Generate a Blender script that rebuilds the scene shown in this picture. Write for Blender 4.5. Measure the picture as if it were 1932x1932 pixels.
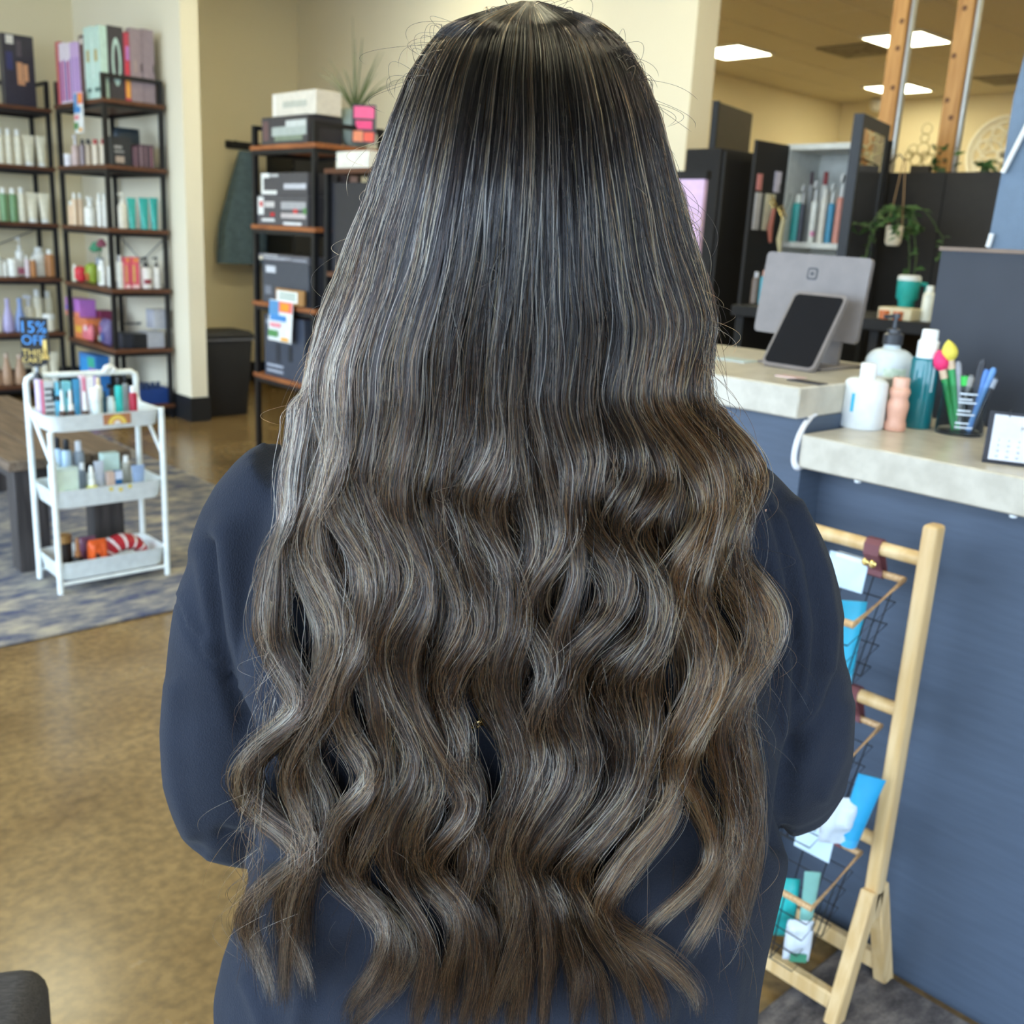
import bpy, bmesh, math, random
import numpy as np
from mathutils import Vector, Matrix, noise as mnoise

for o in list(bpy.data.objects):
    bpy.data.objects.remove(o)
SC = bpy.context.scene
C = SC.collection
random.seed(7)
RNG = np.random.default_rng(11)

# ------------------------------------------------------------------ camera
# Room axes: X runs right and away from the camera, Y left and away, Z up.
F_PX, CAM_H, MID = 1920.0, 1.35, 966.0
_d = np.array([-376.0, 7134.0, F_PX]); _d /= np.linalg.norm(_d)          # straight down, seen from the camera
_l = np.array([-1830.0, -592.0, F_PX]); _l -= _l.dot(_d) * _d; _l /= np.linalg.norm(_l)
_r = np.cross(_l, -_d)
RM = np.array([_r, _l, -_d])                                               # world = RM @ camera
cam_d = bpy.data.cameras.new('camera'); cam = bpy.data.objects.new('camera', cam_d); C.objects.link(cam)
cam_d.sensor_width = 36.0; cam_d.lens = 36.0 * F_PX / 1932.0
cam_d.clip_start = 0.02; cam_d.clip_end = 100
xc, yc, zc = RM[:, 0], -RM[:, 1], -RM[:, 2]
cam.matrix_world = Matrix(((xc[0], yc[0], zc[0], 0), (xc[1], yc[1], zc[1], 0), (xc[2], yc[2], zc[2], CAM_H), (0, 0, 0, 1)))
cam_d.dof.use_dof = True; cam_d.dof.focus_distance = 0.66; cam_d.dof.aperture_fstop = 11.5
SC.camera = cam

# ------------------------------------------------------------------ view, world, daylight
SC.view_settings.view_transform = 'Standard'; SC.view_settings.look = 'None'
SC.view_settings.exposure = 0.1; SC.view_settings.gamma = 1.0; SC.view_settings.use_curve_mapping = False
SC.cycles.max_bounces = 8; SC.cycles.diffuse_bounces = 4; SC.cycles.glossy_bounces = 4; SC.cycles.transmission_bounces = 5
W = bpy.data.worlds.new('sky'); SC.world = W; W.use_nodes = True
_bg = W.node_tree.nodes['Background']
_bg.inputs[0].default_value = (0.64, 0.81, 1.0, 1); _bg.inputs[1].default_value = 7.8
# the shop window behind and to the left of the camera lets the daylight in (portal: guides the sky light only)
WIN_X, WIN_Y0, WIN_Y1, WIN_Z0, WIN_Z1 = -2.4, -2.6, 7.9, 0.12, 2.95
BWX0, BWX1 = -1.9, 0.9                       # glazed entrance behind the camera
def portal(name, loc, rot, sx, sy):
    l = bpy.data.lights.new(name, 'AREA'); l.shape = 'RECTANGLE'; l.size = sx; l.size_y = sy; l.cycles.is_portal = True
    o = bpy.data.objects.new(name, l); C.objects.link(o); o.location = loc; o.rotation_euler = rot
portal('window_portal', (WIN_X - 0.02, (WIN_Y0 + WIN_Y1) / 2, (WIN_Z0 + WIN_Z1) / 2), (0, -math.pi / 2, 0), WIN_Z1 - WIN_Z0, WIN_Y1 - WIN_Y0)
portal('entrance_portal', ((BWX0 + BWX1) / 2, -3.02, (WIN_Z0 + WIN_Z1) / 2), (math.pi / 2, 0, 0), BWX1 - BWX0, WIN_Z1 - WIN_Z0)
PANEL_STRENGTH = 19.0
PANEL_COL = (0.98, 0.92, 0.62)

# ------------------------------------------------------------------ helpers
def ray(px, py): return RM @ np.array([px - MID, py - MID, F_PX])
def P(px, py, X=None, Y=None, Z=None):
    v = ray(px, py)
    t = X / v[0] if X is not None else (Y / v[1] if Y is not None else (Z - CAM_H) / v[2])
    return Vector((t * v[0], t * v[1], CAM_H + t * v[2]))
def cz(p): return float((RM.T @ np.array([p[0], p[1], p[2] - CAM_H]))[2])
def at_x(px, Y, Z):
    a = F_PX * RM[:, 0] - (px - MID) * RM[:, 2]
    return -(a[1] * Y + a[2] * (Z - CAM_H)) / a[0]
def at_y(px, X, Z):
    a = F_PX * RM[:, 0] - (px - MID) * RM[:, 2]
    return -(a[0] * X + a[2] * (Z - CAM_H)) / a[1]
def s2l(c): return c / 12.92 if c <= 0.04045 else ((c + 0.055) / 1.055) ** 2.4
def rgb(r, g, b): return (s2l(r / 255), s2l(g / 255), s2l(b / 255), 1)

MATS = {}
def mat(name, col, rough=0.5, metal=0.0, var=0.06, scale=30.0, bump=0.0, bscale=80.0, trans=0.0, ior=1.45, coat=0.0, stretch=None, col2=None, sheen=0.0, alpha=1.0):
    if name in MATS: return MATS[name]
    m = bpy.data.materials.new(name); m.use_nodes = True
    nt = m.node_tree; b = nt.nodes['Principled BSDF']
    if len(col) == 3: col = rgb(*col)
    tc = nt.nodes.new('ShaderNodeTexCoord'); mp = nt.nodes.new('ShaderNodeMapping')
    nt.links.new(tc.outputs['Object'], mp.inputs[0])
    if stretch: mp.inputs['Scale'].default_value = stretch
    nz = nt.nodes.new('ShaderNodeTexNoise'); nz.inputs['Scale'].default_value = scale; nz.inputs['Detail'].default_value = 4
    nt.links.new(mp.outputs[0], nz.inputs[0])
    rp = nt.nodes.new('ShaderNodeValToRGB')
    if col2 is not None:
        c2 = rgb(*col2) if len(col2) == 3 else col2
        rp.color_ramp.elements[0].color = col; rp.color_ramp.elements[1].color = c2
    else:
        rp.color_ramp.elements[0].color = tuple(x * (1 - var) for x in col[:3]) + (1,)
        rp.color_ramp.elements[1].color = tuple(min(1, x * (1 + var)) for x in col[:3]) + (1,)
    rp.color_ramp.elements[0].position = 0.35; rp.color_ramp.elements[1].position = 0.65
    nt.links.new(nz.outputs[0], rp.inputs[0]); nt.links.new(rp.outputs[0], b.inputs['Base Color'])
    b.inputs['Roughness'].default_value = rough; b.inputs['Metallic'].default_value = metal
    b.inputs['Transmission Weight'].default_value = trans; b.inputs['IOR'].default_value = ior
    b.inputs['Coat Weight'].default_value = coat; b.inputs['Sheen Weight'].default_value = sheen
    b.inputs['Alpha'].default_value = alpha
    if bump:
        n2 = nt.nodes.new('ShaderNodeTexNoise'); n2.inputs['Scale'].default_value = bscale; n2.inputs['Detail'].default_value = 5
        nt.links.new(mp.outputs[0], n2.inputs[0])
        bp = nt.nodes.new('ShaderNodeBump'); bp.inputs['Strength'].default_value = bump; bp.inputs['Distance'].default_value = 0.01
        nt.links.new(n2.outputs[0], bp.inputs['Height']); nt.links.new(bp.outputs[0], b.inputs['Normal'])
    MATS[name] = m
    return m
def emis(name, col, s):
    if name in MATS: return MATS[name]
    m = bpy.data.materials.new(name); m.use_nodes = True; b = m.node_tree.nodes['Principled BSDF']
    b.inputs['Base Color'].default_value = (0.8, 0.8, 0.8, 1)
    b.inputs['Emission Color'].default_value = tuple(col[:3]) + (1,); b.inputs['Emission Strength'].default_value = s
    MATS[name] = m
    return m
def pcol(c, rough=0.4, **k):
    """plastic / print colour by sRGB triple"""
    return mat('plastic_%d_%d_%d_%d' % (c[0], c[1], c[2], int(rough * 100)), c, rough, **k)

class MB:
    def __init__(s): s.v = []; s.f = []
    def add(s, vs, fs):
        n = len(s.v); s.v += [tuple(v) for v in vs]; s.f += [tuple(i + n for i in f) for f in fs]; return s
    def box(s, x0, x1, y0, y1, z0, z1):
        return s.add([(x0, y0, z0), (x1, y0, z0), (x1, y1, z0), (x0, y1, z0), (x0, y0, z1), (x1, y0, z1), (x1, y1, z1), (x0, y1, z1)],
                     [(0, 3, 2, 1), (4, 5, 6, 7), (0, 1, 5, 4), (1, 2, 6, 5), (2, 3, 7, 6), (3, 0, 4, 7)])
    def ring_loft(s, rings, cap0=True, cap1=True):
        n = len(rings[0]); b = len(s.v)
        for r in rings: s.v += [tuple(p) for p in r]
        for i in range(len(rings) - 1):
            for j in range(n):
                k = (j + 1) % n
                s.f.append((b + i * n + j, b + i * n + k, b + (i + 1) * n + k, b + (i + 1) * n + j))
        if cap0: s.f.append(tuple(b + j for j in range(n))[::-1])
        if cap1: s.f.append(tuple(b + (len(rings) - 1) * n + j for j in range(n)))
        return s
    def lathe(s, prof, n=20, c=(0, 0, 0), sx=1.0, sy=1.0):
        """prof: (radius, z) from bottom to top"""
        rings = [[(c[0] + r * sx * math.cos(2 * math.pi * j / n), c[1] + r * sy * math.sin(2 * math.pi * j / n), c[2] + z) for j in range(n)] for r, z in prof]
        return s.ring_loft(rings)
    def tube(s, pts, r, n=8, closed=False):
        pts = [Vector(p) for p in pts]; rings = []; prev = None
        for i, p in enumerate(pts):
            if closed: t = pts[(i + 1) % len(pts)] - pts[i - 1]
            else: t = pts[min(i + 1, len(pts) - 1)] - pts[max(i - 1, 0)]
            t.normalize()
            if prev is None:
                a = Vector((0, 0, 1)) if abs(t.z) < 0.9 else Vector((1, 0, 0)); u = t.cross(a).normalized()
            else:
                u = (prev - t * prev.dot(t)).normalized()
            prev = u; w = t.cross(u); rr = r[i] if isinstance(r, (list, tuple)) else r
            rings.append([p + u * rr * math.cos(2 * math.pi * j / n) + w * rr * math.sin(2 * math.pi * j / n) for j in range(n)])
        if closed: rings.append(rings[0])
        return s.ring_loft(rings, not closed, not closed)
    def bar(s, p0, p1, w, h, up=(0, 0, 1)):
        p0 = Vector(p0); p1 = Vector(p1); t = (p1 - p0).normalized(); u = t.cross(Vector(up)).normalized(); v = u.cross(t)
        return s.ring_loft([[p + u * a * w / 2 + v * b * h / 2 for a, b in ((-1, -1), (1, -1), (1, 1), (-1, 1))] for p in (p0, p1)])
    def slab(s, poly, off):
        """polygon in space, given thickness vector"""
        off = Vector(off); a = [Vector(p) for p in poly]
        return s.ring_loft([a, [p + off for p in a]])
    def build(s, name, m, parent=None, loc=(0, 0, 0), rot=(0, 0, 0), smooth=False, bevel=0.0, seg=2, angle=40, subd=0):
        me = bpy.data.meshes.new(name)
        me.from_pydata(s.v, [], s.f); me.validate(); 
        bm = bmesh.new(); bm.from_mesh(me)
        bmesh.ops.remove_doubles(bm, verts=bm.verts, dist=1e-6)
        bmesh.ops.recalc_face_normals(bm, faces=bm.faces)
        if bevel:
            es = [e for e in bm.edges if len(e.link_faces) == 2 and e.calc_face_angle(0) > 0.5]
            bmesh.ops.bevel(bm, geom=es, offset=bevel, segments=seg, profile=0.5, affect='EDGES', clamp_overlap=True)
        bm.to_mesh(me); bm.free()
        if smooth or bevel:
            me.polygons.foreach_set('use_smooth', [True] * len(me.polygons))
            me.set_sharp_from_angle(angle=math.radians(angle))
        o = bpy.data.objects.new(name, me); C.objects.link(o)
        o.location = loc; o.rotation_euler = rot
        if m is not None: me.materials.append(m)
        if parent: o.parent = parent
        if subd:
            md = o.modifiers.new('s', 'SUBSURF'); md.levels = subd; md.render_levels = subd
        return o
def BOX(x0, x1, y0, y1, z0, z1): return MB().box(x0, x1, y0, y1, z0, z1)

def thing(name, label, cat, loc=(0, 0, 0), rotz=0.0, group=None):
    o = bpy.data.objects.new(name, None); C.objects.link(o); o.empty_display_size = 0.05
    o.location = loc; o.rotation_euler = (0, 0, rotz)
    return tag(o, label, cat, group)
def tag(o, label, cat, group=None):
    o['label'] = label; o['category'] = cat
    if group: o['group'] = group
    return o
def struct(o, label=None):
    o['kind'] = 'structure'
    if label: o['label'] = label
    return o
def text_mesh(name, body, size, m, parent, matrix, depth=0.0004, align='CENTER'):
    cu = bpy.data.curves.new(name, 'FONT'); cu.body = body; cu.size = size; cu.align_x = align; cu.align_y = 'CENTER'
    cu.extrude = depth; cu.resolution_u = 3
    to = bpy.data.objects.new(name, cu); C.objects.link(to)
    dg = bpy.context.evaluated_depsgraph_get()
    me = bpy.data.meshes.new_from_object(to.evaluated_get(dg)); bpy.data.objects.remove(to)
    me.materials.clear(); me.materials.append(m)
    o = bpy.data.objects.new(name, me); C.objects.link(o); o.parent = parent; o.matrix_local = matrix
    return o
def frame(origin, xdir, ydir):
    x = Vector(xdir).normalized(); y = Vector(ydir).normalized(); z = x.cross(y).normalized(); y = z.cross(x)
    return Matrix(((x.x, y.x, z.x, origin[0]), (x.y, y.y, z.y, origin[1]), (x.z, y.z, z.z, origin[2]), (0, 0, 0, 1)))
# ------------------------------------------------------------------ the room
CEIL = 3.35
def wall_mat(name, c):
    return mat(name, c, 0.75, var=0.012, scale=2)
M_WALL = wall_mat('cream_wall_paint', (230, 217, 182))
M_WALL_LIT = wall_mat('cream_wall_lit', (236, 227, 202))  # paler copy of the cream: window light on these walls put into the colour
M_CEIL = mat('ceiling_tile', (206, 196, 172), 0.9, var=0.03, scale=60, bump=0.15, bscale=300)
M_BASE = mat('black_baseboard_vinyl', (28, 29, 32), 0.45)
M_BLACK = mat('black_powder_coat', (24, 24, 27), 0.42, var=0.1)

def concrete():
    m = bpy.data.materials.new('polished_brown_concrete'); m.use_nodes = True; nt = m.node_tree; b = nt.nodes['Principled BSDF']
    N = nt.nodes.new; L = nt.links.new
    tc = N('ShaderNodeTexCoord')
    n1 = N('ShaderNodeTexNoise'); n1.inputs['Scale'].default_value = 2.2; n1.inputs['Detail'].default_value = 6; n1.inputs['Roughness'].default_value = 0.65
    n2 = N('ShaderNodeTexNoise'); n2.inputs['Scale'].default_value = 38; n2.inputs['Detail'].default_value = 5
    v = N('ShaderNodeTexVoronoi'); v.inputs['Scale'].default_value = 55
    for n in (n1, n2, v): L(tc.outputs['Object'], n.inputs['Vector'])
    r1 = N('ShaderNodeValToRGB'); r1.color_ramp.elements[0].color = rgb(110, 86, 52); r1.color_ramp.elements[1].color = rgb(154, 127, 84)
    r1.color_ramp.elements[0].position = 0.3; r1.color_ramp.elements[1].position = 0.72
    L(n1.outputs[0], r1.inputs[0])
    r2 = N('ShaderNodeValToRGB'); r2.color_ramp.elements[0].color = (0.55, 0.55, 0.52, 1); r2.color_ramp.elements[1].color = (1.15, 1.12, 1.05, 1)
    r2.color_ramp.elements[0].position = 0.3; r2.color_ramp.elements[1].position = 0.62
    L(n2.outputs[0], r2.inputs[0])
    mx = N('ShaderNodeMixRGB'); mx.blend_type = 'MULTIPLY'; mx.inputs[0].default_value = 0.75
    L(r1.outputs[0], mx.inputs[1]); L(r2.outputs[0], mx.inputs[2])
    r3 = N('ShaderNodeValToRGB'); r3.color_ramp.elements[0].color = (0.6, 0.55, 0.5, 1); r3.color_ramp.elements[1].color = (1, 1, 1, 1)
    r3.color_ramp.elements[0].position = 0.05; r3.color_ramp.elements[1].position = 0.16
    L(v.outputs[0], r3.inputs[0])
    m2 = N('ShaderNodeMixRGB'); m2.blend_type = 'MULTIPLY'; m2.inputs[0].default_value = 0.35
    L(mx.outputs[0], m2.inputs[1]); L(r3.outputs[0], m2.inputs[2]); L(m2.outputs[0], b.inputs['Base Color'])
    rr = N('ShaderNodeMapRange'); rr.inputs[3].default_value = 0.16; rr.inputs[4].default_value = 0.34
    L(n1.outputs[0], rr.inputs[0]); L(rr.outputs[0], b.inputs['Roughness'])
    b.inputs['Coat Weight'].default_value = 0.25; b.inputs['Coat Roughness'].default_value = 0.18
    return m
M_FLOOR = concrete()

struct(BOX(-2.6, 13.6, -3.2, 8.8, -0.12, 0).build('floor', M_FLOOR))
ceil = struct(BOX(-2.6, 13.6, -3.2, 8.8, CEIL, CEIL + 0.1).build('ceiling', M_CEIL))
# thin T-bar lines of the suspended ceiling (1.2 x 0.6 m tiles)
gm = MB()
for k in range(28): gm.box(-2.4, 13.3, -3.0 + 0.6 * k - 0.012 + 0.165, -3.0 + 0.6 * k + 0.012 + 0.165, CEIL - 0.004, CEIL + 0.002) if -3.0 + 0.6 * k < 8.2 else None
for k in range(14): gm.box(-2.4 + 1.2 * k - 0.012 + 0.0, -2.4 + 1.2 * k + 0.012 + 0.0, -3.0, 8.2, CEIL - 0.0035, CEIL + 0.002) if -2.4 + 1.2 * k < 13.3 else None
gm.build('ceiling_grid', mat('ceiling_tee_bar', (200, 190, 168), 0.6), ceil)

struct(BOX(-2.4, 3.25, 8.45, 8.6, 0, CEIL).build('wall_back', M_WALL))                  # behind the racks
struct(BOX(3.13, 3.25, 6.64, 8.45, 0, CEIL).build('wall_wing', M_WALL_LIT))            # short wing wall beside the racks
struct(BOX(3.25, 4.94, 8.25, 8.6, 0, CEIL).build('wall_recess', M_WALL))
struct(BOX(4.94, 5.14, 3.96, 8.25, 0, CEIL).build('wall_partition', M_WALL_LIT))
struct(BOX(5.14, 13.4, 8.0, 8.2, 0, CEIL).build('wall_salon_back', M_WALL))
struct(BOX(13.25, 13.45, -3.0, 8.0, 0, CEIL).build('wall_salon_end', M_WALL))
wb = struct(BOX(BWX1, 13.45, -3.2, -3.0, 0, CEIL).build('wall_behind_camera', M_WALL))
BOX(-2.6, BWX0, -3.2, -3.0, 0, CEIL).build('pier', M_WALL, wb); BOX(BWX0, BWX1, -3.2, -3.0, WIN_Z1, CEIL).build('header', M_WALL, wb); BOX(BWX0, BWX1, -3.2, -3.0, 0, WIN_Z0).build('window_curb', M_BASE, wb)
for k in range(5):
    x = BWX0 + (BWX1 - BWX0) * k / 4
    BOX(x - 0.03, x + 0.03, -3.14, -3.06, WIN_Z0, WIN_Z1).build('mullion', M_BLACK, wb)
# window wall (behind the camera to the left): low sill, header, piers and mullions; the panes themselves are glass
wl = struct(BOX(WIN_X - 0.1, WIN_X + 0.1, -3.0, 8.45, WIN_Z1, CEIL).build('wall_window_side', M_WALL))
BOX(WIN_X - 0.1, WIN_X + 0.1, -3.0, 8.45, 0, WIN_Z0).build('window_curb', M_BASE, wl)
BOX(WIN_X - 0.1, WIN_X + 0.1, -3.0, WIN_Y0, WIN_Z0, WIN_Z1).build('pier', M_WALL, wl)
BOX(WIN_X - 0.1, WIN_X + 0.1, WIN_Y1, 8.45, WIN_Z0, WIN_Z1).build('pier', M_WALL, wl)
for k in range(8):
    y = WIN_Y0 + (WIN_Y1 - WIN_Y0) * k / 7
    BOX(WIN_X - 0.04, WIN_X + 0.04, y - 0.025, y + 0.025, WIN_Z0, WIN_Z1).build('mullion', M_BLACK, wl)
struct(BOX(-30, 20, -30, 20, -0.3, -0.2).build('ground_outside', mat('pale_pavement', (170, 170, 168), 0.9)))

bb = MB()
def base(name, x0, x1, y0, y1): struct(BOX(x0, x1, y0, y1, 0, 0.17).build(name, M_BASE))
base('baseboard_back', -2.3, 3.13, 8.435, 8.45)
base('baseboard_wing', 3.115, 3.265, 6.625, 8.435)
base('baseboard_recess', 3.265, 4.94, 8.235, 8.25)
base('baseboard_partition', 4.925, 5.155, 3.945, 8.235)
base('baseboard_salon_back', 5.155, 13.25, 7.985, 8.0)

# ------------------------------------------------------------------ recessed ceiling panels and vents
panel_spots = [(9.38, 7.02), (9.68, 5.25), (12.35, 6.72), (6.7, 6.9), (6.9, 5.2), (7.0, 3.2), (9.6, 3.2), (12.3, 4.6), (4.0, 5.6), (4.0, 3.2), (1.6, 5.6), (1.6, 3.2), (1.6, 0.6), (4.2, 0.6), (7.0, 0.6), (9.6, 0.6)]
_pm = emis('lit_diffuser', PANEL_COL, PANEL_STRENGTH)
_fr = mat('white_metal_trim', (228, 226, 215), 0.4)
for i, (x, y) in enumerate(panel_spots):
    seen = i < 3
    lab = ['lit square ceiling panel nearest the tall dark divider', 'lit square ceiling panel crossed by the first timber post', 'lit square ceiling panel near the far salon corner'][i] if seen else 'lit square ceiling panel over the salon floor'
    t = thing('ceiling_light', lab, 'ceiling light', (x, y, CEIL - 0.012), 0, None if seen else 'ceiling panels')
    BOX(-0.29, 0.29, -0.29, 0.29, -0.006, 0.0).build('diffuser', _pm, t)
    fm = MB()
    for a in (-1, 1):
        fm.box(a * 0.305 - 0.015, a * 0.305 + 0.015, -0.32, 0.32, -0.008, 0.012); fm.box(-0.29, 0.29, a * 0.305 - 0.015, a * 0.305 + 0.015, -0.008, 0.012)
    fm.build('frame', _fr, t)
vm = mat('vent_grey_beige', (150, 140, 118), 0.6)
for (x, y, lab) in ((9.95, 5.9, 'square ceiling air vent beside the first timber post'), (12.3, 5.35, 'square ceiling air vent beyond the second timber post')):
    t = thing('ceiling_vent', lab, 'air vent', (x, y, CEIL - 0.014))
    BOX(-0.3, 0.3, -0.3, 0.3, 0.004, 0.010).build('backing', mat('vent_dark', (84, 76, 60), 0.8), t)
    for k in range(4):
        h = 0.28 - 0.07 * k; fm = MB()
        for a in (-1, 1):
            fm.box(a * h - 0.02, a * h + 0.02, -h - 0.02, h + 0.02, -0.004 - 0.002 * k, 0.004); fm.box(-h, h, a * h - 0.02, a * h + 0.02, -0.004 - 0.002 * k, 0.004)
        fm.build('louvre_ring', vm, t)
# ------------------------------------------------------------------ product builders (each product is a thing of its own)
def cyl_prof(r, h, b=0.06):
    e = min(r, h) * b * 2
    return [(0.0, 0.0), (r - e, 0.0), (r, e), (r, h - e), (r - e, h), (0.0, h)]
def stripes(t, w, h, z0, y, cols, parent, rows=3):
    """print marks: small raised ink bars on a face looking along -y (local)"""
    for k in range(rows):
        ww = w * random.uniform(0.45, 0.95); zz = z0 + h * (rows - 1 - k) / max(1, rows)
        BOX(-ww / 2, ww / 2, y - 0.0006, y, zz, zz + h / rows * 0.45).build('print_line', cols[k % len(cols)], parent)
def product(kind, loc, w, h, label, cat=None, group=None, body=(235, 232, 222), cap=(245, 245, 242), rotz=0.0, d=None, marks=None, rough=0.35):
    """w: width, h: total height, d: depth; local -y is the front"""
    d = d or w
    names = dict(tube='squeeze_tube', bottle='shampoo_bottle', pump='pump_bottle', jar='cream_jar', neck='tapered_bottle', box='product_box', dropper='dropper_bottle', spray='spray_bottle', bag='gift_pouch', candle='candle_jar')
    cats = dict(tube='tube', bottle='bottle', pump='bottle', jar='jar', neck='bottle', box='box', dropper='bottle', spray='bottle', bag='pouch', candle='candle')
    t = thing(names[kind], label, cat or cats[kind], loc, rotz, group)
    mb, mc = pcol(body, rough), pcol(cap, 0.35)
    r = w / 2
    if kind == 'tube':
        ch = h * 0.14
        MB().lathe(cyl_prof(r * 0.72, ch), 16).build('cap', mc, t, smooth=True)
        n = 16; rings = []
        for k in range(9):
            u = k / 8; a = r * (0.74 + 0.26 * u); bb_ = max(0.0018, r * 0.74 * (1 - u) ** 0.8)
            rings.append([(a * math.cos(2 * math.pi * j / n), bb_ * math.sin(2 * math.pi * j / n), ch + (h - ch) * u) for j in range(n)])
        MB().ring_loft(rings).build('body', mb, t, smooth=True, angle=60)
    elif kind in ('bottle', 'pump', 'spray', 'dropper'):
        bh = h * dict(bottle=0.82, pump=0.68, spray=0.66, dropper=0.45)[kind]; nr = r * dict(bottle=0.62, pump=0.36, spray=0.4, dropper=0.5)[kind]
        sh = min(r * 0.7, bh * 0.2)
        prof = [(0, 0), (r * 0.9, 0), (r, r * 0.1), (r, bh - sh)] + [(nr + (r - nr) * math.cos(a * math.pi / 10), bh - sh + sh * math.sin(a * math.pi / 10)) for a in range(1, 6)] + [(0, bh)]
        MB().lathe(prof, 18, sy=d / w).build('body', mb, t, smooth=True)
        if kind == 'bottle':
            MB().lathe([(0, bh), (nr * 0.96, bh), (nr, bh + 0.002), (nr * 0.94, h - 0.003), (nr * 0.85, h), (0, h)], 16).build('cap', mc, t, smooth=True)
        elif kind == 'dropper':
            MB().lathe([(0, bh), (nr * 1.1, bh), (nr * 1.1, bh + h * 0.14), (nr * 0.7, bh + h * 0.16), (nr * 0.75, h * 0.9), (nr * 0.4, h), (0, h)], 14).build('cap', mc, t, smooth=True)
        elif kind == 'pump':
            MB().lathe([(0, bh), (nr * 1.15, bh), (nr * 1.15, bh + h * 0.1), (nr * 0.35, bh + h * 0.12), (nr * 0.35, h - h * 0.08), (0, h - h * 0.08)], 14).build('collar', mc, t, smooth=True)
            MB().lathe([(0, h - h * 0.09), (nr * 0.75, h - h * 0.09), (nr * 0.7, h), (0, h)], 12).bar((0, 0, h - h * 0.045), (-r * 0.95, 0, h - h * 0.06), r * 0.22, h * 0.05).build('pump_head', mc, t, smooth=True)
        else:
            MB().lathe([(0, bh), (nr, bh), (nr * 0.9, h * 0.84), (0, h * 0.84)], 12).bar((r * 0.5, 0, h * 0.9), (-r * 1.0, 0, h * 0.93), r * 0.5, h * 0.11).build('sprayer', mc, t, smooth=True)
    elif kind == 'jar':
        bh = h * 0.68
        MB().lathe(cyl_prof(r * 0.95, bh), 18).build('body', mb, t, smooth=True)
        MB().lathe([(0, bh), (r, bh), (r, h - 0.003), (r * 0.94, h), (0, h)], 18).build('lid', mc, t, smooth=True)
    elif kind == 'candle':
        MB().lathe(cyl_prof(r, h * 0.8), 18).build('body', mb, t, smooth=True)
        MB().lathe([(0, h * 0.8), (r * 1.02, h * 0.8), (r * 1.02, h), (0, h)], 18).build('lid', mc, t, smooth=True)
    elif kind == 'neck':
        prof = [(0, 0), (r * 0.9, 0), (r, h * 0.03), (r, h * 0.25), (r * 0.9, h * 0.42), (r * 0.6, h * 0.6), (r * 0.4, h * 0.75), (r * 0.38, h * 0.86), (0, h * 0.86)]
        MB().lathe(prof, 18, sy=0.8).build('body', mb, t, smooth=True)
        MB().lathe([(0, h * 0.86), (r * 0.4, h * 0.86), (r * 0.4, h * 0.985), (r * 0.3, h), (0, h)], 14).build('cap', mc, t, smooth=True)
    elif kind == 'box':
        BOX(-w / 2, w / 2, -d / 2, d / 2, 0, h).build('carton', mb, t, bevel=min(0.002, w * 0.05), seg=1)
    elif kind == 'bag':
        m = MB(); n, k = 12, 10
        fr, bk = [], []
        vs = []
        for s in (-1, 1):
            for j in range(k + 1):
                for i in range(n + 1):
                    u, v = i / n * 2 - 1, j / k * 2 - 1
                    b = d / 2 * max(0, (1 - u ** 4)) ** 0.5 * max(0, (1 - v ** 4)) ** 0.5
                    q = mnoise.noise(Vector((u * 2.3, v * 2.3, loc[0] * 9 + s)))
                    vs.append((u * w / 2 * (1 - 0.05 * v * v), s * (b + 0.25 * d * q * (1 - u * u) * (1 - v * v)), h * (v + 1) / 2))
        fs = []
        for s in range(2):
            o = s * (n + 1) * (k + 1)
            for j in range(k):
                for i in range(n):
                    a = o + j * (n + 1) + i; fs.append((a, a + 1, a + n + 2, a + n + 1))
        m.add(vs, fs).build('pouch', mb, t, smooth=True)
    if marks:
        y = -d / 2 if kind == 'box' else -d / 2 * 1.01
        for i_, (x0, x1, z0, z1, c) in enumerate(marks):       # fractions of the front face
            yy = y - 0.0012 - 0.0004 * i_
            if kind in ('box', 'bag'):
                BOX((x0 - 0.5) * w, (x1 - 0.5) * w, yy, yy + 0.001, z0 * h, z1 * h).build('printed_panel', pcol(c, 0.4), t)
            else:                                # wrapped label on a round body
                m = MB(); n = 10; a0, a1 = math.pi * (1.5 + (x0 - 0.5) * 0.9), math.pi * (1.5 + (x1 - 0.5) * 0.9)
                rr = r * (1.012 + 0.004 * i_)
                vs = [(rr * math.cos(a0 + (a1 - a0) * i / n), rr * d / w * math.sin(a0 + (a1 - a0) * i / n), zz * h) for zz in (z0, z1) for i in range(n + 1)]
                m.add(vs, [(i, i + 1, i + n + 2, i + n + 1) for i in range(n)]).build('label_print', pcol(c, 0.4), t, smooth=True)
    return t
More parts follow.
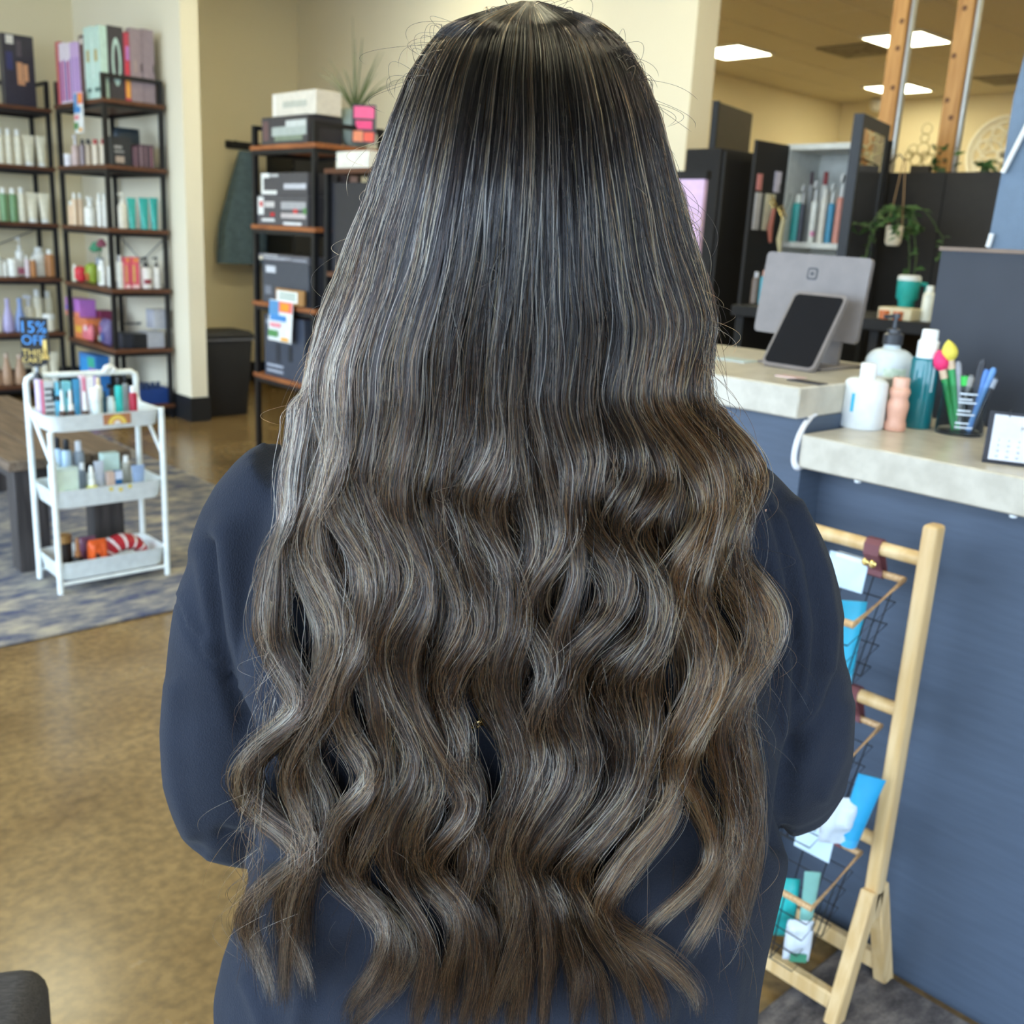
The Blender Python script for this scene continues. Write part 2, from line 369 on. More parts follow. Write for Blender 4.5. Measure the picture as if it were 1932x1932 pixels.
# ------------------------------------------------------------------ industrial retail racks
M_PLANK = mat('rustic_brown_board', (112, 70, 44), 0.5, col2=(74, 44, 28), scale=6, stretch=(1, 14, 14))
M_PLANKO = mat('warm_orange_board', (170, 104, 58), 0.5, col2=(126, 70, 36), scale=6, stretch=(1, 14, 14))
def rack(label, loc, rotz, L, D, zs, top, m_board, post=0.028, brace=True, over=0.015):
    """local x along the length, y = depth (front at y = 0, back at y = D)"""
    t = thing('retail_rack', label, 'shelving unit', loc, rotz)
    for x in (post / 2, L - post / 2):
        for y in (post / 2, D - post / 2):
            BOX(x - post / 2, x + post / 2, y - post / 2, y + post / 2, 0, top).build('post', M_BLACK, t)
    for z in zs:
        b = BOX(-over, L + over, -0.005, D + 0.004, z - 0.026, z).build('shelf_board', m_board, t, bevel=0.003, seg=1)
        fm = MB()
        for y in (0.011, D - 0.011): fm.box(post, L - post, y - 0.01, y + 0.01, z - 0.05, z - 0.0262)
        for x in (0.011, L - 0.011): fm.box(x - 0.01, x + 0.01, post, D - post, z - 0.05, z - 0.0262)
        fm.build('shelf_rail', M_BLACK, b)
    fm = MB()
    for x in (post / 2, L - post / 2): fm.box(x - 0.011, x + 0.011, post, D - post, top - 0.024, top)
    fm.box(post, L - post, D - post, D - post + 0.022, top - 0.024, top); fm.build('top_rail', M_BLACK, t)
    if brace:
        g = mat('grey_steel_wire', (120, 120, 122), 0.4, 0.6)
        MB().tube([(0.03, D - 0.01, zs[3]), (L - 0.03, D - 0.01, zs[2] - 0.05)], 0.004, 6).build('cross_brace', g, t)
        MB().tube([(L - 0.03, D - 0.015, zs[3]), (0.03, D - 0.015, zs[2] - 0.05)], 0.004, 6).build('cross_brace', g, t)
    return t
ZS = [2.075, 1.675, 1.28, 0.89, 0.49, 0.10]
U1_Y, U2_X = 8.03, 2.70
rack('black metal and brown wood rack along the back wall', (1.93, U1_Y, 0), 0, 0.85, 0.38, ZS, 2.26, M_PLANK)
# the second rack stands against the wing wall: its length runs along Y, its front looks along -X
U2_Y0, U2_Y1 = 6.86, 7.70
rack('black metal and brown wood rack against the white wing wall', (U2_X, U2_Y1, 0), -math.pi / 2, U2_Y1 - U2_Y0, 0.40, ZS, 2.225, M_PLANK)

def on1(px0, px1, ytop, s, kind, label, dy=0.10, **k):
    """product on the back-wall rack, given the width it shows"""
    z = ZS[s]; pc = (px0 + px1) / 2; Y = U1_Y + dy; x = at_x(pc, Y, z); q = cz((x, Y, z)) / F_PX
    yb = [207, 315, 417, 520, 618, 714][s] - 3
    return product(kind, (x, Y, z + 0.0006), max(0.02, (px1 - px0) * q * 0.97), (yb - ytop) * q, label, rotz=random.uniform(-.1, .1) if kind != 'box' else k.pop('rz', 0.0), **k)
cream, white, tan = (236, 230, 206), (240, 240, 232), (188, 152, 122)
on1(9, 66, 80, 0, 'box', 'tall dark charcoal hot-tool box with tan print on rack top', d=0.09, body=(58, 56, 66), marks=[(0.42, 0.6, 0.33, 0.62, (214, 160, 120)), (0.62, 0.78, 0.36, 0.6, (214, 160, 120)), (0.42, 0.66, 0.3, 0.36, (206, 150, 112)), (0.12, 0.36, 0.86, 0.98, (235, 230, 220)), (0.44, 0.6, 0.7, 0.92, (92, 84, 92)), (0.1, 0.3, 0.5, 0.75, (62, 66, 110))])
for a, b in ((-3, 10), (12, 26), (29, 44)): on1(a, b, 248, 1, 'bottle', 'slim cream bottle beside the cream tubes, upper shelf of back-wall rack', group='slim cream bottles upper shelf', body=cream, cap=white)
for a, b in ((45, 68), (71, 89)): on1(a, b, 257, 1, 'tube', 'cream squeeze tube on the shelf below the charcoal box', group='cream tubes upper shelf', body=cream, cap=white)
for a, b in ((2, 17), (19, 35)): on1(a, b, 353, 2, 'bottle', 'green bottle with a white cap on back-wall rack', group='green bottles', body=(120, 160, 110), cap=white)
on1(36, 51, 351, 2, 'bottle', 'slim white bottle next to the green bottles', body=cream, cap=white)
for a, b in ((51, 75), (75, 97)): on1(a, b, 360, 2, 'tube', 'cream squeeze tube on the same shelf as the green bottles', group='cream tubes beside green bottles', body=cream, cap=white)
on1(-6, 5, 476, 3, 'bottle', 'small white bottle beside the round white jar', group='small white bottles', body=white, cap=white)
on1(6, 15, 487, 3, 'bottle', 'small white bottle beside the round white jar', group='small white bottles', body=white, cap=white)
on1(16, 35, 484, 3, 'jar', 'round white jar with lid beside pump bottle', body=white, cap=white)
on1(32, 48, 446, 3, 'pump', 'white pump bottle with pink base band on back-wall rack', body=white, cap=white, marks=[(0, 1, 0.05, 0.22, (214, 120, 150))], dy=0.2)
on1(48, 57, 478, 3, 'bottle', 'small white and pink bottle next to amber bottle', body=(240, 222, 226), cap=white)
on1(58, 69, 480, 3, 'bottle', 'small amber bottle with white cap', body=(190, 128, 70), cap=white)
on1(63, 88, 464, 3, 'bottle', 'broad white bottle behind the small amber bottle', body=white, cap=white, dy=0.22)
on1(87, 104, 467, 3, 'bottle', 'amber bottle with broad white cap by rack post', body=(186, 128, 76), cap=white, dy=0.16)
on1(-8, 5, 556, 4, 'neck', 'cream tapered bottle beside the lavender one', body=cream, cap=cream)
on1(7, 28, 553, 4, 'neck', 'lavender tapered bottle on back-wall rack', body=(186, 178, 218), cap=(196, 188, 224))
on1(30, 51, 553, 4, 'neck', 'periwinkle blue tapered bottle on back-wall rack', body=(140, 164, 212), cap=(150, 172, 216))
on1(48, 66, 548, 4, 'spray', 'cream spray bottle with clear head', body=cream, cap=(222, 224, 228), dy=0.18)
on1(65, 83, 540, 4, 'bottle', 'tall cream bottle beside stacked cream jars', body=cream, cap=white, dy=0.2)
on1(82, 105, 583, 4, 'jar', 'wide cream jar at the end of shelf', body=cream, cap=white)
on1(86, 101, 545, 4, 'bottle', 'cream bottle standing behind the wide cream jar', body=cream, cap=white, dy=0.26)
on1(-10, 4, 655, 5, 'neck', 'tan tapered bottle on the lowest shelf', group='tan tapered bottles', body=tan, cap=(214, 190, 170))
on1(5, 26, 652, 5, 'neck', 'tan tapered bottle on the lowest shelf', group='tan tapered bottles', body=tan, cap=(214, 190, 170))
on1(29, 51, 655, 5, 'neck', 'tan tapered bottle on the lowest shelf', group='tan tapered bottles', body=tan, cap=(214, 190, 170))
on1(63, 78, 662, 5, 'bottle', 'slim off-white bottle on lowest shelf of back-wall rack', body=cream, cap=white)
on1(79, 94, 653, 5, 'bottle', 'taller slim bottle with pale lilac cap on lowest shelf', body=cream, cap=(214, 208, 224))
on1(94, 114, 655, 5, 'tube', 'cream squeeze tube on lowest shelf of back-wall rack', body=cream, cap=white)

def on2(px0, px1, ytop, s, kind, label, dx=0.09, side=False, dyy=0.06, **k):
    """product on the wing-wall rack: front row (looking along -X) or at its near end (side)"""
    z = ZS[s]; pc = (px0 + px1) / 2
    dd = k.get('d') or 0.0
    if side:
        Y = U2_Y0 + max(dyy, 0.034 + (dd or 0.06) / 2); yf = Y - (dd / 2 if kind == 'box' else 0.0); X = at_x(pc, yf, z)
        w = abs(at_x(px1, yf, z) - at_x(px0, yf, z)) if kind == 'box' else (px1 - px0) * cz((X, Y, z)) / F_PX
    else:
        X = U2_X + max(dx, dd / 2 + 0.012); xf = X - (dd / 2 if kind == 'box' else 0.0); Y = at_y(pc, xf, z)
        if kind != 'box' and Y > U2_Y1 - 0.06: X = U2_X + 0.05; Y = min(at_y(pc, X, z), U2_Y1 - 0.05)
        w = abs(at_y(px1, xf, z) - at_y(px0, xf, z)) if kind == 'box' else (px1 - px0) * cz((X, Y, z)) / F_PX
    if side: X = min(X, U2_X + 0.366 - w / 2)
    if kind == 'box' and not side: Y = min(max(Y, U2_Y0 + 0.034 + w / 2), U2_Y1 - 0.03 - w / 2)
    q = cz((X, Y, z)) / F_PX
    base_y = (966 + F_PX * (RM.T @ np.array([X, Y, z - CAM_H]))[1] / cz((X, Y, z)))
    rz = 0.0 if side else -math.pi / 2
    return product(kind, (X, Y, z + 0.0006), max(0.02, w * 0.96), max(0.02, (base_y - ytop) * q), label, rotz=k.pop('rz', rz), **k)
# top shelf: hot-tool and gift boxes
def top_row(items):
    tot = sum(i[0] for i in items); sc = (U2_Y1 - U2_Y0 - 0.068 - 0.002 * len(items)) / tot; y = U2_Y1 - 0.034
    for w, ytop, label, kw in items:
        w *= sc; Yc = y - w / 2; y -= w + 0.002; d = kw.pop('d'); X = U2_X + 0.012 + d / 2; z = ZS[0]
        c = RM.T @ np.array([X - d / 2, Yc, z - CAM_H]); q = c[2] / F_PX; by = MID + F_PX * c[1] / c[2]
        product('box', (X, Yc, z + 0.0006), w, (by - ytop) * q, label, rotz=-math.pi / 2, d=d, **kw)
st_m = [(0.1, 0.4, 0.04, 0.7, (120, 80, 160)), (0.45, 0.7, 0.05, 0.7, (230, 150, 170)), (0.75, 0.95, 0.04, 0.72, (136, 90, 172))]
li_m = [(0.2, 0.4, 0.04, 0.75, (160, 120, 190)), (0.6, 0.75, 0.04, 0.75, (176, 140, 200))]
mi_m = [(0.35, 0.65, 0.52, 0.68, (176, 150, 70)), (0.2, 0.8, 0.1, 0.16, (90, 120, 116)), (0.05, 0.12, 0.3, 0.85, (226, 240, 234))]
top_row([(0.7, 88, 'red-edged gift box at far end of rack top', dict(d=0.2, body=(196, 92, 96))),
    (1.2, 90, 'white and purple striped hot-tool box with pink stripe', dict(d=0.2, group='striped purple boxes', body=(226, 214, 226), marks=st_m)),
    (1.2, 90, 'white and purple striped hot-tool box with pink stripe', dict(d=0.2, group='striped purple boxes', body=(226, 214, 226), marks=st_m)),
    (0.95, 88, 'lilac hot-tool box with thin darker stripes', dict(d=0.2, group='lilac boxes', body=(200, 168, 214), marks=li_m)),
    (0.95, 88, 'lilac hot-tool box with thin darker stripes', dict(d=0.2, group='lilac boxes', body=(200, 168, 214), marks=li_m)),
    (1.0, 76, 'dark maroon box between lilac and mint boxes', dict(d=0.2, body=(84, 56, 62), marks=[(0.3, 0.8, 0.86, 0.95, (230, 220, 210))])),
    (1.5, 62, 'tall mint green hot-tool box with gold diamond mark', dict(d=0.05, group='mint boxes', body=(190, 218, 208), marks=mi_m)),
    (1.6, 60, 'tall mint green hot-tool box with gold diamond mark', dict(d=0.05, group='mint boxes', body=(190, 218, 208), marks=mi_m))])
def end_row():
    x = U2_X + 0.066; z = ZS[0]
    for w, ytop, d, label, kw in ((0.098, 62, 0.07, 'dark box printed with a mint oval ring', dict(body=(64, 60, 66))),
            (0.036, 72, 0.05, 'thin box with red, pink and yellow print', dict(body=(190, 70, 90), marks=[(0.1, 0.9, 0.05, 0.35, (240, 170, 80)), (0.2, 0.6, 0.4, 0.55, (220, 60, 80)), (0.3, 0.9, 0.6, 0.8, (190, 130, 200))])),
            (0.080, 66, 0.06, 'mauve grey hot-tool box between thin red box and its twin', dict(body=(158, 140, 146), marks=[(0.86, 0.98, 0.42, 0.54, (60, 50, 54)), (0.35, 0.5, 0.4, 0.58, (178, 156, 150))])),
            (0.080, 68, 0.06, 'mauve grey hot-tool box nearest the white wing wall', dict(body=(158, 140, 146), marks=[(0.86, 0.98, 0.42, 0.54, (60, 50, 54)), (0.2, 0.4, 0.25, 0.4, (172, 152, 158))]))):
        Y = U2_Y0 + 0.034 + d / 2; Xc = x + w / 2; x += w + 0.002; c = RM.T @ np.array([Xc, Y, z - CAM_H]); q = c[2] / F_PX; h = (MID + F_PX * c[1] / c[2] - ytop) * q
        t = product('box', (Xc, Y, z + 0.0006), w, h, label, d=d, **kw)
        if 'oval' in label:
            m = MB(); n = 28; vs = []
            for k in range(n):
                a = 2 * math.pi * k / n; sx, sz = math.cos(a), math.sin(a)
                vs += [(sx * w * 0.3, -d / 2 - 0.0012, h * 0.52 + sz * h * 0.33), (sx * w * 0.17, -d / 2 - 0.0012, h * 0.52 + sz * h * 0.24)]
            m.add(vs, [(2 * k, 2 * ((k + 1) % n), 2 * ((k + 1) % n) + 1, 2 * k + 1) for k in range(n)]).build('printed_ring', pcol((186, 214, 208), 0.4), t)
end_row()
# second shelf
on2(118, 134, 292, 1, 'jar', 'small white jar next to the metallic pink bottle', body=(226, 222, 226), cap=(236, 234, 236))
on2(137, 152, 256, 1, 'spray', 'metallic pink spray bottle under the price card', body=(206, 180, 172), cap=(220, 216, 218))
for a, b, c, l in ((152, 163, (150, 134, 138), 'grey mauve small bottle in mixed row'), (163, 175, (196, 176, 150), 'sand coloured small bottle in mixed row'), (175, 189, (182, 74, 72), 'cream bottle with red upper half in mixed row'), (190, 205, (168, 60, 60), 'darker red topped bottle at end of mixed row')):
    on2(a, b, 266, 1, 'bottle', l, body=(222, 208, 186) if c[0] > 165 and c[1] < 100 else c, cap=c if c[1] < 100 else (40, 38, 40), dx=0.07)
on2(213, 250, 262, 1, 'box', 'black printed kit box under a slate pouch', side=True, d=0.12, dyy=0.08, body=(52, 54, 58), marks=[(0.1, 0.5, 0.6, 0.68, (170, 170, 172)), (0.1, 0.6, 0.45, 0.52, (150, 150, 152)), (0.15, 0.6, 0.1, 0.32, (176, 160, 150))])
on2(252, 262, 279, 1, 'box', 'narrow plum box beside the black kit box', side=True, d=0.1, dyy=0.07, body=(110, 84, 96))
on2(263, 292, 276, 1, 'box', 'dark mauve striped box near rack post', side=True, d=0.12, dyy=0.08, body=(92, 74, 82), marks=[(0.1, 0.16, 0.05, 0.9, (180, 150, 160)), (0.4, 0.46, 0.05, 0.9, (150, 120, 130)), (0.8, 0.86, 0.05, 0.9, (190, 130, 140))])
tb = on2(216, 268, 246, 1, 'bag', 'slate blue pouch lying over the kit boxes', side=True, dyy=0.22, d=0.06, body=(50, 62, 72))
# third shelf
on2(125, 137, 381, 2, 'bottle', 'short peach bottle at far end of third shelf', body=(228, 196, 160), cap=white)
for a, b in ((138, 148), (148, 159)): on2(a, b, 367, 2, 'bottle', 'slim peach bottle with white cap', group='slim peach bottles', body=(234, 206, 172), cap=white)
on2(160, 184, 372, 2, 'spray', 'squat white spray bottle on third shelf', body=(232, 230, 220), cap=white)
for a, b in ((185, 195), (195, 204), (204, 213)): on2(a, b, 368, 2, 'bottle', 'slim white bottle in a tight row of three', group='three slim white bottles', body=(236, 234, 226), cap=white)
on2(224, 240, 366, 2, 'pump', 'slender white pump bottle beside teal tubes', side=True, body=(230, 226, 212), cap=white)
for a, b in ((241, 259), (263, 283), (285, 302)): on2(a, b, 376, 2, 'tube', 'glossy teal squeeze tube standing on its cap', side=True, group='teal tubes', body=(60, 178, 170), cap=(80, 190, 182), rough=0.2)
# fourth shelf
on2(131, 141, 500, 3, 'bottle', 'small pale green bottle at far end of fourth shelf', body=(214, 216, 190), cap=white)
on2(141, 164, 503, 3, 'bag', 'bright red and pink gift pouch', d=0.08, body=(222, 60, 70), dx=0.08)
on2(162, 188, 497, 3, 'bag', 'lime green pouch with red base beside red pouch', d=0.08, body=(150, 170, 60), dx=0.1, marks=[(0.45, 0.9, 0.15, 0.5, (214, 80, 60))])
on2(186, 203, 492, 3, 'bottle', 'broad white bottle with green stripe', body=white, cap=white, marks=[(0.6, 0.75, 0.1, 0.6, (150, 160, 80))])
on2(204, 219, 481, 3, 'spray', 'taller white spray bottle by near rack post', body=white, cap=white)
on2(222, 235, 484, 3, 'bottle', 'slim white bottle with grey cap near pink packs', side=True, body=white, cap=(214, 214, 216))
for a, b in ((236, 248), (249, 265)): on2(a, b, 487, 3, 'box', 'pink and gold blister pack', side=True, d=0.05, group='pink blister packs', body=(228, 100, 120), marks=[(0.2, 0.45, 0.2, 0.75, (226, 190, 110)), (0.1, 0.9, 0.02, 0.12, (250, 220, 220)), (0.3, 0.9, 0.85, 0.97, (240, 150, 90))])
for a, b in ((266, 288), (290, 305)): on2(a, b, 486, 3, 'pump', 'white litre pump bottle with black pump', side=True, group='white litre pump bottles', body=(236, 232, 226), cap=(30, 30, 32), marks=[(0.2, 0.7, 0.15, 0.3, (150, 60, 66))] if a < 280 else None)
def bouquet():
    z = ZS[3]; X = U2_X + 0.22; Y = min(at_y(176, X, z), U2_Y1 - 0.08); t = thing('flower_vase', 'grey vase holding one pink and one green bloom', 'vase', (X, Y, z + 0.0006))
    MB().lathe([(0, 0), (0.03, 0), (0.042, 0.03), (0.04, 0.1), (0.026, 0.15), (0.03, 0.17), (0, 0.165)], 16).build('vase_body', pcol((150, 160, 168), 0.3), t, smooth=True)
    for dx, dz, c, r in ((-0.05, 0.27, (176, 96, 110), 0.04), (0.055, 0.24, (96, 176, 130), 0.05)):
        m = MB()
        for k in range(14):
            a = k * 2.4; e = k / 14
            m.lathe([(0, -r * 0.35), (r * 0.4, -r * 0.1), (r * 0.3, r * 0.3), (0, r * 0.4)], 8, (r * 0.7 * math.sin(a) * e ** 0.5, dx + r * 0.7 * math.cos(a) * e ** 0.5, dz + r * (0.5 - e)))
        b = m.build('bloom', pcol(c, 0.6), t, smooth=True)
        MB().tube([(0, dx * 0.2, 0.15), (0, dx * 0.8, dz)], 0.003, 6).build('stem', pcol((70, 110, 60), 0.6), b)
bouquet()
# fifth shelf
on2(139, 163, 600, 4, 'box', 'orange box under a violet box', d=0.14, dx=0.1, body=(224, 130, 80), marks=[(0.1, 0.9, 0.3, 0.6, (232, 180, 70))])
z4 = ZS[4] + 0.165
def on_stack(px0, px1, X, z, h, **k):
    Y = at_y((px0 + px1) / 2, X, z); w = abs(at_y(px1, X, z) - at_y(px0, X, z)); return product('box', (X, Y, z), w, h, k.pop('label'), rotz=-math.pi / 2, **k)
on_stack(140, 166, U2_X + 0.1, ZS[4] + 0.1455, 0.13, label='violet and orange gradient box on top of another', d=0.12, body=(190, 120, 200), marks=[(0.0, 1.0, 0.02, 0.3, (230, 140, 110)), (0.0, 0.6, 0.3, 0.55, (140, 110, 210))])
on2(164, 178, 586, 4, 'box', 'plum box behind the pink pouch', d=0.1, dx=0.22, body=(130, 50, 80))
on2(150, 188, 612, 4, 'bag', 'coral pink pouch with white label', d=0.07, dx=0.03, body=(226, 120, 130), marks=[(0.55, 0.9, 0.62, 0.95, (246, 220, 222))])
on2(185, 222, 602, 4, 'bag', 'dark confetti patterned pouch beside near post', d=0.08, dx=0.05, body=(110, 96, 140), marks=[(0.2, 0.5, 0.5, 0.7, (200, 110, 140)), (0.5, 0.8, 0.2, 0.45, (70, 90, 160)), (0.1, 0.4, 0.15, 0.35, (150, 170, 170))])
for a, b, c in ((232, 252, (48, 52, 62)), (253, 280, (38, 40, 44))): on2(a, b, 628, 4, 'box', 'slate carton left of the black carton' if a < 240 else 'black carton between slate and silver boxes', side=True, d=0.16, dyy=0.1, body=c)
on2(283, 317, 626, 4, 'box', 'lower silver grey box of a stack of two', side=True, d=0.14, dyy=0.09, body=(176, 178, 186))
def silver_top():
    z = ZS[4] + 0.001 + (660 - 626) * cz((2.95, 6.95, .5)) / F_PX * 1.0; Y = U2_Y0 + 0.106
    x0, x1 = at_x(284, Y, z), at_x(315, Y, z); product('box', ((x0 + x1) / 2, Y, z + 0.002), x1 - x0, 0.128, 'upper silver grey box of a stack of two', d=0.13, body=(184, 186, 194))
silver_top()
m = MB()
for k in range(6):
    pts = [(0.02 * k + 0.012 * math.sin(j * 0.9 + k), 0.03 * math.cos(j * 0.7 + k * 2), 0.004 + 0.012 * abs(math.sin(j * 0.8 + k))) for j in range(9)]
    m.tube(pts, 0.003, 5)
X_ = at_x(240, U2_Y0 + 0.1, ZS[4]); tag(m.build('hair_clip_tangle', pcol((40, 42, 46), 0.4), loc=(X_, U2_Y0 + 0.1, ZS[4] + 0.1395 + 0.012)), 'tangle of dark cords lying on the cartons', 'cord')
# sixth shelf
on2(152, 184, 668, 5, 'box', 'iridescent blue and green box on the lowest shelf', d=0.1, dx=0.08, body=(60, 130, 200), marks=[(0, 0.5, 0.0, 0.35, (120, 190, 90)), (0.5, 1, 0.2, 0.7, (150, 110, 210)), (0.1, 0.6, 0.5, 0.9, (50, 150, 220)), (0.55, 0.95, 0.7, 0.95, (60, 180, 150))])
def blue_bin():
    z = ZS[5]; Y = U2_Y0 + 0.122; x0, x1 = at_x(252, Y, z), at_x(308, Y, z); q = cz((x1, Y, z)) / F_PX; h = 28 * q; w = x1 - x0
    t = thing('blue_bin', 'royal blue open bin on lowest shelf of wing-wall rack', 'bin', ((x0 + x1) / 2, Y, z + 0.0006))
    m = MB(); m.box(-w / 2, w / 2, -0.08, 0.08, 0, 0.006)
    for a in (-1, 1): m.box(a * w / 2 - 0.004, a * w / 2 + 0.004, -0.08, 0.08, 0, h); m.box(-w / 2, w / 2, a * 0.08 - 0.004, a * 0.08 + 0.004, 0, h)
    m.build('bin_shell', pcol((34, 66, 132), 0.45), t)
    for k in range(5):
        product('tube', ((x0 + x1) / 2 - w * 0.36 + w * 0.18 * k, Y + 0.01, z + 0.008), w * 0.15, h * 1.25, 'dark blue tube standing in the royal blue bin', group='tubes in blue bin', body=(60, 76, 110), cap=(50, 60, 90))
blue_bin()
# hanging price card
def price_card(loc, u, v, w, h, label, parent_cols):
    """u: card x direction, v: up direction"""
    t = thing('price_card', label, 'price card', loc)
    x = Vector(u).normalized(); y = Vector(v).normalized(); n = x.cross(y)
    def quad(x0, x1, y0, y1, c, nm, e): MB().slab([x * (a * w) + y * (b * h) + n * e for a, b in ((x0, y0), (x1, y0), (x1, y1), (x0, y1))], n * 0.0008).build(nm, pcol(c, 0.35), t)
    quad(0, 1, 0, 1, (236, 238, 236), 'card', 0)
    for i_, (a, b, c_, d_, col) in enumerate(parent_cols): quad(a, b, c_, d_, col, 'printed_panel', 0.001 + 0.0012 * i_)
    return t, x, y, n
card_cols = [(0.0, 0.42, 0.62, 0.98, (90, 150, 200)), (0.42, 0.98, 0.72, 0.98, (240, 120, 110)), (0.5, 0.85, 0.76, 0.94, (246, 160, 50)), (0.08, 0.75, 0.5, 0.64, (70, 140, 205)), (0.1, 0.55, 0.34, 0.44, (240, 150, 160)), (0.05, 0.45, 0.1, 0.26, (90, 150, 90)), (0.6, 0.9, 0.03, 0.12, (244, 180, 80))]
pc = P(142, 252, X=U2_X - 0.035)
t, x, y, n = price_card(pc, (0, -1, 0), (0.0, -0.05, 1), 0.155, 0.25, 'bright price card hanging from rack beneath lilac boxes', card_cols)
# ------------------------------------------------------------------ display rack beside the client, jacket, bin
MX, MY0, MY1 = 3.05, 4.93, 5.60
MZ = [1.785, 1.352, 0.915, 0.487]
M_D = 0.45
rack('tall black rack with warm orange boards behind the client', (MX, MY1, 0), -math.pi / 2, MY1 - MY0, M_D, MZ, 1.895, M_PLANKO, brace=False)
HT = {}
def onM(px0, px1, ytop, s, label, d=0.22, dx=None, z=None, **k):
    z = MZ[s] if z is None else z; X = MX + (dx if dx is not None else d / 2 + 0.012)
    ya, yb = at_y(px0, X - d / 2, z), at_y(px1, X - d / 2, z); q = cz((X - d / 2, (ya + yb) / 2, z)) / F_PX
    yb = max(yb, MY0 + 0.034); ya = min(ya, MY1 - 0.034) if s > 0 else ya
    c = (RM.T @ np.array([X - d / 2, (ya + yb) / 2, z - CAM_H])); base_y = MID + F_PX * c[1] / c[2]
    HT[s] = z + 0.0012 + (base_y - ytop) * q
    return product('box', (X, (ya + yb) / 2, z + 0.0006), ya - yb, (base_y - ytop) * q, label, rotz=-math.pi / 2, d=d, **k)
dk, gr = (66, 64, 68), (92, 92, 98)
b1 = onM(494, 580, 222, 0, 'dark hot-tool box on rack top with silver iron picture', body=dk, marks=[(0.04, 0.16, 0.15, 0.85, (110, 84, 84)), (0.24, 0.98, 0.3, 0.62, (176, 184, 178)), (0.3, 0.9, 0.12, 0.3, (128, 140, 120)), (0.55, 0.98, 0.6, 0.82, (206, 210, 206))])
onM(514, 596, 176, 0, 'pale card box on top of the dark hot-tool box', z=HT[0], d=0.16, dx=0.12, body=(226, 218, 204), marks=[(0.25, 0.8, 0.35, 0.62, (190, 190, 178)), (0.02, 0.1, 0.05, 0.95, (240, 234, 224))])
tx = pcol((226, 226, 226), 0.5); 
def label_lines(lst): return lst
onM(477, 580, 372, 1, 'grey hot-tool box with white and red print, lower of two', d=0.2, body=(84, 82, 86), marks=[(0.02, 0.14, 0.35, 0.95, (228, 228, 224)), (0.16, 0.36, 0.6, 0.8, (206, 200, 196)), (0.1, 0.36, 0.12, 0.22, (220, 220, 218)), (0.28, 0.36, 0.3, 0.42, (196, 40, 46)), (0.06, 0.12, 0.62, 0.8, (206, 60, 56)), (0.5, 0.98, 0.55, 0.8, (170, 168, 170)), (0.5, 0.98, 0.25, 0.42, (196, 186, 184)), (0.74, 0.82, 0.42, 0.56, (206, 70, 66)), (0.93, 0.99, 0.4, 0.6, (90, 140, 80)), (0.55, 0.9, 0.03, 0.12, (226, 226, 226))])
onM(492, 580, 328, 1, 'grey hot-tool box with white corner bracket print, upper of two', z=HT[1], d=0.19, body=(78, 76, 80), marks=[(0.02, 0.07, 0.1, 0.98, (236, 236, 230)), (0.02, 0.36, 0.04, 0.22, (232, 232, 226)), (0.04, 0.2, 0.78, 0.98, (240, 240, 236)), (0.22, 0.4, 0.82, 0.94, (190, 190, 190)), (0.52, 0.98, 0.28, 0.52, (196, 196, 202))])
onM(496, 582, 497, 2, 'lower grey hot-tool box behind the brown sign', d=0.2, body=(70, 74, 84), marks=[(0.08, 0.3, 0.72, 0.88, (206, 208, 214)), (0.06, 0.2, 0.2, 0.4, (120, 124, 134))])
onM(488, 582, 482, 2, 'upper grey hot-tool box with thin white writing', z=HT[2], d=0.19, body=(98, 98, 106), marks=[(0.1, 0.4, 0.78, 0.92, (214, 214, 218)), (0.12, 0.66, 0.4, 0.52, (206, 206, 212)), (0.12, 0.55, 0.2, 0.28, (196, 196, 202)), (0.7, 0.96, 0.3, 0.42, (186, 190, 200)), (0.02, 0.1, 0.05, 0.6, (210, 200, 180))])
onM(500, 574, 600, 3, 'tall slate carton on the low shelf behind price card', d=0.22, body=(66, 72, 86), marks=[(0.06, 0.48, 0.16, 0.2, (170, 176, 190)), (0.06, 0.48, 0.07, 0.11, (170, 176, 190)), (0.3, 0.42, 0.25, 0.55, (46, 50, 60)), (0.62, 0.72, 0.3, 0.55, (40, 44, 52)), (0.05, 0.2, 0.85, 0.92, (150, 156, 170))])
# boxes showing at the near end of the rack, with print on their ends
def onMend(px0, px1, s, h, label, body, marks, dyy=0.08, z=None):
    Y = MY0 + 0.035 + dyy / 2; z = MZ[s] if z is None else z; x0, x1 = at_x(px0, Y - dyy / 2, z), at_x(px1, Y - dyy / 2, z)
    return product('box', ((x0 + x1) / 2, Y, z + 0.0006), x1 - x0, h, label, d=dyy, body=body, marks=marks)
BACK0 = MX + 0.235
def end_box(x0, x1, s, h, label, body, marks, dyy=0.1, z0=0.0006):
    return product('box', ((x0 + x1) / 2, MY0 + 0.034 + dyy / 2, MZ[s] + z0), x1 - x0, h, label, d=dyy, body=body, marks=marks)
end_box(MX + 0.225, MX + 0.325, 1, 0.38, 'narrow upright box with red and white vertical print', (72, 62, 62), [(0.3, 0.6, 0.3, 0.55, (226, 224, 220)), (0.3, 0.75, 0.05, 0.2, (226, 50, 46)), (0.3, 0.7, 0.22, 0.3, (210, 60, 52)), (0.25, 0.7, 0.62, 0.9, (176, 150, 150))])
end_box(MX + 0.235, MX + 0.33, 2, 0.33, 'narrow upright white carton on middle shelf', (220, 222, 222), [(0.2, 0.8, 0.4, 0.5, (150, 160, 200))])
end_box(MX + 0.24, MX + 0.33, 3, 0.25, 'small brown carton behind slate carton', (110, 72, 54), [])
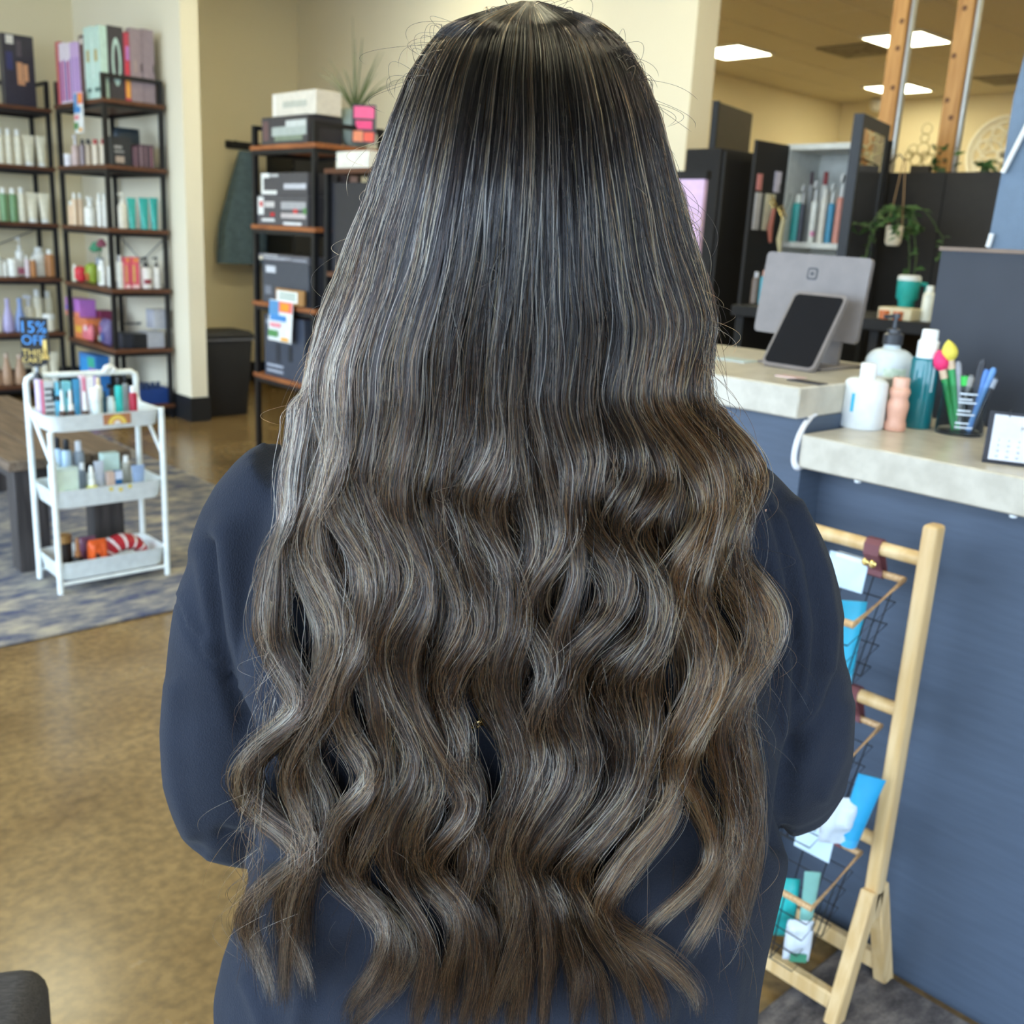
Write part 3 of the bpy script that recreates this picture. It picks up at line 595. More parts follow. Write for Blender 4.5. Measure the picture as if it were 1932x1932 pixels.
# a second low fixture further back: board with a white parcel and dark cartons
def back_fixture():
    t = thing('side_fixture', 'dark shelf fixture with brown top next to display rack', 'shelving unit', (3.08, 4.44, 0))
    BOX(0, 0.42, 0, 0.44, 1.63, 1.655).build('top_board', M_PLANK, t)
    for x in (0.015, 0.405):
        for y in (0.015, 0.425): BOX(x - 0.015, x + 0.015, y - 0.015, y + 0.015, 0, 1.63).build('post', M_BLACK, t)
    for z in (1.1, 0.6, 0.12): BOX(0, 0.42, 0.031, 0.409, z, z + 0.025).build('shelf_board', M_PLANK, t)
    product('box', (3.29, 4.66, 1.6556), 0.36, 0.085, 'white parcel lying on the brown fixture top', d=0.3, body=(232, 228, 214))
    product('box', (3.29, 4.66, 1.1256), 0.37, 0.46, 'large dark carton inside the side fixture', d=0.36, body=(44, 44, 50))
    product('box', (3.29, 4.66, 0.6256), 0.36, 0.38, 'pale silver carton inside the side fixture', d=0.36, body=(196, 204, 216))
back_fixture()
# price card and little sign clipped to the display rack
pc = P(506, 640, X=MX - 0.03)
price_card(pc, (0, -1, 0), (0.0, -0.10, 1), 0.26, 0.235, 'bright price card hanging from the display rack shelf', card_cols)
sg = thing('kraft_sign', 'small brown sign with white label on the rack edge', 'sign', P(520, 571, X=MX - 0.03))
SW, SH = 0.30, 0.085
BOX(0, 0.016, -SW, 0, 0, SH).build('board', mat('kraft_board', (168, 124, 74), 0.7), sg, bevel=0.002, seg=1)
BOX(-0.001, 0, -SW * 0.8, -SW * 0.05, SH * 0.15, SH * 0.85).build('paper_label', pcol((238, 240, 232), 0.6), sg)
for k, zz in enumerate((0.58, 0.34)):
    for j in range(5): BOX(-0.002, -0.001, -SW * (0.16 + 0.12 * j) - SW * 0.09, -SW * (0.16 + 0.12 * j), SH * zz, SH * (zz + 0.12)).build('print_mark', pcol((96, 130, 110), 0.6), sg)
# plant in a grey-green pot with a pink tag, on top of the display rack
def air_plant():
    X, Y = MX + 0.27, MY0 + 0.02 + 0.09; z = MZ[0]
    p = P(690, 262, X=3.4); X, Y = p.x, p.y; z = 1.655
    X, Y = 3.385, 5.045
    t = thing('spiky_plant', 'spiky green plant in grey pot with bright pink tag', 'plant', (X, Y, MZ[0] + 0.0005))
    MB().lathe([(0, 0), (0.05, 0), (0.085, 0.04), (0.1, 0.1), (0.098, 0.16), (0.085, 0.2), (0.075, 0.205), (0.07, 0.19), (0, 0.185)], 24).build('pot', mat('sage_ceramic', (150, 162, 150), 0.45), t, smooth=True)
    gm_ = mat('plant_leaf', (96, 110, 70), 0.5, var=0.2)
    rnd = random.Random(5)
    for k in range(26):
        a = rnd.uniform(0, 6.28); L = rnd.uniform(0.22, 0.44); lean = rnd.uniform(0.15, 0.95)
        if k == 0: a, L, lean = 2.3, 0.5, 0.05
        pts = []
        for j in range(7):
            u = j / 6; rad = L * u * lean * (1 - 0.15 * u); pts.append((rad * math.cos(a), rad * math.sin(a), 0.19 + L * u * (1 - lean * 0.55 * u)))
        MB().tube(pts, [0.005 * (1 - 0.85 * j / 6) for j in range(7)], 5).build('leaf', gm_, t, smooth=True)
    c = Vector((-0.075, -0.098, 0.02)); u = Vector((0.72, -0.69, 0)); n = Vector((-0.69, -0.72, 0)).normalized()
    tg = MB().slab([c + u * a + Vector((0, 0, b)) for a, b in ((-0.01, 0), (0.12, 0), (0.12, 0.2), (-0.01, 0.2))], n * 0.002).build('hang_tag', pcol((60, 54, 58), 0.5), t)
    for (a0, a1, b0, b1, col) in ((0.0, 0.11, 0.13, 0.19, (244, 90, 140)), (0.01, 0.1, 0.075, 0.118, (236, 60, 120)), (-0.004, 0.05, 0.01, 0.065, (240, 140, 90)), (0.055, 0.11, 0.012, 0.06, (240, 90, 60))):
        MB().slab([c + n * 0.0025 + u * a + Vector((0, 0, b)) for a, b in ((a0, b0), (a1, b0), (a1, b1), (a0, b1))], n * 0.0006).build('printed_panel', pcol(col, 0.4), tg)
air_plant()

# coat rack with the hanging jacket
def jacket():
    top = P(462, 285, Y=8.1); bot = P(432, 488, Y=8.1)
    hk = thing('wall_coat_rail', 'black coat rail on the recess wall above the jacket', 'coat rail', (top.x + 0.1, 8.23, top.z + 0.05))
    BOX(-0.2, 0.25, -0.005, 0.018, -0.03, 0.03).build('rail_board', M_BLACK, hk)
    for k in range(3): MB().tube([(-0.15 + 0.15 * k, 0, 0.0), (-0.15 + 0.15 * k, -0.06, -0.01), (-0.15 + 0.15 * k, -0.075, 0.03)], 0.007, 6).build('hook', M_BLACK, hk)
    m = MB(); n = 28; H = top.z - bot.z + 0.04; rings = []
    for k in range(15):
        u = k / 14; w = 0.06 + 0.125 * min(1, u * 1.6) + 0.03 * u; d = 0.035 + 0.045 * min(1, u * 2)
        ring = []
        for j in range(n):
            a = 2 * math.pi * j / n; f = 1 + (0.12 * math.sin(a * 5 + u * 2) + 0.06 * math.sin(a * 9 - u * 3)) * min(1, u * 1.5)
            ring.append((w * f * math.cos(a) - 0.06 * u, d * f * math.sin(a), -H * u))
        rings.append(ring)
    m.ring_loft(rings)
    tag(m.build('hanging_jacket', mat('slate_blue_denim', (98, 122, 140), 0.85, var=0.15, scale=25, bump=0.3), loc=(top.x + 0.02, 8.12, top.z), smooth=True), 'slate blue jacket hanging on the recess wall', 'jacket')
    t = thing('dark_block', 'tall black upright block behind the display rack', 'cabinet', (4.50, 7.60, 0))  # black upright block filling the dark strip behind the rack
    BOX(0, 0.4, 0, 0.42, 0, 1.95).build('body', mat('black_laminate', (27, 26, 27), 0.5), t, bevel=0.004, seg=1)
    BOX(0.01, 0.39, -0.016, -0.0005, 0.06, 1.93).build('door', mat('black_laminate', (27, 26, 27), 0.5), t, bevel=0.003, seg=1)
    MB().tube([(0.06, -0.017, 1.0), (0.06, -0.04, 1.0), (0.06, -0.04, 1.15), (0.06, -0.017, 1.15)], 0.005, 6).build('handle', mat('dark_steel', (70, 70, 72), 0.3, 0.9), t)
jacket()
# waste bin beside the wing wall
def bin_():
    p = P(415, 790, Z=0); t = thing('waste_bin', 'tall black waste bin with lid beside wing wall', 'bin', (3.46, 6.86, 0))
    m = MB(); rings = []
    for z, a, b in ((0, 0.15, 0.12), (0.55, 0.185, 0.145)): rings.append([(-a, -b, z), (a, -b, z), (a, b, z), (-a, b, z)])
    m.ring_loft(rings).build('body', mat('black_plastic', (30, 30, 33), 0.5), t, bevel=0.012)
    MB().ring_loft([[(-a, -b, z), (a, -b, z), (a, b, z), (-a, b, z)] for z, a, b in ((0.552, 0.192, 0.152), (0.585, 0.194, 0.154), (0.61, 0.17, 0.13))]).build('lid', mat('black_plastic', (30, 30, 33), 0.5), t, bevel=0.006)
    BOX(-0.194, 0.194, -0.158, -0.152, 0.548, 0.556).build('rim_trim', mat('grey_plastic', (120, 120, 126), 0.4), t)
    u = thing('leaning_board', 'black board leaning upright behind the waste bin', 'board', (3.29, 7.03, 0))
    BOX(0, 0.14, 0, 0.03, 0, 0.82).build('panel', M_BLACK, u, rot=(0, 0, 0), bevel=0.003, seg=1)
bin_()

# ------------------------------------------------------------------ rugs, bench, ottoman
def rug_mat(name, c1, c2, c3, sc):
    m = bpy.data.materials.new(name); m.use_nodes = True; nt = m.node_tree; b = nt.nodes['Principled BSDF']; N = nt.nodes.new; L = nt.links.new
    tc = N('ShaderNodeTexCoord'); mp = N('ShaderNodeMapping'); mp.inputs['Scale'].default_value = (1, 2.2, 1); L(tc.outputs['Object'], mp.inputs[0])
    n1 = N('ShaderNodeTexNoise'); n1.inputs['Scale'].default_value = sc; n1.inputs['Detail'].default_value = 8; n1.inputs['Roughness'].default_value = 0.7
    n2 = N('ShaderNodeTexNoise'); n2.inputs['Scale'].default_value = 220; n2.inputs['Detail'].default_value = 2
    L(mp.outputs[0], n1.inputs[0]); L(tc.outputs['Object'], n2.inputs[0])
    r = N('ShaderNodeValToRGB'); e = r.color_ramp.elements; e[0].position = 0.38; e[0].color = rgb(*c1); e[1].position = 0.62; e[1].color = rgb(*c3)
    q = e.new(0.5); q.color = rgb(*c2); L(n1.outputs[0], r.inputs[0]); L(r.outputs[0], b.inputs['Base Color'])
    bp = N('ShaderNodeBump'); bp.inputs['Strength'].default_value = 0.5; bp.inputs['Distance'].default_value = 0.004
    L(n2.outputs[0], bp.inputs['Height']); L(bp.outputs[0], b.inputs['Normal']); b.inputs['Roughness'].default_value = 0.95
    return m
rl = rug_mat('faded_navy_and_sand_wool', (66, 74, 104), (124, 122, 124), (172, 163, 146), 5.5)
tag(BOX(-1.6, 2.42, 3.30, 6.45, 0.0005, 0.010).build('area_rug', rl, bevel=0.004, seg=1), 'faded navy and sand area rug under the white trolley', 'rug')
rr = rug_mat('charcoal_flecked_pile', (62, 58, 60), (92, 86, 86), (126, 118, 114), 9)
tag(BOX(0.55, 1.715, -1.2, 0.80, 0.0005, 0.012).build('floor_mat', rr, bevel=0.005, seg=1), 'charcoal flecked mat in front of the blue counter', 'mat')
def bench():
    t = thing('wooden_bench', 'long weathered wood bench behind the white trolley', 'bench', (1.13, 3.93, 0.0105))
    wd = mat('weathered_grey_brown_wood', (122, 104, 86), 0.6, col2=(92, 76, 62), scale=5, stretch=(14, 1, 14), bump=0.1)
    for k in range(3): BOX(0.155 * k, 0.155 * k + 0.15, 0, 1.5, 0.41, 0.45).build('seat_plank', wd, t, bevel=0.004, seg=1)
    dw = mat('dark_stained_wood', (74, 68, 66), 0.6, col2=(50, 46, 45), scale=5, stretch=(14, 14, 1), bump=0.1)
    for x in (0.03, 0.32):
        for y in (0.05, 1.35): BOX(x, x + 0.12, y, y + 0.09, 0, 0.41).build('leg', dw, t, bevel=0.003, seg=1)
    BOX(0.06, 0.40, 0.07, 1.42, 0.34, 0.41).build('apron', dw, t)
bench()
OTT = math.radians(-28)
def ottoman():
    t = thing('ottoman', 'dark grey woven fabric ottoman at the client\'s left', 'ottoman', (0.0, 1.05, 0))
    fm_ = mat('charcoal_weave', (62, 58, 57), 0.95, col2=(84, 80, 77), scale=60, stretch=(1, 8, 8), bump=0.4, bscale=200)
    return t, fm_
t, fm_ = ottoman()
pA = P(98, 1800, Z=0.44); t.location = (pA.x, pA.y, 0); t.rotation_euler = (0, 0, OTT)
BOX(-0.62, 0, -0.6, 0, 0.045, 0.44).build('upholstered_body', fm_, t, bevel=0.035, seg=4)
for x in (-0.06, -0.56):
    for y in (-0.06, -0.54): MB().lathe([(0, 0), (0.018, 0), (0.024, 0.05), (0, 0.05)], 12, (x, y, 0)).build('foot', M_BLACK, t)

# ------------------------------------------------------------------ white three-tier trolley
def trolley():
    x0, x1, y0, y1 = 1.20, 1.605, 3.665, 3.885
    t = thing('utility_trolley', 'white three-tier metal trolley stocked with products', 'trolley', (x0, y0, 0.0105))
    w, d = x1 - x0, y1 - y0
    wm = mat('white_enamel', (232, 238, 236), 0.3)
    z0 = 0.0
    for (x, y, h) in ((0, 0, 0.60), (w, 0, 0.66)):
        MB().tube([(x, y, 0), (x, y, h)], 0.011, 10).build('post', wm, t, smooth=True)
    hp = [(0, d, 0), (0, d, 0.74), (0.004, d, 0.758), (0.02, d, 0.768), (w - 0.02, d, 0.768), (w - 0.004, d, 0.758), (w, d, 0.74), (w, d, 0)]
    MB().tube(hp, 0.011, 10).build('handle_frame', wm, t, smooth=True)
    for x in (0, w): MB().tube([(x, d - 0.005, 0.67), (x, 0.004, 0.48)], 0.007, 8).build('diagonal_brace', wm, t, smooth=True)
    MB().tube([(0, 0, 0.035), (w, 0, 0.035)], 0.007, 8).build('lower_rail', wm, t, smooth=True)
    MB().tube([(0, d, 0.035), (w, d, 0.035)], 0.007, 8).build('lower_rail', wm, t, smooth=True)
    for zb, zt in ((0.595, 0.655), (0.315, 0.385), (0.045, 0.115)):
        def rr_(ex, z, r=0.045, n=5):
            a, b = -0.008 - ex + 0.02, w + 0.008 + ex - 0.02; c, e = -0.012 - ex + 0.02, d + 0.012 + ex - 0.02; out = []
            for cx, cy, a0 in ((b - r, e - r, 0), (a + r, e - r, 90), (a + r, c + r, 180), (b - r, c + r, 270)):
                for k in range(n + 1): an = math.radians(a0 + 90 * k / n); out.append((cx + r * math.cos(an), cy + r * math.sin(an), z))
            return out
        m = MB(); m.ring_loft([rr_(0.002, zb), rr_(0.006, zb + 0.006), rr_(0.014, zt - 0.004), rr_(0.017, zt), rr_(0.013, zt), rr_(0.009, zt - 0.006), rr_(0.002, zb + 0.009), rr_(0.0, zb + 0.007)])
        tr = m.build('tray', wm, t, smooth=True, angle=35)
    # stickers on the tray fronts
    st = BOX(0.185, 0.285, -0.0075, -0.0062, 0.612, 0.65).build('rainbow_sticker', pcol((176, 120, 84), 0.5), t)
    for r, c in ((0.034, (224, 190, 70)), (0.027, (236, 214, 120)), (0.02, (214, 150, 60)), (0.013, (236, 232, 226))):
        m = MB(); n = 14; m.add([(0.235 + r * math.cos(math.pi * k / n), -0.0079 - (0.034 - r) * 0.02, 0.613 + r * math.sin(math.pi * k / n)) for k in range(n + 1)], [tuple(range(n + 1))]); m.build('rainbow_band', pcol(c, 0.5), st)
    for k, (x, zz) in enumerate(((0.2, 0.372), (0.235, 0.366), (0.27, 0.374))):
        m = MB().lathe([(0, 0), (0.008, 0.001), (0.0, 0.0016)], 7); m.build('daisy_sticker', pcol((226, 206, 90), 0.5), t, loc=(x, -0.0062, zz), rot=(math.pi / 2, 0, 0))
    # white bow of tulle on the handle
    m = MB()
    for k in range(9):
        a = k * 0.7; m.lathe([(0, -0.012), (0.012, -0.004), (0.013, 0.006), (0, 0.012)], 8, (0.30 + 0.016 * math.cos(a), d - 0.006 + 0.008 * math.sin(a * 1.7), 0.778 + 0.012 * math.sin(a)))
    m.build('white_bow', pcol((240, 242, 242), 0.6), t, smooth=True)
    return (x0, y0, w, d)
TX, TY, TW, TD = trolley()
T1, T2, T3 = 0.0105 + 0.6045, 0.0105 + 0.3245, 0.0105 + 0.0545
def onT(px0, px1, ytop, z, kind, label, dy=0.05, **k):
    Y = TY + dy; pc = (px0 + px1) / 2; X = at_x(pc, Y, z); c = RM.T @ np.array([X, Y, z - CAM_H]); q = c[2] / F_PX; by = MID + F_PX * c[1] / c[2]
    w = (px1 - px0) * q if kind != 'box' else abs(at_x(px1, Y, z) - at_x(px0, Y, z))
    X = min(max(X, TX + w / 2 + 0.012), TX + TW - w / 2 - 0.012)
    return product(kind, (X, Y, z), w * 0.95, (by - ytop) * q, label, **k)
onT(71, 81, 716, T1, 'box', 'lilac box with hot pink stripe on trolley top', dy=0.15, d=0.04, body=(214, 196, 224), marks=[(0.55, 0.9, 0, 1, (236, 80, 130))])
onT(82, 103, 718, T1, 'box', 'black and white patterned box on trolley top', dy=0.15, d=0.04, body=(206, 212, 214), marks=[(0.1, 0.9, 0.1 + 0.14 * k, 0.15 + 0.14 * k, (60, 66, 72)) for k in range(6)] + [(0.75, 1.0, 0.55, 0.8, (24, 26, 30))])
onT(104, 119, 720, T1, 'bottle', 'light blue can with dark label on trolley top', dy=0.14, body=(96, 186, 220), cap=(120, 200, 226), marks=[(0.2, 0.8, 0.55, 0.68, (40, 44, 50))])
onT(121, 136, 719, T1, 'box', 'aqua and black box behind dropper bottles', dy=0.17, d=0.03, body=(130, 206, 220), marks=[(0.3, 0.9, 0.6, 0.75, (30, 34, 38))])
onT(140, 155, 715, T1, 'tube', 'mid blue squeeze tube on trolley top', dy=0.16, body=(70, 150, 196), cap=(80, 160, 200))
onT(154, 164, 708, T1, 'box', 'narrow pale pink box with pink stripe', dy=0.17, d=0.025, body=(226, 196, 206), marks=[(0.4, 0.75, 0.1, 0.95, (232, 90, 140))])
onT(165, 179, 710, T1, 'box', 'white box with fine pink lettering rows', dy=0.17, d=0.025, body=(238, 236, 236), marks=[(0.15, 0.85, 0.2 + 0.12 * k, 0.24 + 0.12 * k, (206, 180, 190)) for k in range(5)])
for a, b in ((113, 127), (128, 143), (155, 170)):
    onT(a, b, 735 if a < 150 else 738, T1, 'dropper', 'amber dropper bottle with a white dropper', dy=0.045, group='amber dropper bottles', body=(74, 52, 42), cap=(240, 242, 242))
onT(172, 193, 732, T1, 'jar', 'broad white jar in front of trolley top tray', dy=0.05, body=(226, 236, 236), cap=(240, 244, 244))
onT(181, 196, 712, T1, 'bottle', 'white bottle with gold cap band behind the jar', dy=0.13, body=(238, 238, 234), cap=(226, 206, 170))
onT(195, 204, 738, T1, 'bottle', 'slim dark teal bottle on trolley top', dy=0.06, body=(36, 74, 92), cap=(30, 60, 76))
onT(205, 217, 722, T1, 'spray', 'small white bottle with black nozzle on trolley', dy=0.07, body=(226, 240, 240), cap=(26, 28, 30))
onT(219, 234, 712, T1, 'bottle', 'turquoise bottle with black cap on trolley top', dy=0.09, body=(50, 196, 190), cap=(24, 26, 28))
onT(234, 245, 708, T1, 'bottle', 'grey bottle with tall black cap on trolley top', dy=0.12, body=(150, 156, 160), cap=(22, 24, 26))
onT(245, 261, 728, T1, 'bottle', 'crimson polish bottle with broad white cap', dy=0.06, body=(176, 40, 64), cap=(240, 242, 242))
m = MB().tube([(0.028 * math.cos(a), 0.02 * math.sin(a), 0.009 + 0.006 * math.sin(2 * a)) for a in [2 * math.pi * k / 18 for k in range(18)]], 0.008, 8, closed=True)
tag(m.build('turquoise_scrunchie', mat('turquoise_satin', (40, 200, 200), 0.4), loc=(at_x(222, TY + 0.028, T1), TY + 0.03, T1 + 0.006), smooth=True), 'turquoise satin scrunchie on trolley top', 'scrunchie')
# middle tray
onT(73, 96, 838, T2, 'pump', 'tall white bottle near trolley left end', dy=0.09, body=(222, 238, 240), cap=(226, 238, 240))
onT(106, 122, 823, T2, 'bottle', 'pale blue bottle with a black cap on the middle tray', dy=0.15, body=(190, 214, 232), cap=(24, 26, 30), group='black capped blue bottles')
onT(122, 140, 827, T2, 'bottle', 'pale blue bottle with a black cap on the middle tray', dy=0.13, body=(190, 214, 232), cap=(24, 26, 30), group='black capped blue bottles')
onT(143, 163, 830, T2, 'bottle', 'clear grey bottle with white cap on middle tray', dy=0.14, body=(150, 160, 170), cap=(236, 240, 244))
onT(104, 150, 880, T2, 'box', 'pale green clear-front skincare box', dy=0.035, d=0.03, body=(206, 224, 216), marks=[(0.1, 0.9, 0.08, 0.92, (214, 230, 214)), (0.35, 0.6, 0.15, 0.4, (130, 200, 210))])
onT(151, 166, 872, T2, 'bottle', 'slim white and grey bottle beside yellow one', dy=0.07, body=(120, 130, 142), cap=(236, 240, 242))
onT(164, 186, 877, T2, 'dropper', 'small yellow bottle with pointed white cap', dy=0.035, body=(226, 224, 110), cap=(244, 246, 240))
onT(180, 200, 868, T2, 'tube', 'white and lilac squeeze tube on middle tray', dy=0.07, body=(206, 214, 228), cap=(236, 240, 246))
onT(193, 226, 852, T2, 'box', 'mint and white box at back of middle tray', dy=0.13, d=0.04, body=(206, 232, 224), marks=[(0.0, 1.0, 0.0, 0.55, (206, 220, 236))])
onT(203, 217, 888, T2, 'box', 'small peach box in front of mint box', dy=0.04, d=0.025, body=(206, 178, 162))
onT(217, 231, 886, T2, 'box', 'small navy and pale box in middle tray', dy=0.04, d=0.025, body=(44, 100, 150), marks=[(0, 1, 0.7, 1, (206, 216, 236))])
onT(232, 249, 858, T2, 'bottle', 'taupe bottle with white cap on middle tray', dy=0.11, body=(176, 174, 160), cap=(240, 240, 236))
onT(249, 276, 876, T2, 'tube', 'grey blue squeeze tube at trolley right end', dy=0.06, body=(150, 172, 206), cap=(140, 160, 196))
# bottom tray
onT(110, 138, 1006, T3, 'candle', 'black candle tin with gold lid, upper tin', dy=0.09, body=(34, 28, 26), cap=(150, 112, 64))
onT(138, 160, 1012, T3, 'dropper', 'black bottle with amber cap in bottom tray', dy=0.06, body=(28, 26, 28), cap=(160, 108, 66))
onT(150, 185, 1010, T3, 'bag', 'plum coloured pouch at back of bottom tray', dy=0.14, d=0.05, body=(120, 76, 100))
onT(166, 205, 1015, T3, 'bag', 'bright orange patterned pouch in bottom tray', dy=0.06, d=0.05, body=(226, 96, 40), marks=[(0.3, 0.5, 0.4, 0.6, (70, 40, 36)), (0.6, 0.75, 0.2, 0.4, (80, 44, 40))])
def striped():
    z = T3 + 0.004; Y = TY + 0.11; X = min(at_x(252, Y, z), TX + TW - 0.125); t = thing('striped_headband', 'red and white striped turban headband in bottom tray', 'headband', (X, Y, z))
    n = 26
    for k in range(n):
        a0, a1 = math.pi * k / n, math.pi * (k + 1) / n; rings = []
        for a in (a0, a1):
            c = Vector((-0.07 * math.cos(a), 0, 0.012 + 0.055 * math.sin(a))); r = 0.018 + 0.014 * math.sin(a)
            rings.append([c + Vector((-math.cos(a) * r * math.cos(b), 0.05 * math.sin(b), math.sin(a) * r * math.cos(b))) for b in [2 * math.pi * j / 10 for j in range(10)]])
        MB().ring_loft(rings).build('stripe', pcol((236, 226, 222), 0.6) if k % 4 == 0 else pcol((176, 36, 44), 0.6), t, smooth=True)
striped()
onT(228, 272, 1044, T3, 'box', 'flat pale blue packet under the striped headband', dy=0.034, d=0.012, body=(120, 176, 206))
# the black sign clipped to the handle
def cart_sign():
    p = P(68, 700, Y=TY + TD); t = thing('discount_sign', 'black hand-lettered discount sign clipped to trolley handle', 'sign', (p.x, TY + TD - 0.012, 0.0105 + 0.765))
    q = cz(p) / F_PX
    wd, hg = 50 * q, 92 * q
    pts = [(-wd / 2, hg)] + [(-wd / 2, 0.25 * hg)]
    for k in range(13):
        a = math.pi + math.pi * k / 12; r = 1 + (0.09 if k % 2 else -0.03); pts.append((wd / 2 * r * math.cos(a), 0.25 * hg + 0.24 * hg * r * math.sin(a)))
    pts += [(wd / 2, 0.25 * hg), (wd / 2, hg)]
    off = 0.036
    u = Vector((0.80, -0.60, 0)); nn = Vector((-0.60, -0.80, 0))
    def V(x, z, e=0): return u * x + nn * e + Vector((0, 0, z + off))
    MB().slab([V(x, z) for x, z in pts], nn * 0.003).build('sign_board', pcol((20, 20, 22), 0.6), t)
    MB().tube([(0, 0, -0.012), (0, 0, off + 0.002)], 0.006, 8).build('clip_stem', pcol((150, 160, 170), 0.3), t, smooth=True)
    MB().lathe([(0, -0.02), (0.014, -0.018), (0.016, 0.0), (0.01, 0.016), (0, 0.018)], 12, (0, -0.004, 0.0)).build('clip', pcol((40, 42, 46), 0.4), t, smooth=True)
    blue, yel = pcol((70, 150, 226), 0.5), pcol((226, 196, 110), 0.5)
    for s, z, sz, m in (('15%', 0.80, 0.058, blue), ('OFF', 0.54, 0.048, blue), ('THIS', 0.29, 0.034, yel), ('CART', 0.14, 0.028, yel)):
        text_mesh('lettering', s, sz, m, t, frame(V(-0.004 if m == blue else -0.012, z * hg, 0.0045), u, (0, 0, 1)))
    MB().slab([V(x, z, 0.004) for x, z in ((0.034, 0.075), (0.048, 0.03), (0.041, 0.036), (0.041, 0.1), (0.027, 0.1), (0.027, 0.036), (0.02, 0.03))], nn * 0.001).build('arrow', yel, t)
cart_sign()
# ------------------------------------------------------------------ reception counter
M_BLUE = mat('blue_grey_laminate', (76, 88, 106), 0.55, var=0.06, scale=10, stretch=(1, 1, 12))
M_BLUED = mat('charcoal_blue_laminate', (50, 53, 61), 0.6, var=0.05, scale=10)
def stone():
    m = bpy.data.materials.new('speckled_cream_laminate'); m.use_nodes = True; nt = m.node_tree; b = nt.nodes['Principled BSDF']; N = nt.nodes.new; L = nt.links.new
    tc = N('ShaderNodeTexCoord'); n = N('ShaderNodeTexNoise'); n.inputs['Scale'].default_value = 26; n.inputs['Detail'].default_value = 6; L(tc.outputs['Object'], n.inputs[0])
    r = N('ShaderNodeValToRGB'); r.color_ramp.elements[0].position = 0.35; r.color_ramp.elements[0].color = rgb(186, 178, 162); r.color_ramp.elements[1].position = 0.6; r.color_ramp.elements[1].color = rgb(202, 194, 178)
    L(n.outputs[0], r.inputs[0]); L(r.outputs[0], b.inputs['Base Color']); b.inputs['Roughness'].default_value = 0.28
    return m
M_STONE = stone()
LZ, UZ = 1.032, 1.115
def counter():
    t = thing('reception_counter', 'blue-grey reception counter with cream laminate tops', 'counter', (0, 0, 0))
    BOX(1.635, 2.085, -1.4, 0.985, LZ - 0.062, LZ).build('lower_top', M_STONE, t, bevel=0.003, seg=1)
    BOX(1.74, 2.06, -1.4, 0.995, 0, LZ - 0.062).build('lower_front_panel', M_BLUE, t)
    BOX(1.635, 2.17, 0.998, 2.45, UZ - 0.058, UZ).build('upper_top', M_STONE, t, bevel=0.003, seg=1)
    BOX(1.665, 2.14, 0.995, 2.42, 0, UZ - 0.058).build('pedestal', M_BLUE, t)
    BOX(2.086, 2.118, -1.4, 0.99, 0.0, 1.37).build('back_screen', M_BLUED, t)
    BOX(2.082, 2.122, -1.4, 0.994, 1.3702, 1.378).build('screen_cap', mat('walnut_edge_strip', (120, 100, 84), 0.5), t)
    for y in (0.87, 0.60):
        MB().lathe([(0, -0.008), (0.006, -0.006), (0.007, 0.0), (0, 0.0)], 10, (1.65, y, LZ - 0.0622)).build('cable_hook', mat('clear_plastic', (226, 232, 236), 0.15), t, smooth=True)
counter()
# white cable looping over the counter end
def cable():
    z = LZ
    pts = [P(1590, 774, X=1.80), P(1560, 772, X=1.76), P(1536, 780, X=1.70), P(1518, 800, X=1.66), P(1506, 825, X=1.632), P(1499, 850, X=1.628), P(1497, 872, X=1.628), P(1503, 884, X=1.63), P(1512, 880, X=1.66)]
    q = []
    for i in range(len(pts) - 1):
        for k in range(4): q.append(pts[i].lerp(pts[i + 1], k / 4))
    q.append(pts[-1])
    for _ in range(3): q = [q[0]] + [(q[i - 1] + q[i] * 2 + q[i + 1]) / 4 for i in range(1, len(q) - 1)] + [q[-1]]
    tag(MB().tube(q, 0.0055, 8).build('white_cable', pcol((226, 226, 232), 0.35), smooth=True), 'thick white cable looping over the counter end', 'cable')
cable()

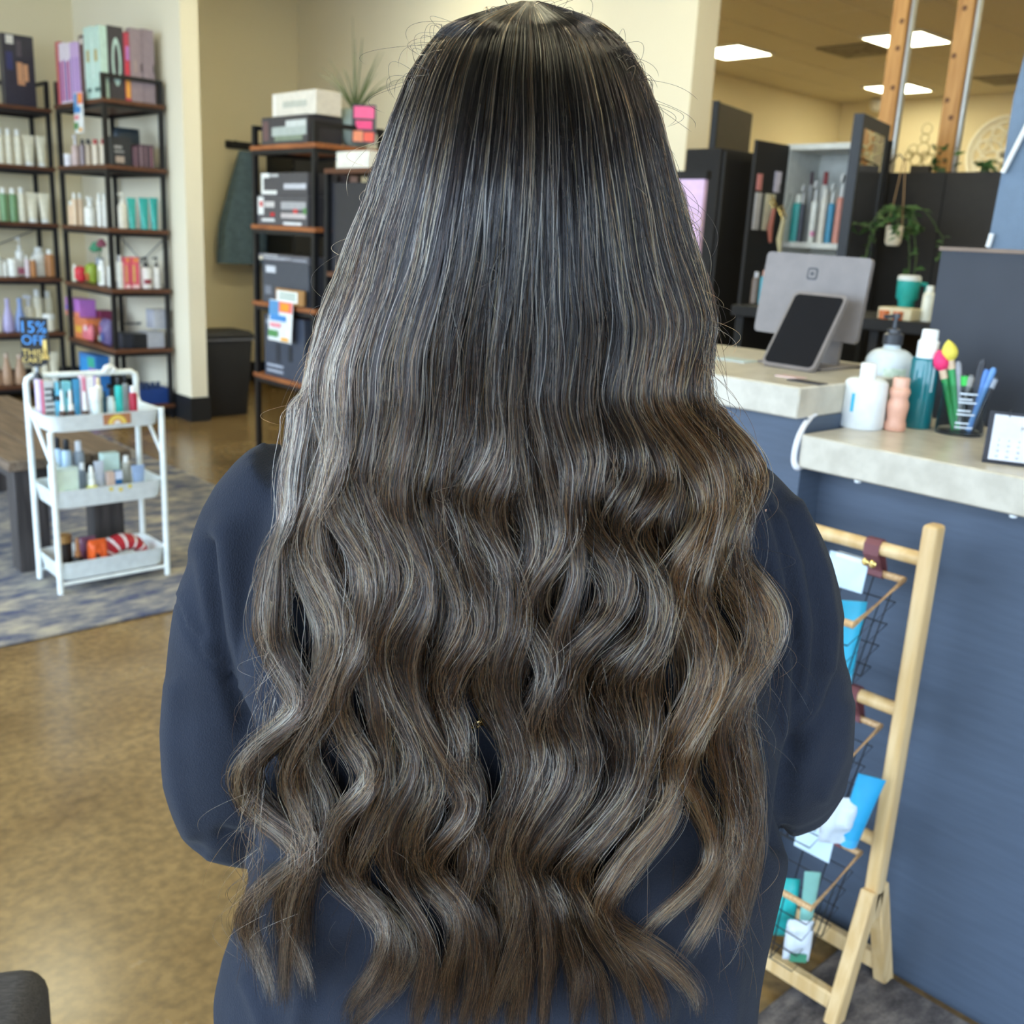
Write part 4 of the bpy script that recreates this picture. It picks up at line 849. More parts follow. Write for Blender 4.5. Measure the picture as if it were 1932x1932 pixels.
# ------------------------------------------------------------------ things on the counter
def pos_terminal():
    t = thing('payment_terminal', 'silver-grey payment stand with angled customer screen', 'payment terminal', (0, 0, 0))
    sil = mat('warm_silver_plastic', (124, 116, 113), 0.45)
    # customer-facing tablet (leans back)
    A, B, Cc, D = P(1505, 557, X=1.965), P(1592, 567, X=1.965), P(1537, 705, X=1.868), P(1432, 690, X=1.868)
    up = ((A - D) + (B - Cc)) / 2; up.normalize(); uu = ((Cc - D) + (B - A)) / 2; uu.normalize(); up = (up - uu * up.dot(uu)).normalized(); n = uu.cross(up)
    if n.x > 0: n = -n
    cen = (A + B + Cc + D) / 4; w = ((Cc - D).length + (B - A).length) / 2; h = ((A - D).length + (B - Cc).length) / 2
    cen.z = UZ + 0.004 + h / 2 * up.z + 0.002
    def rrect(w_, h_, r, n_=5):
        o = []
        for cx, cy, a0 in ((w_ / 2 - r, h_ / 2 - r, 0), (-w_ / 2 + r, h_ / 2 - r, 90), (-w_ / 2 + r, -h_ / 2 + r, 180), (w_ / 2 - r, -h_ / 2 + r, 270)):
            for k in range(n_ + 1): a = math.radians(a0 + 90 * k / n_); o.append((cx + r * math.cos(a), cy + r * math.sin(a)))
        return o
    def sheet(c, w_, h_, r, off, th, nm, m): return MB().slab([c + uu * x + up * y + n * off for x, y in rrect(w_, h_, r)], -n * th).build(nm, m, t, smooth=True, angle=30)
    sheet(cen, w * 1.04, h * 1.04, 0.014, 0.0, 0.012, 'tablet_case', sil)
    sheet(cen, w * 0.94, h * 0.95, 0.010, 0.0012, 0.001, 'tablet_screen', mat('dark_glass', (22, 23, 28), 0.08, var=0.02))
    # cashier-side monitor seen from behind
    a, b, c2, d2 = P(1449, 474, X=2.03), P(1647, 488, X=2.03), P(1690, 668, X=2.0), P(1512, 640, X=2.0)
    u2 = (b - a).normalized(); v2 = Vector((0.10, 0.02, 1)).normalized(); v2 = (v2 - u2 * v2.dot(u2)).normalized(); n2 = u2.cross(v2)
    if n2.x > 0: n2 = -n2
    W2_ = (b - a).length; H2_ = 0.178; c0_ = (a + b) / 2 - v2 * (H2_ / 2)
    MB().slab([c0_ + u2 * x + v2 * y for x, y in rrect(W2_, H2_, 0.010)], -n2 * 0.012).build('monitor_back', sil, t, smooth=True, angle=30)
    MB().slab([c0_ + u2 * x + v2 * y - n2 * 0.0125 for x, y in rrect(W2_ * 0.97, H2_ * 0.96, 0.010)], -n2 * 0.002).build('monitor_glass', mat('dark_glass', (22, 23, 28), 0.08, var=0.02), t)
    lg = c0_ + u2 * (-W2_ * 0.02) + v2 * (H2_ * 0.27)
    dkm = pcol((58, 56, 58), 0.4)
    for s_, m_, o_ in ((0.026, dkm, 0.0006), (0.0175, sil, 0.0012), (0.0085, dkm, 0.0018)):
        MB().slab([lg + u2 * x + v2 * y + n2 * o_ for x, y in rrect(s_, s_, s_ * 0.22)], -n2 * 0.0005).build('logo_square', m_, t)
    # stand neck and base
    MB().slab([cen + uu * x - n * 0.013 + up * y for x, y in ((-0.02, -h * 0.45), (0.05, -h * 0.45), (0.05, h * 0.42), (-0.02, h * 0.42))], -n * 0.02).build('neck', sil, t)
    bx = (cen.x + c0_.x) / 2 + 0.02; by = (cen.y + c0_.y) / 2
    BOX(bx - 0.075, bx + 0.10, by - 0.085, by + 0.075, UZ + 0.0005, UZ + 0.006).build('base_plate', sil, t, bevel=0.002, seg=1)
    v3 = c0_ - v2 * (H2_ * 0.5)
    MB().slab([Vector((v3.x + 0.0, by - 0.06, UZ + 0.006)), Vector((v3.x + 0.0, by + 0.05, UZ + 0.006)), Vector((v3.x + 0.006, by + 0.05, v3.z + 0.05)), Vector((v3.x + 0.006, by - 0.06, v3.z + 0.05))], (0.012, 0, 0)).build('rear_support', sil, t)
    cr = P(1560, 712, Z=UZ); 
pos_terminal()
def flat_card(x, y, w, d, col, label, z=UZ, rz=0.0, nm='card', cat='card'):
    return tag(BOX(-w / 2, w / 2, -d / 2, d / 2, 0, 0.002).build(nm, pcol(col, 0.3), loc=(x, y, z + 0.0004), rot=(0, 0, rz)), label, cat)
pb = P(1520, 722, Z=UZ); flat_card(pb.x + 0.005, pb.y, 0.03, 0.07, (52, 46, 46), 'small dark card lying on the upper counter edge')
pb = P(1500, 713, Z=UZ); flat_card(pb.x, pb.y + 0.01, 0.035, 0.05, (226, 196, 190), 'pale pink card lying beside the dark card')
pb = P(1412, 683, Z=UZ); flat_card(pb.x, pb.y + 0.03, 0.06, 0.08, (190, 206, 206), 'pale teal card under the payment screen edge')
pb = P(1352, 655, Z=UZ); product('box', (pb.x - 0.04, pb.y + 0.06, UZ + 0.0005), 0.09, 0.055, 'cream card box at back of the upper counter', d=0.1, body=(214, 196, 160))

def lathe_thing(name, label, cat, loc, parts, rotz=0.0):
    t = thing(name, label, cat, loc, rotz)
    for nm, prof, m, n in parts: MB().lathe(prof, n).build(nm, m, t, smooth=True)
    return t
def arc(r0, z0, r1, z1, k=6):
    """quarter-ellipse shoulder from (r0,z0) vertical to (r1,z1) horizontal"""
    return [(r1 + (r0 - r1) * math.cos(math.pi / 2 * i / k), z0 + (z1 - z0) * math.sin(math.pi / 2 * i / k)) for i in range(k + 1)]
def rough_glass(name, c, rough=0.35, trans=0.6):
    return mat(name, c, rough, trans=trans, ior=1.3)
def c_at(px, py, z): p = P(px, py, Z=z); return (p.x, p.y, z + 0.0006)
q1 = lambda p: cz(p) / F_PX
# frosted bottle
p = c_at(1624, 806, LZ); p = (p[0], p[1], p[2]); s = q1(p)
fr = rough_glass('frosted_white_plastic', (244, 248, 250), 0.4, 0.12)
R_ = 40 * s
t = lathe_thing('frosted_bottle', 'frosted white bottle with plain cap and cyan streak', 'bottle', p, [('body', [(0, 0), (R_ * 0.95, 0), (R_, 0.004)] + arc(R_ * 0.96, 82 * s, R_ * 0.55, 92 * s) + [(0, 92 * s)], fr, 28), ('cap', [(0, 92 * s), (15 * s, 92 * s), (15 * s, 118 * s), (14 * s, 120 * s), (0, 120 * s)], pcol((240, 240, 238), 0.35), 20)])
m = MB(); n = 6; hd = math.atan2(-p[1], -p[0]) + 0.5
a0 = math.atan2(-p[1], -p[0]) - 0.62; rr_ = R_ * 1.004
m.add([(rr_ * math.cos(a0 + 0.16 * i / n), rr_ * math.sin(a0 + 0.16 * i / n), z) for z in (32 * s, 66 * s) for i in range(n + 1)], [(i, i + 1, i + n + 2, i + n + 1) for i in range(n)]); m.build('cyan_streak', pcol((60, 190, 226), 0.4), t)
# peach waisted bottle
p = c_at(1687, 812, LZ); s = q1(p); r = 20 * s
lathe_thing('peach_bottle', 'small peach bottle with pinched waist and cap', 'bottle', p, [('body', [(0, 0), (r * 0.9, 0), (r, 3 * s), (r * 0.98, 12 * s), (r * 0.86, 20 * s), (r * 0.9, 30 * s), (r, 42 * s), (r * 0.98, 52 * s), (r * 0.8, 60 * s), (r * 0.86, 66 * s), (r * 0.96, 72 * s), (r * 0.9, 78 * s), (r * 0.75, 81 * s), (0, 81 * s)], pcol((226, 172, 148), 0.4), 24), ('cap', [(0, 81 * s), (r * 0.76, 81 * s), (r * 0.76, 97 * s), (r * 0.7, 99 * s), (0, 99 * s)], pcol((228, 178, 156), 0.4), 20)])
# teal bottle with white pump cap
p = c_at(1728, 806, LZ); s = q1(p); r = 26 * s
t = lathe_thing('teal_bottle', 'tall teal bottle with a white cap on the lower counter', 'bottle', p, [('body', [(0, 0), (r * 0.95, 0), (r, 0.003), (r, 124 * s), (r * 0.92, 130 * s), (0, 130 * s)], mat('teal_gloss', (22, 112, 122), 0.12, coat=0.4), 28), ('cap', [(0, 130 * s), (19 * s, 130 * s), (19 * s, 160 * s), (15 * s, 163 * s), (14.5 * s, 180 * s), (13 * s, 182 * s), (0, 182 * s)], pcol((240, 242, 244), 0.3), 22)])
base_a = math.atan2(-p[1], -p[0])
for k in range(12):                         # vertical lettering down the right of the bottle (too small to read in the photograph)
    a = base_a + 0.55; rr_ = r * 1.004; z0 = (70 + 4.0 * k) * s
    m = MB(); m.add([(rr_ * math.cos(a + da), rr_ * math.sin(a + da), z) for z in (z0, z0 + 2.6 * s) for da in (0, 0.1, 0.2)], [(0, 1, 4, 3), (1, 2, 5, 4)]); m.build('letter_mark', pcol((206, 226, 232), 0.4), t)
# large pump bottle behind
p = c_at(1664, 782, LZ); p = (p[0] + 0.02, p[1] + 0.01, p[2]); s = q1(p); r = 44 * s
t = lathe_thing('hand_soap_bottle', 'clear rounded pump bottle with black pump and green label', 'bottle', p, [('body', [(0, 0), (r * 0.95, 0), (r, 0.004), (r, 92 * s)] + arc(r, 92 * s, 17 * s, 120 * s) + [(15 * s, 124 * s), (15 * s, 128 * s), (0, 128 * s)], rough_glass('cloudy_clear_plastic', (232, 242, 246), 0.2, 0.2), 30),
    ('collar', [(0, 128 * s), (18 * s, 128 * s), (18 * s, 146 * s), (13 * s, 149 * s), (12 * s, 156 * s), (5 * s, 158 * s), (4 * s, 178 * s), (0, 178 * s)], pcol((58, 60, 66), 0.35), 20)])
MB().bar((0, 0, 180 * s), (-22 * s, 10 * s, 178 * s), 8 * s, 6 * s).lathe([(0, 176 * s), (8 * s, 176 * s), (7 * s, 184 * s), (0, 184 * s)], 12).build('pump_head', pcol((58, 60, 66), 0.35), t)
base_a = math.atan2(-p[1], -p[0]); n = 10; rr_ = r * 1.004
m = MB(); m.add([(rr_ * math.cos(base_a - 0.2 + 0.95 * i / n), rr_ * math.sin(base_a - 0.2 + 0.95 * i / n), z) for z in (28 * s, 88 * s) for i in range(n + 1)], [(i, i + 1, i + n + 2, i + n + 1) for i in range(n)]); lb = m.build('label_band', mat('green_foliage_label', (190, 212, 190), 0.4, col2=(226, 236, 224), scale=90), t)
rnd = random.Random(3)
for k in range(7):                          # script on the label
    a = base_a + 0.15 + 0.06 * k; m = MB(); zz = (62 + rnd.uniform(-4, 7)) * s
    m.add([(rr_ * 1.003 * math.cos(a + da), rr_ * 1.003 * math.sin(a + da), zz + dz) for da, dz in ((0, 0), (0.02, 0), (0.07, 12 * s), (0.05, 12 * s))], [(0, 1, 2, 3)]); m.build('script_stroke', pcol((60, 84, 66), 0.5), lb)
# beaker with pens
p = c_at(1808, 818, LZ); s = q1(p); r = 42 * s
t = thing('glass_beaker', 'clear glass beaker holding pens and brushes', 'beaker', p)
gl = mat('clear_glass', (240, 246, 248), 0.02, trans=1.0, ior=1.2, var=0.0)
MB().lathe([(0, 0), (r, 0), (r * 1.02, 0.003), (r * 0.97, 80 * s), (r * 1.06, 92 * s), (r * 1.02, 92 * s), (r * 0.93, 80 * s), (r * 0.96, 0.006), (0, 0.006)], 32).build('glass_wall', gl, t, smooth=True)
base_a = math.atan2(-p[1], -p[0])
for k, zz in enumerate((16, 24, 40, 47, 62, 68, 78)):
    rr_ = r * 1.012; n = 8; ln = 0.55 if k % 2 else 0.75
    m = MB(); m.add([(rr_ * math.cos(base_a - 0.2 + ln * i / n), rr_ * math.sin(base_a - 0.2 + ln * i / n), z) for z in (zz * s, (zz + 2.6) * s) for i in range(n + 1)], [(i, i + 1, i + n + 2, i + n + 1) for i in range(n)]); m.build('graduation_mark', pcol((226, 236, 246), 0.4), t)
def pen(label, topx, topy, basex, col, rad, group=None, head=None, tip=None, z0=0.008):
    """stands in the beaker; leans so that its top reaches the given spot"""
    b = Vector((p[0], p[1], p[2])) + Vector((-math.sin(base_a), math.cos(base_a), 0)) * ((basex - 1808) * s) + Vector((0, 0, z0))
    v = ray(topx, topy); d = math.hypot(p[0], p[1]); tt = d / math.hypot(v[0], v[1]); e = Vector((v[0] * tt, v[1] * tt, CAM_H + v[2] * tt))
    o = thing('pen' if not head else 'sponge_brush', label, 'pen' if not head else 'brush', b, 0, group)
    dv = e - b
    if head:
        L = dv.length; dn = dv.normalized(); hl = 34 * s
        MB().tube([Vector((0, 0, 0)), dn * (L - hl - 16 * s)], rad, 10).build('handle', pcol(col, 0.35), o, smooth=True)
        MB().tube([dn * (L - hl - 16 * s), dn * (L - hl * 0.9)], rad * 1.15, 10).build('ferrule', pcol((206, 180, 150), 0.3), o, smooth=True)
        pts, rs = [], []
        for k in range(9):
            u = k / 8; pts.append(dn * (L - hl + hl * u * 1.15)); rs.append(max(0.0006, 14.5 * s * (math.sin(math.pi * min(1, 0.06 + 0.94 * u) ** 0.8)) ** 0.75))
        MB().tube(pts, rs, 14).build('sponge_tip', pcol(head, 0.6), o, smooth=True)
    else:
        dn = dv.normalized(); L = dv.length
        MB().tube([Vector((0, 0, 0)), dn * (L * 0.86), dn * L], [rad, rad, rad * 0.8], 10).build('barrel', pcol(col, 0.3), o, smooth=True)
        MB().tube([dn * (L * 0.8), dn * (L * 0.97)], rad * 1.18, 10).build('cap', pcol(tip or col, 0.3), o, smooth=True)
PR = 6.2 * s
pen('green brush with pink egg sponge', 1772, 665, 1800, (36, 140, 70), PR, head=(232, 50, 110))
pen('green brush with yellow egg sponge', 1790, 646, 1806, (50, 150, 84), PR, head=(222, 206, 84))
pen('silver grey pen in the beaker', 1808, 682, 1810, (150, 150, 156), PR * 0.8)
pen('black marker with bright green end in the beaker', 1820, 706, 1815, (36, 40, 42), PR, tip=(60, 196, 80))
pen('smoky grey pen with clear cap in the beaker', 1834, 708, 1800, (110, 110, 108), PR, tip=(150, 146, 140))
pen('black pen leaning out of the beaker', 1852, 680, 1818, (46, 46, 52), PR * 0.7, group='tall black pens')
pen('slim dark pen beside the black pen', 1856, 678, 1824, (60, 60, 66), PR * 0.6)
pen('light blue pen leaning far out of beaker', 1876, 694, 1822, (100, 146, 200), PR * 0.85)
pen('mid blue pen next to the light blue pen', 1862, 697, 1826, (84, 130, 196), PR * 0.8)
pen('dark pen with silver clip leaning to the calendar', 1880, 712, 1830, (56, 58, 66), PR * 0.7, tip=(150, 156, 166))
# desk calendar
def calendar():
    f0, f1 = P(1852, 872, Z=LZ), P(1932, 882, Z=LZ)
    u = (f1 - f0); u.z = 0; u.normalize(); bk = Vector((-u.y, u.x, 0)); 
    if bk.dot(Vector((f0.x, f0.y, 0))) < 0: bk = -bk
    t = thing('desk_calendar', 'black easel desk calendar with white date page', 'calendar', (f0.x, f0.y, LZ + 0.0006))
    Wc, Hc = 0.125, 0.083; lean = 0.022
    upv = (Vector((0, 0, 1)) * Hc + bk * lean); n = u.cross(upv).normalized()
    if n.dot(bk) > 0: n = -n
    blk = pcol((38, 38, 46), 0.5)
    MB().slab([Vector((0, 0, 0.004)), u * Wc + Vector((0, 0, 0.004)), u * Wc + upv, upv], -n * 0.003).build('front_board', blk, t)
    back = bk * 0.06
    MB().slab([back + Vector((0, 0, 0.001)), back + u * Wc + Vector((0, 0, 0.001)), u * Wc + upv - n * 0.003, upv - n * 0.003], bk * 0.003).build('back_board', pcol((150, 150, 168), 0.5), t)
    MB().slab([Vector((0, 0, 0)), u * Wc, u * Wc + back, back], (0, 0, 0.003)).build('base_board', blk, t)
    o = n * 0.0012
    MB().slab([o + u * 0.008 + upv * 0.07, o + u * (Wc - 0.004) + upv * 0.07, o + u * (Wc - 0.004) + upv * 0.94, o + u * 0.008 + upv * 0.94], -n * 0.0008).build('date_page', pcol((206, 208, 216), 0.7), t)
    upn = upv.normalized(); grey = pcol((96, 96, 106), 0.6)
    o2 = n * 0.0016
    text_mesh('month_text', 'MARCH', 0.0105, pcol((120, 110, 92), 0.6), t, frame(o2 + u * (Wc * 0.54) + upv * 0.70, u, upn), 0.0002)
    for i in range(5):
        for j in range(7):
            d = i * 7 + j - 5
            if 1 <= d <= 31: text_mesh('date_number', str(d), 0.0052, grey, t, frame(o2 + u * (0.02 + j * 0.0152) + upv * (0.56 - 0.105 * i), u, upn), 0.0001)
    for k in range(3):
        c = u * (0.03 + 0.035 * k) + upv * 0.98
        MB().tube([c + n * 0.006 * math.cos(a) + upn * 0.006 * math.sin(a) for a in [2 * math.pi * j / 12 for j in range(12)]], 0.0008, 5, closed=True).build('ring', blk, t)
    MB().tube([u * (Wc * 0.52) + upv * 0.9 + n * 0.002, u * (Wc * 0.6) + upv * 0.84 + n * 0.004, u * (Wc * 0.68) + upv * 0.93 + n * 0.002], 0.0012, 6).build('leaf_drawing', pcol((90, 92, 70), 0.5), t)
calendar()

# blue leaning display board and its white edge, behind the counter screen
def blue_board():
    X = 2.45; pl = mat('pale_blue_matte_board', (102, 120, 140), 0.6)
    t = thing('display_board', 'leaning pale blue board with white edging behind counter', 'board', (0, 0, 0))
    a = [P(1944, 60, X=X), P(1912, 185, X=X), P(1890, 325, X=X), P(1858, 490, X=X), P(1850, 520, X=X)]
    zb = 0.0
    r = [P(2120, 520, X=X), P(2120, 60, X=X)]
    MB().slab(a + r, (0.02, 0, 0)).build('board_panel', pl, t)
    MB().tube([P(1985, 130, X=X - 0.012), P(1936, 240, X=X - 0.012), P(1892, 326, X=X - 0.012)], 0.006, 8).build('white_edging', pcol((232, 230, 226), 0.4), t)
    q = P(1864, 466, X=X - 0.01); MB().tube([q, q + Vector((0, -0.004, 0.03))], 0.006, 8).build('clip', pcol((236, 236, 236), 0.3), t)
    for px in (1880, 2080):
        c = P(px, 520, X=X); BOX(c.x - 0.0, c.x + 0.02, c.y - 0.02, c.y + 0.02, 0, c.z).build('leg', pcol((226, 226, 222), 0.4), t)
blue_board()

# ------------------------------------------------------------------ basket stand
def basket_stand():
    pine = mat('pale_pine', (226, 196, 148), 0.45, col2=(206, 170, 116), scale=5, stretch=(10, 10, 1))
    Ya, Yb, X0 = 0.70, 1.27, 1.60
    t = thing('basket_stand', 'pale pine stand holding three wire baskets by counter', 'stand', (X0, Ya, 0.0005))
    d = Yb - Ya
    for y in (0, d):
        MB().slab([(-0.018, y - 0.013, 0.19), (0.018, y - 0.013, 0.19), (0.018, y + 0.013, 0.19), (-0.018, y + 0.013, 0.19)], (0, 0, 0.745)).build('post', pine, t, bevel=0.007, seg=3)
        for s_, fx in ((-1, -0.082), (1, 0.105)):
            MB().bar((fx, y, 0.0), (-0.012 if s_ < 0 else 0.012, y, 0.255), 0.026, 0.034, up=(1, 0, 0)).build('leg', pine, t, bevel=0.003, seg=1)
    for fx in (-0.072, 0.093): MB().bar((fx, 0.0, 0.045), (fx, d, 0.045), 0.022, 0.034).build('foot_rail', pine, t, bevel=0.003, seg=1)
    for z in (0.872, 0.60, 0.345): MB().tube([(0, 0, z), (0, d, z)], 0.0125, 12).build('rod', pine, t, smooth=True)
    return t, X0, Ya, d
bs, BX, BY, BD = basket_stand()
leather = mat('maroon_leather', (118, 70, 74), 0.55, bump=0.1); brass = mat('brass', (226, 196, 120), 0.2, 0.9)
ratt = mat('rattan_wrap', (214, 176, 130), 0.5, col2=(186, 146, 100), scale=160, stretch=(1, 1, 1)); wire = mat('black_wire', (34, 36, 42), 0.45)
def basket(zr, depth, dz, rod, which):
    t = thing('wire_basket', which, 'basket', (BX, BY, 0.0005))
    x0, x1, y0, y1 = -0.135, 0.02, 0.045, BD - 0.045
    TL = 0.30
    def tz(x, z): return z + TL * (x - x1)
    class TM(MB):
        def tube(s, pts, r, n=8, closed=False): return MB.tube(s, [(p[0], p[1], tz(p[0], p[2])) for p in pts], r, n, closed)
    TM().tube([(x1, y0, zr), (x1, y1, zr), (x0, y1, zr), (x0, y0, zr)], 0.0065, 8, closed=True).build('rim', ratt, t)
    bx0, bx1, by0, by1 = x0 + 0.02, x1 - 0.01, y0 + 0.03, y1 - 0.03; zb = zr - dz
    m = TM()
    def wl(*pts): m.tube(pts, 0.0013, 4)
    for k in range(1, 9):
        u = k / 9; a, b = y0 + (y1 - y0) * u, by0 + (by1 - by0) * u
        wl((x1, a, zr), (bx1, b, zb)); wl((x0, a, zr), (bx0, b, zb)); wl((bx1, b, zb), (bx0, b, zb))
    for k in range(1, 4):
        u = k / 4; a, b = x0 + (x1 - x0) * u, bx0 + (bx1 - bx0) * u
        wl((a, y0, zr), (b, by0, zb)); wl((a, y1, zr), (b, by1, zb)); wl((b, by0, zb), (b, by1, zb))
    for k in range(0, 5):
        u = k / 4; f = lambda p, q: p + (q - p) * u
        if k: m.tube([(f(x1, bx1), f(y0, by0), zr - dz * u), (f(x1, bx1), f(y1, by1), zr - dz * u), (f(x0, bx0), f(y1, by1), zr - dz * u), (f(x0, bx0), f(y0, by0), zr - dz * u)], 0.0013, 4, closed=True)
    m.build('wire_mesh', wire, t)
    for y in (0.095, BD - 0.095):
        sw = 0.014
        m = MB()
        zt = rod
        # strap: loops over the rod and round the rim
        prof = [(x1 - 0.009, zr - 0.004), (x1 - 0.009, zr + 0.006), (-0.0135, rod - 0.012), (-0.0135, rod + 0.006), (-0.006, rod + 0.0148), (0.006, rod + 0.0148), (0.0135, rod + 0.006), (0.0135, rod - 0.012), (x1 + 0.009, zr + 0.006), (x1 + 0.009, zr - 0.004), (x1, zr - 0.009)]
        inner = [(x * 0.86 if abs(x) < 0.02 else x, z - 0.0006) for x, z in prof]
        st = MB()
        pts = prof + [prof[0]]
        vs = []
        for (x, z) in prof: vs += [(x, y - sw, z), (x, y + sw, z)]
        k_ = len(prof); fs = [(2 * i, 2 * ((i + 1) % k_), 2 * ((i + 1) % k_) + 1, 2 * i + 1) for i in range(k_)]
        o = st.add(vs, fs).build('strap', leather, t); md = o.modifiers.new('th', 'SOLIDIFY'); md.thickness = 0.002
        for dy in (-0.0068, 0.0068):
            MB().lathe([(0, 0), (0.0068, 0.0005), (0.005, 0.0026), (0, 0.0034)], 12).build('rivet', brass, o, loc=(-0.0145, y + dy, rod - 0.027), rot=(0, -math.pi / 2, 0), smooth=True)
    return t, zb
b1_, zb1 = basket(0.822, 0, 0.165, 0.872, 'top wire basket with rattan rim on pine stand')
b2_, zb2 = basket(0.548, 0, 0.165, 0.60, 'middle wire basket with rattan rim on pine stand')
b3_, zb3 = basket(0.292, 0, 0.165, 0.345, 'bottom wire basket with rattan rim on pine stand')
def in_basket(kind, px, zb, w, h, label, dx=-0.06, rot=None, **k):
    z = zb + 0.0045 - 0.30 * (0.02 - dx)
    o = product(kind, (BX + dx, at_y(px, BX + dx, z + h / 2), z), w, h, label, **k)
    if rot: o.rotation_euler = rot
    return o
in_basket('tube', 1597, zb1, 0.05, 0.15, 'bright blue tube standing in the top basket', body=(50, 176, 214), cap=(110, 196, 232), rotz=-0.8)
in_basket('tube', 1606, zb2, 0.05, 0.135, 'bright blue tube leaning in the middle basket', dx=-0.075, body=(44, 160, 210), cap=(70, 170, 220), rotz=-0.8, rot=(0.0, 0.2, -0.8))
in_basket('bag', 1582, zb2, 0.062, 0.09, 'crumpled white sachet in the middle basket', dx=-0.085, d=0.04, body=(206, 216, 226), rotz=-0.8)
in_basket('bag', 1466, zb3, 0.075, 0.125, 'turquoise sachet in the bottom basket', dx=-0.075, d=0.03, body=(50, 190, 190), rotz=-0.8)
in_basket('tube', 1524, zb3, 0.03, 0.15, 'pale mint capped tube standing in bottom basket', dx=-0.055, body=(140, 196, 186), cap=(206, 232, 222), rotz=-0.8)
in_basket('bag', 1506, zb3, 0.05, 0.085, 'white and green sachet in the bottom basket', dx=-0.095, d=0.03, body=(214, 222, 232), marks=[(0.2, 0.8, 0.1, 0.3, (70, 140, 110))], rotz=-0.8)
for zr, y, lab in ((0.822, at_y(1600, BX, 0.82) - BY, 'pale blue price card clipped to the top basket'), (0.292, at_y(1540, BX, 0.29) - BY, 'pale price card clipped to the bottom basket')):
    t = thing('price_ticket', lab, 'price card', (BX + 0.012, BY + y - 0.03, zr + 0.0005))
    MB().slab([(-0.008, 0, -0.04), (-0.008, 0.075, -0.04), (0.002, 0.075, 0.018), (0.002, 0, 0.018)], (-0.0015, 0, 0)).build('ticket', pcol((200, 222, 236), 0.4), t)
    BOX(-0.006, 0.006, 0.01, 0.06, 0.012, 0.02).build('clip', pcol((230, 238, 244), 0.3), t)

